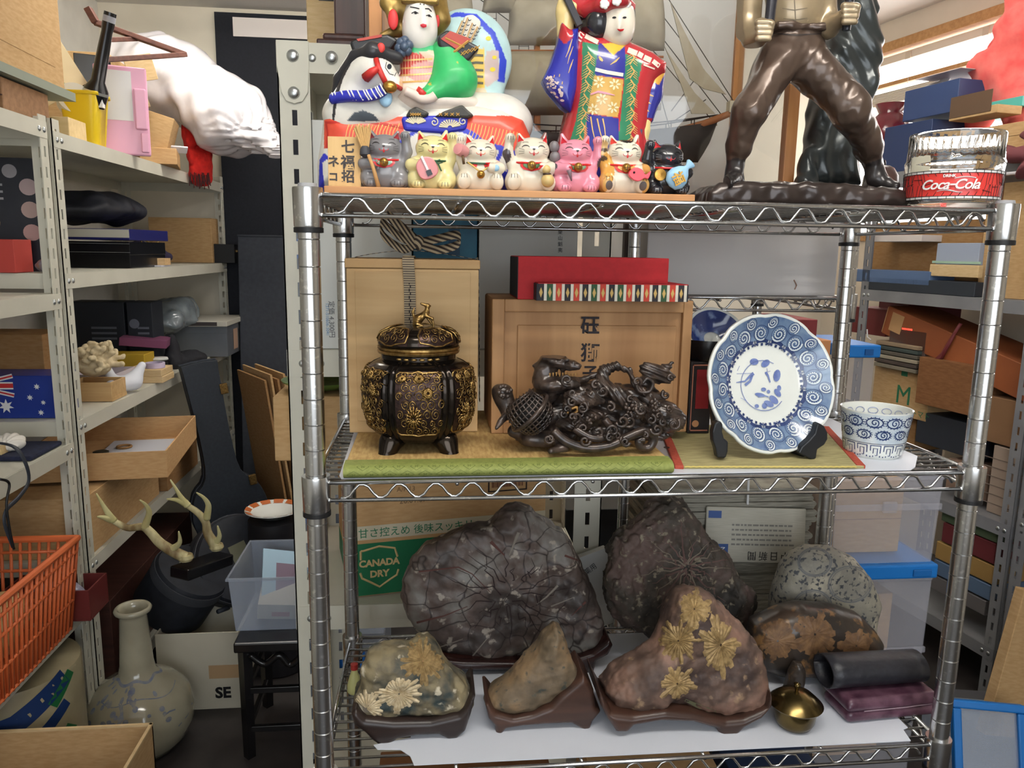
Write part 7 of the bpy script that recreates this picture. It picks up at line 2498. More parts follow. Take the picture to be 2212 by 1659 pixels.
# --- second board, far unit
Z2 = 1.3715
t = lbox('black_case','black leather-look storage box with pale stitching, lowest in its stack',283,580,Z2,(.24,.34,.085),BLACKG,lidgap=.042)
for z in (.050,.078):
 MB().box(-.121,.121,-.1712,-.1702,z,z + .0012).build('stitch_line',plain((120,120,120),.7),t)
c = at(292,580,Z=Z2)
t = carton('lidded_tray','white tray with a dark blue frame on the black storage box',(c.x - .10,c.y + .16,Z2 + .0905),(.20,.30,.036),m=plain((30,32,92),.4),rz=-.08)
MB().box(-.10,.10,-.1515,-.1505,.008,.034).build('pale_front',plain((190,186,172),.6),t)
bag('black_bag','slumped black bag on the upper left shelf','bag',[El((0,0,.055),(.16,.24,.042),(1,1,1)),El((.03,-.05,.085),(.11,.12,.030),(1,1,1),.05),El((-.12,-.14,.12),(.06,.06,.05),(1,1,1),.04)],mat('black_nylon',(24,25,32),(32,33,42),rough=.6,scale=20),.006,(-.2,-.26,-.01),(.2,.26,.19),(-1.02,1.90,Z2 + .132),.005,40,3)
bag('purple_pouch','dark purple cloth pouch with a gold drawstring','pouch',[El((0,0,.035),(.09,.10,.04),(1,1,1)),El((-.03,.03,.06),(.05,.06,.03),(1,1,1),.03)],mat('purple_cloth',(46,38,66),(36,30,54),rough=.9,scale=60),.005,(-.12,-.13,-.01),(.12,.13,.11),(-.93,2.12,Z2),.004,70,4)
tag(MB().tube([(.03 * cos(a),.02 * sin(a),.012 * sin(2 * a)) for a in [2 * PI * i / 20 for i in range(20)]],.003,5,closed=True).build('drawstring_loop',plain((170,140,80),.7),loc=(-.905,2.10,Z2 + .088)),'gold cord loop lying on the purple pouch','cord')
for i in range(5):
 tag(MB().box(-.018,.018,-.03,.03,0,.012).build('wood_piece',wood('pale_chip',(214,180,134),(196,160,112)),loc=(-.86 + (i % 2) * .037,1.98,Z2 + .006 + (i // 2) * .0122)),'small pale wooden slip in the pile beside the purple pouch','wood slip','wooden slips by the purple pouch')
tag(MB().box(-.06,.05,-.05,.05,0,.005).build('white_card',plain((206,206,214),.6),loc=(-.86,1.97,Z2 + .0005)),'white card under the pale wooden slips','card')
t = lbox('cardboard_box','square cardboard box at the far end of the upper left shelf',460,568,Z2,(.27,.115,.195),card(0),flaps=True)
t = carton('black_case','small black case hanging out at the shelving end',(-.80,2.77,Z2),(.10,.10,.085),m=BLACK)
MB().box(.05,.056,-.02,.02,.05,.058).build('brass_latch',AUR,t)
pn = thing('poster_board','black poster with round pictures standing on the near end of the upper shelf','poster',(-.985,1.30,Z2),rz=.12)
MB().box(-.075,.075,-.004,.004,0,.30).build('board',mat('dark_poster',(22,24,34),(32,34,44),rough=.4,scale=14),pn)
for (x,z,r,c) in ((.01,.265,.018,(150,146,150)),(.052,.225,.022,(170,150,150)),(.052,.165,.022,(170,146,140)),(.052,.105,.022,(176,140,136)),(-.045,.13,.022,(140,110,80))):
 MB().lathe([(r,0),(r,.001)],20,Matrix.Translation((x,-.004,z)) @ Matrix.Rotation(PI / 2,4,'X')).build('round_picture',plain(c,.6),pn)
for k in range(3):
 MB().box(-.05,-.01,-.0046,-.004,.19 + k * .018,.196 + k * .018).build('print_line',plain((150,150,154),.7),pn)
t = carton('dark_box','dark green printed box behind the poster on the near end',(-1.13,1.32,Z2),(.12,.10,.28),m=mat('dark_green_print',(26,32,34),(40,46,44),rough=.5,scale=12))
MB().box(-.03,.0,-.051,-.0502,.19,.215).build('white_sticker',plain((180,180,176),.7),t)
lbox('red_box','small red box on the near end of the upper left shelf',35,590,Z2,(.11,.09,.085),plain((176,62,54),.6))
tag(MB().lathe([(.001,0),(.034,.002),(.034,.24),(.001,.242)],18,Matrix.Translation((-.92,1.42,Z2 + .04)) @ Matrix.Rotation(-PI / 2,4,'Y')).build('brown_roll',mat('brown_roll_cloth',(96,78,54),(72,58,40),rough=.7,scale=30),smooth=1),'brown roll lying behind the red box','roll')
bag('small_ornament','little heap-shaped blue and tan ornament by the post','ornament',[El((0,0,.018),(.035,.03,.02),(1,1,1)),Cn((.0,0,.03),(.0,0,.055),.010,.005,(1,1,1),.01)],mat('ornament_glaze',(110,130,150),(140,110,80),rough=.4,scale=40),.003,(-.05,-.05,-.01),(.05,.05,.07),(-.87,1.25,Z2),.002,150,6)

# --- third board
Z3 = .9755
for i,(x,w,lb) in enumerate(((-1.10,.20,'black printed box at the back of the third shelf, left one'),(-.945,.09,'black printed box at the back of the third shelf, with a round emblem'))):
 t = carton('black_box',lb,(x,2.12,Z3),(w,.12,.26),m=plain((30,34,42),.5))
 if i:
  MB().lathe([(.018,0),(.018,.001)],20,Matrix.Translation((-.02,-.061,.18)) @ Matrix.Rotation(PI / 2,4,'X')).build('emblem',plain((100,104,116),.5),t)
 for k in range(3):
  MB().box(-w * .1,w * .35,-.0612,-.0602,.12 + k * .02,.128 + k * .02).build('print_line',plain((90,94,104),.6),t)
bag('clear_bag','crumpled grey clear plastic bag on the third shelf','bag',[El((0,0,.08),(.13,.16,.06),(1,1,1)),El((.06,.08,.11),(.07,.10,.05),(1,1,1),.05)],mat('clear_bag_film',(120,128,132),(96,104,108),rough=.15,scale=20,coat=.4),.007,(-.18,-.22,-.01),(.2,.24,.26),(-.98,2.38,Z3 + .09),.008,50,8)
t = carton('flat_tray','flat pale tray lying on the silver box at the end of the third shelf',(-.90,2.58,Z3 + .135),(.36,.34,.022),m=plain((176,172,160),.6))
MB().box(-.10,.14,-.1708,-.1702,.003,.019).build('dark_label',plain((50,44,44),.6),t)
t = carton('silver_box','silver metal box with a dark end label',(-.86,2.60,Z3 + .0005),(.26,.30,.132),m=mat('silver_tin',(132,136,142),(116,120,126),rough=.35,metal=.5,scale=5),lidgap=.03)
MB().box(.1302,.1312,-.05,.02,.02,.11).build('end_label',plain((170,140,120),.6),t)
carton('yellow_box','mustard yellow box behind the coral',(-.98,1.95,Z3),(.20,.10,.085),m=plain((176,144,36),.6))
t = carton('pink_dish','folded pink and brown cloth on the yellow box',(-.93,2.06,Z3 + .10),(.16,.14,.03),m=plain((116,62,92),.8),rot=(0,.1,.2))
carton('grey_tray','white open tray behind the coral',(-.95,1.72,Z3 + .001),(.14,.18,.055),m=plain((196,186,192),.6),open_top=True)
t = thing('snow_dome','black rounded gadget with a white top on the third shelf','gadget',(-.875,2.02,Z3))
MB().lathe([(.042,0),(.045,.02),(.042,.045),(.036,.05)],22).build('body',BLACKG,t,smooth=1)
MB().lathe([(.037,.05),(.034,.058),(.0001,.062)],22).build('white_top',plain((206,206,202),.5),t,smooth=2)
bag('black_pouch','small black pouch beside the round gadget','pouch',[Cn((0,0,.02),(0,0,.12),.045,.012,(1,1,1)),El((.05,.06,.03),(.06,.06,.03),(1,1,1),.02)],mat('black_cloth',(26,26,32),rough=.8),.005,(-.08,-.08,-.01),(.13,.14,.14),(-.86,2.14,Z3),.003,80,9)
rg = random.Random(21)
cps = [El((0,0,.05),(.05,.045,.04),(1,1,1))]
for i in range(46):
 a,b = rg.random() * 6.28,math.asin(rg.uniform(-.2,1))
 d = Vector((cos(a) * cos(b),sin(a) * cos(b),sin(b)))
 p0,p1 = d * .035 + Vector((0,0,.05)),Vector((d.x * .070,d.y * .066,d.z * .062 + .05)) * rg.uniform(.92,1.06)
 cps += [Cn(tuple(p0),tuple(p1),.010,.0075,(1,1,1),.004),S(tuple(p1 + Vector((rg.uniform(-.008,.008),rg.uniform(-.008,.008),rg.uniform(-.004,.008)))),.0085,(1,1,1),.003)]
wc = wob(91,300)
t = thing('coral','knobbly cream coral standing in the wooden box','coral',at(205,800,Y=1.50) + Vector((0,0,-.045)))
t.location.z = Z3 + .062
Blob('branches',cps,.0034,mat('coral_lime',(206,190,156),(186,168,132),rough=.9,scale=60),t,lo=(-.09,-.09,-.01),hi=(.09,.09,.135),noise=lambda P: .0012 * wc(P))
c = at(243,868,Z=Z3)
t = carton('wooden_tray','small pale wooden box holding an orange packet under the coral',(c.x - .065,c.y + .055,Z3 + .001),(.13,.11,.058),m=wood('cigar_box_wood',(200,166,116),(184,148,98)),open_top=True,wall=.006)
MB().box(-.066,.066,-.056,.056,.0,.012).build('base_strip',wood('cigar_box_wood',(0,0,0),(0,0,0)),t)
tag(MB().ball((0,0,0),.032,10,(1,.8,.3)).build('orange_packet',plain((226,120,84),.5),smooth=2,loc=(c.x - .055,c.y + .04,Z3 + .0175)),'orange packet lying in the small wooden box','packet')
t = thing('foam_shape','white folded foam piece standing beside the coral box','foam',at(275,850,Z=Z3),rz=.4)
Blob('foam',[Cn((-.035,.0,.028),(.02,.02,.035),.026,.024,(1,1,1)),Cn((.02,.02,.035),(.050,.03,.085),.024,.012,(1,1,1),.02),Cn((-.035,0,.03),(-.05,.06,.075),.02,.012,(1,1,1),.02)],.004,plain((220,222,228),.7),t,lo=(-.09,-.05,-.01),hi=(.09,.1,.11))
c = at(352,828,Z=Z3)
for i in range(2):
 carton('card_box',('lower flat card box beside the white foam','upper flat card box beside the white foam')[i],(c.x - .065,c.y + .06,Z3 + .0005 + i * .0235),(.13 - .006 * i,.12,.023),m=card(1))
tag(MB().lathe([(.026,0),(.033,0),(.033,.018),(.026,.018),(.026,0)],24,Matrix.Translation((c.x - .04,c.y + .05,Z3 + .048))).build('lilac_ring',plain((196,182,206),.5),smooth=1),'lilac tape ring on the flat card boxes','tape')
# flag box
t = thing('flag_box','blue box printed with a starry flag at the near end of the third shelf','box',(-1.03,1.235,Z3))
FB = plain((24,48,130),.35)
MB().box(-.16,.16,0,.12,0,.118).build('body',FB,t,bevel=.002)
WQ,RQ = plain((214,214,214),.5),plain((186,40,44),.5)

def star(x,z,r,n=7):
 return [(x + (r if i % 2 == 0 else r * .45) * cos(PI / 2 + i * PI / n),z + (r if i % 2 == 0 else r * .45) * sin(PI / 2 + i * PI / n)) for i in range(2 * n)]

for (x,z,r) in ((.022,.014 + .02,.020),(.085,.058,.0085),(.105,.088,.0085),(.118,.044,.007),(.110,.016,.0085)):
 MB().prism(star(x,z,r),-.0012,-.0002,None,'xz').build('star',WQ,t)
u0,u1,z0,z1 = -.16,.045,.064,.118
zc_,xc_ = (z0 + z1) / 2,(u0 + u1) / 2
for a,b in (((u0,z0),(u1,z1)),((u0,z1),(u1,z0))):
 d = Vector((b[0] - a[0],b[1] - a[1])).normalized()
 n_ = Vector((-d.y,d.x)) * .006
 MB().prism([(a[0] + n_.x,a[1] + n_.y),(a[0] - n_.x,a[1] - n_.y),(b[0] - n_.x,b[1] - n_.y),(b[0] + n_.x,b[1] + n_.y)],-.0008,-.0002,None,'xz').build('saltire',WQ,t)
 n_ = n_ * .4
 MB().prism([(a[0] + n_.x,a[1] + n_.y),(a[0] - n_.x,a[1] - n_.y),(b[0] - n_.x,b[1] - n_.y),(b[0] + n_.x,b[1] + n_.y)],-.0010,-.0008,None,'xz').build('saltire',RQ,t)
MB().box(u0,u1,-.0012,-.001,zc_ - .010,zc_ + .010).box(xc_ - .010,xc_ + .010,-.0012,-.001,z0,z1).build('white_cross',WQ,t)
MB().box(u0,u1,-.0015,-.0012,zc_ - .006,zc_ + .006).box(xc_ - .006,xc_ + .006,-.0015,-.0012,z0,z1).build('red_cross',RQ,t)
carton('cardboard_box','brown cardboard box stacked behind the flag box',(-1.08,1.44,Z3 + .001),(.24,.16,.215),m=card(2))
t = thing('black_headset','black curved strap thing lying on the brown box','strap',(-.92,1.34,Z3))
MB().tube([(.05 * cos(a),.0,.06 + .05 * sin(a)) for a in [PI * i / 12 for i in range(13)]],.009,8).build('band',mat('dark_red_plastic',(44,24,26),rough=.4),t,smooth=2)

# --- near unit
tag(MB().box(-.19,.17,-.07,.09,0,.012).build('blue_cloth',mat('dark_blue_cloth',(22,26,48),(34,40,66),rough=.9,scale=80),bevel=.005,loc=(-.99,1.035,.9278)),'dark blue folded cloth on the near left shelf','cloth')
for i,(x,y,s_) in enumerate(((-.90,1.03,1),(-.955,1.0,.9))):
 t = thing('sea_shell',('white scallop shell on the wooden stand','pale spiny shell on the wooden stand')[i],'shell',(x,y,.9278 + .033),rot=(.3,.1,.5 * i))
 Blob('shell',[El((0,0,0),(.036 * s_,.030 * s_,.018 * s_),(1,1,1))],.0028,mat('shell_lime_%d' % i,((226,220,210),(222,204,166))[i],rough=.5),t,lo=(-.045,-.04,-.03),hi=(.045,.04,.03),noise=lambda P: .0022 * np.sin(np.arctan2(P[...,1] + .03,P[...,0]) * (16 + 14 * i)))
tag(MB().box(-.06,.05,-.035,.035,0,.02).build('shell_plinth',wood('shell_base_wood',(206,184,140),(190,164,118)),bevel=.001,loc=(-.945,1.015,.9402)),'pale wooden base carrying the shells','base')
t = thing('black_cable','black flat strap hanging over the near shelf edge','strap',(0,0,0))
q = [at(*a,X=x) for a,x in (((-20,955),-.86),((30,965),-.79),((55,1000),-.77),((62,1040),-.77),((40,1075),-.77),((15,1100),-.775),((10,1130),-.775),((28,1180),-.775))]
MB().tube(spline(q,6),.006,6,flat=.4).build('strap',plain((44,48,56),.5),t,smooth=2)
q = [at(*a,X=-.772) for a in ((0,1035),(20,1045),(14,1090),(22,1150),(30,1186))]
MB().tube(spline(q,6),.003,6).build('cord',BLACK,t,smooth=2)
# orange basket in front of the near unit
OR = plain((206,104,58),.4)
t = thing('orange_basket','orange plastic shopping basket with slotted sides','basket',(-.91,.80,.4705))
bw,bl_,bh = .30,.46,.235
rim = MB()
for (x,y) in ((-1,0),):
 pass
rc = [(-bw / 2,-bl_ / 2),(bw / 2,-bl_ / 2),(bw / 2,bl_ / 2),(-bw / 2,bl_ / 2)]
rim.tube([(x,y,bh) for x,y in resample(rc + [rc[0]],.05)],.009,8,closed=False)
rim.build('rim',OR,t,smooth=1)
tp = .86
for i,(a,b) in enumerate(zip(rc,rc[1:] + rc[:1])):
 L = math.hypot(b[0] - a[0],b[1] - a[1])
 n_ = int(L / .022)
 s_ = MB()
 A,B = Vector((a[0],a[1],bh)),Vector((b[0],b[1],bh))
 A0,B0 = Vector((a[0] * tp,a[1] * tp,0)),Vector((b[0] * tp,b[1] * tp,0))
 for k in range(n_ + 1):
  q = k / n_
  s_.tube([A0.lerp(B0,q),A.lerp(B,q)],.0042,5)
 for hq in (.02,.33,.66,.86):
  s_.tube([A0.lerp(A,hq),B0.lerp(B,hq)],.0045,5)
 s_.build('slotted_side',OR,t,smooth=2)
MB().box(-bw / 2 * tp,bw / 2 * tp,-bl_ / 2 * tp,bl_ / 2 * tp,0,.006).build('bottom',OR,t)
bag('tan_bundle','tan wrapped bundle lying in the orange basket','bundle',[El((0,0,.06),(.10,.17,.06),(1,1,1)),El((.03,.08,.10),(.06,.08,.04),(1,1,1),.04)],mat('tan_wrap',(176,140,84),(196,168,120),rough=.7,scale=25),.007,(-.13,-.2,-.01),(.13,.2,.16),(-.93,.80,.478),.006,50,14)
t = carton('maroon_tray','maroon open tray beside the orange basket',(-.86,1.10,.4705),(.22,.115,.085),m=plain((98,34,32),.5),open_top=True,wall=.005)
bag('bubble_wrap','crumpled clear bubble wrap in the maroon tray','wrap',[El((0,0,.04),(.08,.04,.035),(1,1,1))],mat('bubble_film',(170,166,184),(140,138,156),rough=.2,scale=60,bump=.4),.004,(-.1,-.06,-.01),(.1,.06,.13),(-.86,1.10,.478),.004,90,15)
# --- fourth board
Z4 = .5755
c = at(330,1055,Z=Z4 + .19)
t = thing('tray_box','open shallow cardboard tray with white padding and trinkets','box',(-.875,1.60,Z4 + .185),rot=(0,0,.12))
w,l,h = .40,.50,.082
mb = MB().box(-w / 2,w / 2,-l / 2,l / 2,0,.004)
mb.box(-w / 2,w / 2,-l / 2,-l / 2 + .004,.004,h).box(-w / 2,w / 2,l / 2 - .004,l / 2,.004,h).box(-w / 2,-w / 2 + .004,-l / 2 + .004,l / 2 - .004,.004,h).box(w / 2 - .004,w / 2,-l / 2 + .004,l / 2 - .004,.004,h)
mb.build('body',card(4),t)
MB().box(-.06,w / 2 - .010,-l / 2 + .02,l / 2 - .06,.004,.014).build('padding',plain((206,206,214),.8),t,bevel=.003)
for i,(x,y,r) in enumerate(((.0,-.12,.030),(-.05,.0,.024))):
 q = t.matrix_basis @ Vector((x,y,.0145))
 tag(MB().lathe([(r * .7,0),(r,.001),(r,.010),(r * .8,.012),(.0001,.010)],22).build('watch_disc',mat('dull_metal',(96,92,80),rough=.4,metal=.6),smooth=1,loc=q),('round dull metal disc lying on the white padding','smaller metal disc deeper in the tray')[i],'disc')
q = t.matrix_basis @ Vector((.0,.08,.0185))
tag(MB().tube([(.022 * cos(a),.022 * sin(a),0) for a in [2 * PI * i / 18 for i in range(18)]],.004,6,closed=True).build('wooden_ring',plain((150,112,66),.5),smooth=2,loc=q,rot=(.0,.0,0)),'small wooden ring lying in the cardboard tray','ring')
carton('cardboard_box','long cardboard box under the open tray on the fourth left shelf',(-.95,1.50,Z4),(.26,.58,.175),m=card(0))
carton('cardboard_box','second cardboard box deeper on the fourth left shelf',(-.94,2.0,Z4),(.28,.36,.17),m=card(2))
carton('wooden_crate','dark red wooden crate on the lowest left board',(-1.0,1.75,.1205),(.34,.8,.26),m=wood('crate_dark',(74,44,36),(58,34,28)))

# --- things standing on the floor
VZ = mat('celadon_glaze',(166,160,138),(152,146,126),rough=.14,coat=.6,scale=9)
c = at(305,1560,Y=1.18)
t = thing('stoneware_vase','large pale bottle vase with faded blue brushwork on the floor','vase',(c.x,1.18,.0))
prof_ = [(.075,0),(.10,.006),(.138,.045),(.162,.095),(.164,.14),(.150,.19),(.114,.230),(.072,.254),(.055,.270),(.050,.30),(.045,.38),(.041,.455),(.046,.466),(.055,.472),(.056,.480),(.050,.486),(.042,.482),(.036,.46),(.036,.35),(.0001,.345)]
VS = .97
MB().lathe([(r * .89,z * .91) for r,z in prof_],56).build('body',VZ,t,smooth=2)
vp = [(r * .89,z * .91) for r,z in prof_[:12]]

def vr(z):
 for (r0_,z0_),(r1_,z1_) in zip(vp,vp[1:]):
  if z0_ <= z <= z1_:
   return r0_ + (r1_ - r0_) * (z - z0_) / (z1_ - z0_)
 return vp[-1][0]

VSU = Surf(lambda x,z,off: (lambda a,r: Vector((r * sin(a),-r * cos(a),z)))(x / .15,vr(z) + off))
BLV = mat('faded_blue_brush',(108,116,140),(150,148,136),rough=.16,coat=.5,scale=55,lo=.35,hi=.75)
mb = MB()
flat_rib(mb,VSU,[([(x,.238 + .004 * sin(x * 40)) for x in np.linspace(-.4,.4,50)],.006),([(x,.205 + .006 * sin(x * 30)) for x in np.linspace(-.1,.24,24)],.0022)],.0008)
rg = random.Random(3)
for (x0_,z0_,n_) in ((-.02,.16,26),(-.14,.15,22),(.03,.215,14),(-.10,.215,12),(.12,.18,5)):
 for i in range(n_):
  x,z = x0_ + rg.gauss(0,.022),z0_ + rg.gauss(0,.016)
  if z < .24:
   mb.sheet([[VSU.hit(x + s_ * rx * cos(b),z + s_ * rx * .7 * sin(b),.0008) for b in [k * PI / 4 for k in range(9)]] for s_,rx in ((.05,.008),(1,rg.uniform(.005,.011)))])
flat_rib(mb,VSU,[([(-.02 + .02 * sin(q * 3),.15 + q * .06) for q in np.linspace(0,1,10)],.010),([(.12,.16),(.14,.164),(.16,.16)],.004),([(.16,.11),(.2,.12),(.24,.135)],.004)],.0010)
mb.build('blue_brushwork',BLV,t,smooth=2)['kind'] = 'stuff'
r_ = at(330,1562,Z=.34)
t = thing('open_carton','open brown cardboard box in the near left corner','box',(r_.x - .20,r_.y - .19,0),rz=.0)
w,l,h = .40,.38,.34
mb = MB()
for (x0_,x1_,y0_,y1_) in ((-w / 2,w / 2,-l / 2,-l / 2 + .006),(-w / 2,w / 2,l / 2 - .006,l / 2),(-w / 2,-w / 2 + .006,-l / 2,l / 2),(w / 2 - .006,w / 2,-l / 2,l / 2)):
 mb.box(x0_,x1_,y0_,y1_,0,h)
mb.box(-w / 2,w / 2,-l / 2,l / 2,0,.006)
mb.build('body',card(0),t)
MB().box(-w / 2,w / 2,l / 2 - .0065,l / 2 + .0006,h - .004,h + .001).box(w / 2 - .0065,w / 2 + .0006,-l / 2,l / 2,h - .004,h + .001).build('worn_edge',card(1),t)
t = thing('printed_tin','tall printed tin with painted leaf shapes under the orange basket','tin',(-.91,.95,0))
MB().lathe([(.155,0),(.158,.006),(.158,.40),(.155,.406)],36).build('drum',mat('cream_print',(150,140,112),(128,118,92),rough=.4,scale=8),t,smooth=1)
TS = Surf(lambda x,z,off: Vector(((.158 + off) * sin(x / .158),-(.158 + off) * cos(x / .158),z)))
for nm,c_,ls in (('blue_bands',(24,48,92),[([(-.1,.16),(.05,.22),(.2,.33)],.03),([(-.05,.30),(.08,.33),(.2,.40)],.05),([(-.1,.05),(.04,.13),(.12,.17)],.012)]),('green_bands',(30,96,52),[([(.10,.12),(.16,.20),(.21,.26)],.04),([(.16,.34),(.22,.40)],.03)])):
 flat_rib(MB(),TS,ls,.001,.02).build(nm,plain(c_,.4),t,smooth=2)
t = carton('white_carton','white carton with bold black letters half hidden behind the vase',(-.585,1.47,0),(.25,.22,.26),m=mat('off_white_card',(190,184,166),(178,172,154),rough=.8,scale=4),open_top=True,wall=.005)
text('SE',.050,BLACK,t,(.070,-.1106,.054),bold=.002)
MB().box(.03,.1255,-.1108,-.11,.105,.15).build('tape_strip',plain((170,140,104),.6),t)
# black stool with the clear bin
t = thing('black_stool','black carved wooden stool beside the chrome rack','stool',(-.255,1.22,0))
BKL = mat('black_lacquer',(20,19,20),(28,26,26),rough=.25,coat=.3,scale=10)
MB().box(-.15,.075,-.13,.17,.335,.365).build('seat',BKL,t,bevel=.005)
for x in (-.125,.05):
 for y in (-.105,.145):
  MB().tube([(x,y,0),(x,y,.335)],(.017,.020),4).build('leg',BKL,t)
for z in (.08,.20):
 MB().box(-.125,.05,-.112,-.098,z,z + .018).build('stretcher',BKL,t,bevel=.002)
 MB().box(-.132,-.118,-.105,.145,z,z + .018).build('stretcher',BKL,t,bevel=.002)
ap = MB().tube(spline([(-.11,-.11,.32),(-.07,-.11,.29),(-.03,-.11,.315),(.0,-.11,.285),(.04,-.11,.32)],6),.010,6)
ap.build('carved_apron',BKL,t,smooth=2)
CLR = film('translucent_plastic',(186,196,212),.34)
c = at(575,1362,Y=1.15)
t = thing('plastic_bin','translucent plastic bin of booklets on the black stool','bin',(c.x + .01,1.29,.3655))
w,l,h = .215,.28,.165
rows = [[(x * s_,y * s_,z) for x,y in ((-w / 2,-l / 2),(w / 2,-l / 2),(w / 2,l / 2),(-w / 2,l / 2),(-w / 2,-l / 2))] for s_,z in ((.90,0),(1,h),(1.05,h),(1.05,h - .006))]
MB().sheet(rows).build('tub',CLR,t,solid=.002)
MB().box(-w * .45,w * .45,-l * .45,l * .45,.0,.003).build('bottom',CLR,t)
t2 = thing('booklet','pale blue booklet sticking out of the plastic bin','booklet',(c.x + .03,1.30,.46),rot=(.55,.25,.3))
MB().box(-.07,.08,-.10,.10,0,.006).build('cover',plain((156,186,206),.5),t2)
MB().box(-.03,.03,-.05,.05,.006,.0066).build('cover_picture',plain((120,100,120),.5),t2)
t2 = thing('booklet','cream box of papers lying in the plastic bin','papers',(c.x + .03,1.28,.40),rot=(.2,.1,.1))
MB().box(-.07,.07,-.09,.10,0,.05).build('box',plain((206,202,190),.7),t2,bevel=.001)
MB().box(-.03,.02,-.0906,-.09,.01,.025).build('red_print',plain((190,130,130),.7),t2)
c = at(585,1105,Y=1.62)
t = thing('painted_dish','white dish with an orange patterned rim behind the plastic bin','dish',(c.x + .01,1.62,c.z - .02))
MB().lathe([(.0001,0),(.04,0),(.082,.024),(.095,.030),(.094,.032),(.080,.027),(.04,.004),(.0001,.003)],40).build('body',PORC,t,smooth=1)
for i in range(12):
 a = 2 * PI * i / 12
 M = Matrix.Rotation(a,4,'Z')
 rows = [[M @ Vector((r,.017 * s_ * cos(q * PI),.0285 + (r - .082) * .45)) for r in (.074,.0835,.093)] for q,s_ in ((0,1),(.5,.3),(1,1))]
 MB().sheet(rows).build('rim_motif',plain((176,96,50),.3),t)
t = thing('dark_tub','dark tub under the painted dish','tub',(c.x + .01,1.62,0))
MB().lathe([(.09,0),(.10,.004),(.085,c.z - .024),(.0001,c.z - .022)],28).build('body',plain((28,26,30),.5),t,smooth=1)
# guitar case, drum bag
gs = [(-.09,0),(-.17,.06),(-.19,.17),(-.15,.28),(-.125,.36),(-.14,.45),(-.115,.54),(-.065,.60),(-.055,.75),(-.062,1.0),(-.055,1.03),(.055,1.03),(.062,1.0),(.055,.75),(.065,.60),(.115,.54),(.14,.45),(.125,.36),(.15,.28),(.19,.17),(.17,.06),(.09,0)]
GC = mat('blue_black_vinyl',(34,40,48),(27,32,40),rough=.5,scale=90,bump=.2)
t = thing('guitar_case','dark blue black guitar case leaning on the end of the left shelving','instrument case',(-.57,2.0,0),rot=(-.06,-.14,.45))
MB().prism(spline(gs,3,True),-.045,.045,None,'xz').build('shell',GC,t,bevel=.012,seg=3)
MB().prism(spline([(x * 1.012,z * 1.004) for x,z in gs],3,True),-.005,.005,None,'xz').build('rim_band',plain((52,56,64),.5),t)
for (x,z) in ((.066,.92),(.10,.55),(.165,.30)):
 MB().box(-.014,.014,-.022,-.004,-.02,.02).build('brass_latch',AUR,t,bevel=.003,loc=(x,-.03,z))
for i,(x,y,r0_,h,ry,rz_,lb) in enumerate(((-.56,1.66,.15,.11,1.05,-.5,'round black drum bag tilted on its rim behind the antlers'),(-.72,1.52,.12,.16,.5,.4,'second black drum bag lying behind the vase'))):
 t = thing('drum_bag',lb,'bag',(x,y,.36 if i == 0 else .27),rot=(.35,ry,rz_))
 MB().lathe([(.0001,0),(r0_ * .95,0),(r0_,.01),(r0_,h),(r0_ * .95,h + .012),(.0001,h + .014)],36).build('bag_body',mat('black_drum_nylon',(26,29,36),(36,39,47),rough=.6,scale=30,bump=.2),t,smooth=1)
 MB().lathe([(r0_ + .002,h * .80),(r0_ + .004,h * .9),(r0_ + .002,h)],36).build('zip_piping',plain((60,62,68),.5),t,smooth=1)
 MB().tube([(r0_ + .01,-.05,h * .5),(r0_ + .045,-.02,h * .5),(r0_ + .045,.03,h * .5),(r0_ + .01,.05,h * .5)],.008,8).build('handle',plain((50,54,62),.5),t,smooth=2)
 MB().box(-.05,.02,-.03,.03,h + .013,h + .016).build('badge',plain((112,112,92),.5),t)
bag('black_backpack','slumped black bag filling the corner behind the vase','bag',[El((0,0,.16),(.17,.16,.17),(1,1,1)),El((-.06,-.06,.30),(.10,.10,.07),(1,1,1),.06),Cn((-.12,-.1,.2),(-.02,-.14,.34),.03,.03,(1,1,1),.03)],mat('black_canvas',(34,37,46),(26,28,36),rough=.8,scale=40),.008,(-.24,-.24,-.01),(.24,.24,.42),(-.66,1.86,.002),.007,36,18)
# antlers
ANT = mat('antler_bone',(120,98,62),(196,186,140),rough=.6,scale=30,bump=.3,stretch=(1,1,.3))
BON = mat('antler_tip',(206,200,150),(190,180,124),rough=.5,scale=20)

def antler(lb,base,beam,tines,ys):
 t = thing('antler',lb,'antler',at(*base,Y=ys),group='mounted antlers')
 A = lambda u,v,y=ys: at(u,v,Y=y) - t.location
 pts = spline([tuple(A(*q)) for q in beam],6)
 n_ = len(pts)
 MB().tube(pts,[.0165 - .0085 * (i / (n_ - 1)) for i in range(n_)],10).build('beam',ANT,t,smooth=2)
 for k,(q,yo) in enumerate(tines):
  pts = spline([tuple(at(u,v,Y=ys + yo * (j / (len(q) - 1))) - t.location) for j,(u,v) in enumerate(q)],5)
  n_ = len(pts)
  MB().tube(pts,[.0095 * (1 - i / (n_ - 1)) + .0018 for i in range(n_)],9).build('tine',BON,t,smooth=2)
 MB().lathe([(.016,-.008),(.021,0),(.018,.01)],14).build('burr',ANT,t,smooth=1)
 return t

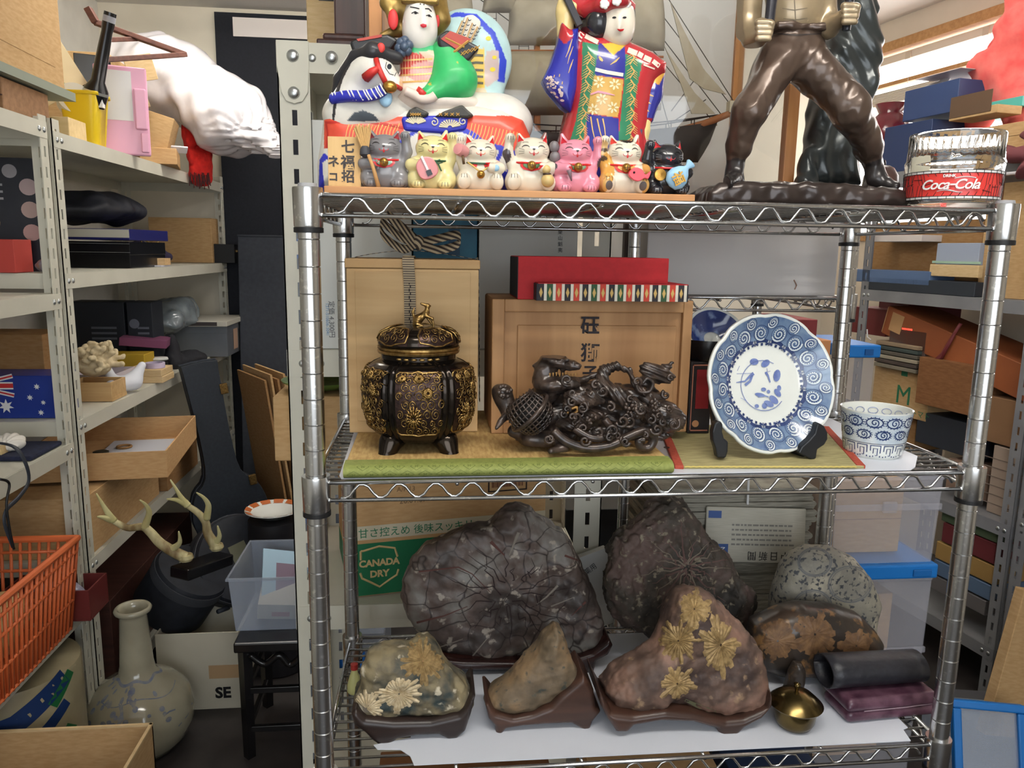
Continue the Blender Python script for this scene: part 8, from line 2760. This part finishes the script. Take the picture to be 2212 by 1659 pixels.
antler('forked deer antler nearer the orange basket',(402,1205),((402,1205),(372,1190),(345,1172),(325,1150),(308,1138),(275,1140),(245,1125)),((((245,1125),(228,1100),(208,1066)),-.03),(((240,1122),(224,1118),(210,1116)),-.05),(((312,1140),(322,1110),(316,1092),(302,1080)),-.06),(((372,1186),(388,1172),(386,1148)),-.05)),1.20)
antler('forked deer antler beside the guitar case',(468,1182),((468,1182),(458,1168),(448,1150),(444,1128),(428,1108),(405,1092)),((((405,1092),(390,1072),(368,1036)),-.02),(((402,1088),(382,1080),(360,1078)),-.03),(((446,1120),(450,1092),(440,1075),(424,1064)),-.05),(((466,1172),(474,1158),(470,1136)),-.03)),1.30)
c1,c2 = at(405,1212,Y=1.21),at(470,1190,Y=1.31)
t = thing('antler_mount','black wooden mount that joins the two antlers','mount',(c1 + c2) / 2)
d = c2 - c1
MB().box(-d.length / 2 - .03,d.length / 2 + .03,-.035,.035,-.045,-.012,d.to_track_quat('X','Z').to_matrix().to_4x4()).build('bar',BLACKG,t,bevel=.004)
# flattened cartons, box at the back
for i in range(5):
 t = thing('flat_carton','flattened cardboard sheet in the leaning bundle, number %s from the guitar case' % ('one','two','three','four','five')[i],'cardboard',(-.47 + i * .022,2.24 + i * .012,0),rot=(0,-.13,.55),group='flattened cartons leaning by the guitar case')
 MB().box(-.004,.004,-.16,.16,0,.95 + .02 * (i % 2)).build('sheet',card(0 if i % 2 else 2),t)
c = at(598,1090,Y=2.2)
t = carton('cardboard_box','plain brown box standing on the floor beside the flattened cartons',(c.x + .06,2.50,0),(.22,.16,at(598,985,Y=2.2).z),m=card(4))
MB().box(-.121,.121,-.1012,-.1,c.z - .02,c.z - .012).build('box_edge_strip',card(1),t)
t = thing('hand_tool','tool with an olive grip lying on the brown box','tool',(c.x + .04,2.24,at(598,985,Y=2.2).z + .016),rot=(0,0,.1))
MB().tube([(-.10,0,0),(-.01,0,0)],(.006,.010),8).build('blade',BLACKG,t,smooth=1)
MB().tube([(-.01,0,0),(.10,0,0)],.0155,10).build('grip',plain((110,104,70),.6),t,smooth=1)
# stacked crates of clear plastic by the cream post (blue clips)
for i in range(4):
 z = .08 + i * .36
 t = carton('clear_crate',('lowest','second','third','topmost')[i] + ' translucent crate with blue clips behind the cream post',(at(622,700,Y=.97).x + .11,1.145,z),(.22,.34,.34),m=CLR)
 for zz in (.26,):
  MB().box(-.118,-.106,-.03,.03,zz,zz + .05).build('blue_clip',plain((30,110,196),.4),t)
  MB().box(-.06,.06,-.178,-.168,zz,zz + .05).build('blue_clip',plain((30,110,196),.4),t)

# ================================================================== right side, shelving under the window
def rbox(name,label,u0,u1,v0,v1,off,depth,m,zb=None,cat='box',open_top=False,tilt=None,lidgap=0,inner=None):
 a,b,c = atr(u0,v1,off),atr(u1,v1,off),atr((u0 + u1) / 2,v0,off)
 z0 = zb if zb is not None else (a.z + b.z) / 2
 t = carton(name,label,(0,0,0),(abs(b.x - a.x),depth,max(.01,c.z - z0)),m=m,open_top=open_top,cat=cat,lidgap=lidgap,inner=inner)
 t.matrix_world = RM @ Matrix.Translation(((a.x + b.x) / 2,off + depth / 2,z0)) @ (Euler(tilt).to_matrix().to_4x4() if tilt else Matrix())
 return t

ZR = 1.7555
NV,NV2 = plain((42,58,96),.45),plain((52,70,112),.45)
rbox('blue_box','dark blue box standing on edge, the lower of two under the window',1905,2005,268,352,.04,.22,NV,ZR)
t = rbox('blue_box','dark blue box with a pale top, the upper of two under the window',1948,2062,205,272,.05,.24,NV2)
t.location.z = ZR + .186
MB().box(-.10,.10,-.10,.10,0,.002).build('pale_sheet',plain((206,190,186),.6),t,loc=(0,0,.145))
t = rbox('teal_box','white box with a teal lid leaning under the red cloth',2068,2200,222,282,.10,.22,plain((206,206,206),.6),ZR + .19,lidgap=.03,inner=plain((84,176,164),.5))
t = rbox('cardboard_tray','small open cardboard tray lying on its side on the long carton',2046,2148,236,288,.0,.10,card(0),ZR + .145)
MB().box(-.09,.07,-.052,-.05,.008,.075).build('dark_inside',plain((92,70,52),.9),t)
rbox('cardboard_box','long brown carton on the grey shelving behind the glass',1972,2230,280,352,.02,.24,card(0),ZR,lidgap=.04)
t = thing('red_vase','dark red glazed vase on the grey shelving by the window','vase')
t.matrix_world = RM @ Matrix.Translation(atr(1921,280,.12).xy.to_3d() + Vector((0,.0,ZR)))
hz = at(1921,222,Y=1.98).z - ZR
MB().lathe([(.035,0),(.05,.01),(.085,hz * .45),(.088,hz * .6),(.06,hz * .82),(.044,hz * .88),(.06,hz),(.05,hz * .99),(.035,hz * .85),(.0001,hz * .8)],32).build('body',mat('ox_blood_glaze',(112,34,42),(86,24,32),rough=.18,coat=.5,scale=10),t,smooth=2)
wa3,wb3 = wob(101,34),wob(102,90)
q = atr(2170,130,.22)
t = thing('red_feather_cloth','coral red ruffled cloth hanging in front of the window','cloth')
t.matrix_world = RM @ Matrix.Translation(q)
RF = mat('coral_cloth',(248,128,120),(240,100,96),rough=.9,scale=20)
_b = RF.node_tree.nodes['Principled BSDF']
_b.inputs['Subsurface Weight'].default_value = .6
_b.inputs['Subsurface Radius'].default_value = (.05,.02,.02)
Blob('ruffles',[Cn((.08,0,.30),(.05,0,.0),.07,.10,(1,1,1)),Cn((-.02,0,.06),(.12,0,-.22),.07,.09,(1,1,1),.04),Cn((-.05,0,-.02),(-.07,0,-.20),.04,.035,(1,1,1),.03)],.008,RF,t,lo=(-.22,-.12,-.38),hi=(.30,.12,.42),noise=lambda P: .018 * wa3(P) + .006 * wb3(P))
t = thing('glass_bird','small grey bird ornament on the upper blue box','ornament')
t.matrix_world = RM @ Matrix.Translation(atr(2018,200,.16) * 1.0)
Blob('bird',[El((0,0,.015),(.05,.03,.02),(1,1,1)),Cn((.03,0,.02),(.055,0,.045),.015,.012,(1,1,1),.01),Cn((-.04,0,.015),(-.09,0,.0),.012,.005,(1,1,1),.01)],.004,plain((190,186,184),.3),t,lo=(-.12,-.05,-.02),hi=(.1,.05,.07))
t = thing('red_leaves','dark red crumpled leaves at the end of the grey shelving','cloth')  # a clump of dark red leaves, not cloth
t.matrix_world = RM @ Matrix.Translation(atr(2195,330,-.03))
Blob('leaves',[El((0,0,0),(.10,.04,.022),(1,1,1),.0,(0,.3,0)),El((.05,0,-.05),(.05,.04,.02),(1,1,1),.0,(0,-.7,0)),El((.06,.01,.05),(.07,.03,.02),(1,1,1),.01)],.006,plain((110,56,60),.8),t,lo=(-.14,-.07,-.12),hi=(.16,.07,.11),noise=lambda P: .006 * wa3(P * 2))
# second board
Z5 = 1.3225
rbox('cardboard_box','open cardboard carton of papers on the second grey board',1880,2112,478,606,.12,.26,card(2),Z5 + .001,open_top=False)
t = rbox('paper_stack','pale blue and white papers lying in the cardboard carton',2020,2112,525,572,.03,.085,plain((150,160,178),.8),cat='papers')
MB().box(-.10,.10,-.0445,-.0425,.004,.012).build('green_sheet_edge',plain((150,180,160),.8),t)
rbox('cardboard_flap','cardboard strip along the front of the paper carton',2006,2112,572,598,.005,.02,card(1),cat='cardboard')
rbox('blue_folder','light blue folder lying along the second grey board',1848,2008,584,600,.0,.11,plain((84,106,140),.5),Z5 + .028,cat='folder')
rbox('dark_folder','dark slate box file under the blue folder',1866,2106,604,622,.0,.11,plain((40,46,54),.6),Z5,cat='folder')
t = rbox('cardboard_box','tall torn cardboard box at the near end of the second grey board',2108,2230,395,640,.05,.30,card(0),Z5)
MB().box(-.03,-.026,-.172,-.17,.0,.5).build('torn_edge',card(5),t)
rbox('white_papers','white papers on top of the paper carton',1888,1990,508,522,.03,.2,plain((206,196,190),.8),cat='papers')
# long sloping box and what lies beneath
a = atr(1912,690,.05)
t = thing('long_box','long orange brown box sloping down towards the viewer with a red cord','box')
t.matrix_world = RM @ Matrix.Translation((a.x,a.y,a.z)) @ Euler((0,.235,0)).to_matrix().to_4x4()
MB().box(0,.95,0,.20,-.055,.055).build('body',mat('orange_card',(150,84,46),(134,72,38),rough=.6,scale=6),t,bevel=.003)
MB().box(.03,.09,-.0012,0,-.03,.04).build('label',plain((180,140,96),.7),t)
MB().tube([(.34,-.006,.10),(.33,-.008,.06),(.31,-.010,-.02),(.29,-.008,-.05),(.31,-.008,-.04),(.33,-.008,.06)],.006,6).build('red_cord',plain((110,44,46),.6),t,smooth=2)
MB().box(-.002,.0,.0,.2,-.05,.05).build('end_flap',card(4),t)
Z6 = .6205
MR = plain((110,40,40),.6)
for i,(u0,u1,v0,v1,m,lb,off) in enumerate(((1838,1912,665,722,MR,'maroon box with a white tag behind the chrome post',.08),(1895,1960,640,690,plain((92,34,38),.6),'dark red box under the second grey board',.16),(1916,1996,712,776,plain((88,70,64),.6),'small grey brown box with a red lamp on it',.05),(1974,2112,780,885,card(3),'dark brown carton under the sloping long box',.02),
             (1880,2002,800,895,card(0),'brown carton with a big green letter on its front',.06),(1974,2110,902,972,plain((40,44,52),.6),'dark slate box below the brown cartons',.06),(1890,1975,895,960,card(2),'brown carton below the lettered one',.10))):
 a1 = atr((u0 + u1) / 2,v1,off)
 t = rbox('cardboard_box' if m.name.startswith('card') else 'storage_box',lb,u0,u1,v0,v1,off,.26,m)
 if i == 4:
  GRN2 = plain((40,110,76),.7)
  text('M',.100,GRN2,t,(.02,-.1306,.075))
  MB().box(.0,.03,-.1306,-.13,.15,.175).build('green_patch',GRN2,t)
  text('トマト',.030,GRN2,t,(.11,-.1306,.02))
 if i == 2:
  o = MB().box(-.03,.02,-.02,.02,0,.006).build('red_lamp',plain((255,60,50),.4),t,loc=(0,-.11,abs(atr(1950,712,off).z - a1.z) + .001))
  _b = MATS['plain_255_60_50_40'].node_tree.nodes['Principled BSDF']
  _b.inputs['Emission Color'].default_value = (1,.05,.03,1)
  _b.inputs['Emission Strength'].default_value = 4
 if i == 0:
  MB().tube([(-.0,-.134,.02),(.01,-.138,-.01),(.03,-.136,-.02)],.003,5).build('white_tag',WHITE,t)
rg = random.Random(31)
for i in range(6):
 z = atr(1935,800,.02).z + i * .017
 c_ = ((120,112,96),(70,60,54),(150,140,120),(90,84,74),(60,70,66),(140,120,96))[i]
 t = rbox('book',('lowest','second','third','fourth','fifth','topmost')[i] + ' book in the little pile on the lettered carton',1886,1978,790,800,.03,.18,plain(c_,.7),z,cat='book')
 t.scale.z = .014 / max(.001,(t.children[0].bound_box[6][2]))
# lower boards: flat boxes and cloths
for i,(u0,u1,v0,v1,c_,lb) in enumerate(((2030,2160,1100,1150,(70,84,60),'green patterned flat box on the lower grey board'),(2030,2150,1150,1195,(96,34,38),'dark red flat box on the lower grey board'),(2016,2150,1195,1235,(150,118,66),'mustard flat box on the lower grey board'),(2012,2140,1235,1268,(84,104,130),'grey blue flat box on the lower grey board'),(2006,2130,1268,1300,(96,92,92),'grey flat box on the lower grey board'))):
 rbox('flat_box',lb,u0,u1,v0,v1 - 2,.02,.3,plain(c_,.7))
for i,(u0,u1,v0,v1,c_,lb) in enumerate(((2128,2195,965,1115,(150,132,118),'stack of folded beige cloth on the lower grey board'),(2040,2125,1000,1068,(120,96,80),'brown box beside the folded cloth'),(2120,2200,860,960,(130,96,66),'brown carton under the long sloping box'))):
 t = rbox('folded_cloth' if i == 0 else 'cardboard_box',lb,u0,u1,v0,v1,.05,.3,plain(c_,.85),cat='cloth' if i == 0 else 'box')
 if i == 0:
  for k in range(6):
   MB().box(-.12,.12,-.1512,-.15,.03 + k * .03,.033 + k * .03).build('fold_line',plain((110,96,86),.9),t)
# leaning boards and blue container at the near right
t = thing('leaning_carton','tall flattened brown carton leaning at the right edge','cardboard',at(2150,1590,Y=.75),rot=(-.05,.22,.12))
MB().box(-.035,.12,0,.03,0,.40).build('sheet',card(0),t,bevel=.002)
t = thing('leaning_carton','second brown carton sheet behind the leaning one','cardboard',at(2215,1600,Y=.86),rot=(-.05,.16,.1))
MB().box(-.10,.14,0,.03,0,.34).build('sheet',card(1),t,bevel=.002)
c = at(2050,1690,Y=.62)
t = thing('blue_container','clear container with a blue frame at the lower right','container',at(2140,1700,Y=.62),rot=(-.35,.0,-.25))
BLP = plain((24,110,186),.4)
w,h = .085,.20
fr = MB().box(-w,w,-.012,.012,h - .02,h).box(-w,w,-.012,.012,0,.02).box(-w,-w + .02,-.012,.012,.02,h - .02).box(w - .02,w,-.012,.012,.02,h - .02)
fr.build('blue_frame',BLP,t,bevel=.004)
MB().box(-w + .02,w - .02,-.003,.003,.02,h - .02).build('clear_panel',CLR,t)
MB().box(-w,w,.012,.20,0,h - .03).build('tub',CLR,t,bevel=.004)
t = carton('grey_case','grey case top behind the blue container',Vector((at(2165,1560,Y=.85).x,.93,0)),(.16,.16,at(2165,1560,Y=.85).z),m=plain((84,84,88),.6),rz=-.2)
# translucent storage tubs behind the right of the chrome rack
y = .50
x0,x1 = at(1792,1200,Y=y).x,at(2018,1200,Y=y).x
DR = film('clear_drawer',(198,198,208),.22)
zz = [at(1900,v,Y=y).z for v in (1440,1248,1214,1060)]
for i,(zb,zt2,lb) in enumerate(((zz[0] - .25,zz[1],'lower translucent storage tub with a blue lid behind the round stone'),(zz[2] - .002,zz[3] + .03,'upper translucent storage tub behind the cup'))):
 t = thing('storage_tub',lb,'storage tub',((x0 + x1) / 2,y,zb))
 w,h = (x1 - x0) / 2,zt2 - zb
 rows = [[(sx * w * s_,yy,z) for sx,yy in ((-1,0),(1,0),(1,.30),(-1,.30),(-1,0))] for s_,z in ((.94,0),(1,h),(1.02,h),(1.02,h - .008))]
 MB().sheet(rows).build('tub',DR,t,solid=.002)
 for z in (h * .62,):
  MB().box(-w * 1.0,w * 1.0,-.008,-.002,z,z + .014).build('rib',DR,t,bevel=.002)
  MB().box(-.015,.015,-.012,-.004,z - .004,z + .02).build('catch',DR,t,bevel=.002)
 if i == 0:
  MB().box(-w * 1.04,w * 1.04,-.012,.312,h,h + (zz[2] - zz[1]) - .004).build('blue_lid',BLP,t,bevel=.004)
  MB().box(w * .55,w * .9,-.016,-.012,h + .006,h + .022).build('lid_clip',plain((20,92,160),.4),t,bevel=.002)
 t2 = carton('cardboard_box',('brown carton inside the lower storage tub','brown carton inside the upper storage tub')[i],((x0 + x1) / 2 - .02,y + .15,zb + .003),(w * 1.5,.2,h * .86),m=card(0))
 MB().box(-w * .75,w * .75,-.1008,-.1,h * .4,h * .405).build('flap_line',card(3),t2)
# blue topped bin seen past the plate
y = 1.05
t = thing('clear_bin','clear bin with a bright blue rim seen past the blue plate','bin',at(1845,880,Y=y))
w = at(1885,800,Y=y).x - at(1815,800,Y=y).x
h = at(1850,772,Y=y).z - at(1850,880,Y=y).z
MB().box(-w / 2,w / 2,0,.25,0,h).build('tub',DR,t,bevel=.004)
MB().box(-w / 2 - .01,w / 2 + .01,-.01,.26,h,h + .035).build('blue_rim',BLP,t,bevel=.004)
MB().box(w * .1,w * .35,-.014,-.01,h + .008,h + .024).build('grip_slot',plain((16,78,140),.5),t)
t = carton('crate_stack','dark crate carrying the clear bin with the blue rim',at(1845,880,Y=y) + Vector((0,.125,-at(1845,880,Y=y).z)),(w * 1.1,.26,at(1845,880,Y=y).z - .001),m=plain((60,56,56),.7))
for i,(u0,u1,v0,v1,c_,lb) in enumerate(((1690,1760,690,770,(120,44,46),'dark red box glimpsed between plate and post'),(1735,1790,735,800,(190,130,84),'orange tan box glimpsed between plate and post'))):
 yy = .95 + i * .06
 a,b,c_t = at(u0,v1,Y=yy),at(u1,v1,Y=yy),at(u0,v0,Y=yy)
 carton('storage_box',lb,((a.x + b.x) / 2,yy + .1,.732),(b.x - a.x,.2,c_t.z - .732),m=plain(c_,.7))
t = carton('black_cabinet','black cabinet standing in the dark behind the racks',(.82,1.30,0),(.60,.40,.73),m=BLACK)
# lower level glimpsed at the bottom edge
carton('cardboard_box','brown carton on the floor under the chrome rack',(.52,.22,.302),(.22,.22,.28),m=card(4))
carton('dark_carton','dark blue carton on the lowest wire shelf under the chrome rack',(.74,.20,.302),(.16,.2,.26),m=plain((34,52,84),.6))
carton('cardboard_box','dark brown carton on the lowest wire shelf, left part',(.20,.22,.302),(.30,.22,.25),m=card(3))

# ceiling lamps: each fitting lights the room with its own two tubes
for (x,y,rz_,pw,lb) in ((1.30,1.10,PI / 2,15,'white ceiling light fitting added near the window to brighten the upper walls'),(.45,-.75,0,34,'white ceiling light fitting above the viewer'),(-.35,1.75,0,24,'white ceiling light fitting above the left aisle')):  # the fitting near the window is added to brighten the upper right walls
 t = thing('ceiling_light',lb,'ceiling light',(x,y,CEIL - .08),rz=rz_)
 MB().box(-.63,.63,-.16,.16,.042,.08).build('housing',WHITE,t,bevel=.004)
 tm = mat('lit_tube_%d' % pw,(255,250,238),rough=.5)
 b_ = tm.node_tree.nodes['Principled BSDF']
 b_.inputs['Emission Color'].default_value = (1,.965,.90,1)
 b_.inputs['Emission Strength'].default_value = pw * 1.366
 for yy in (-.08,.08):
  MB().tube([(-.58,yy,0),(.58,yy,0)],.016,12).build('tube',tm,t,smooth=1)
  for xx in (-.60,.58):
   MB().box(xx,xx + .02,yy - .014,yy + .014,-.02,.043).build('tube_holder',WHITE,t)
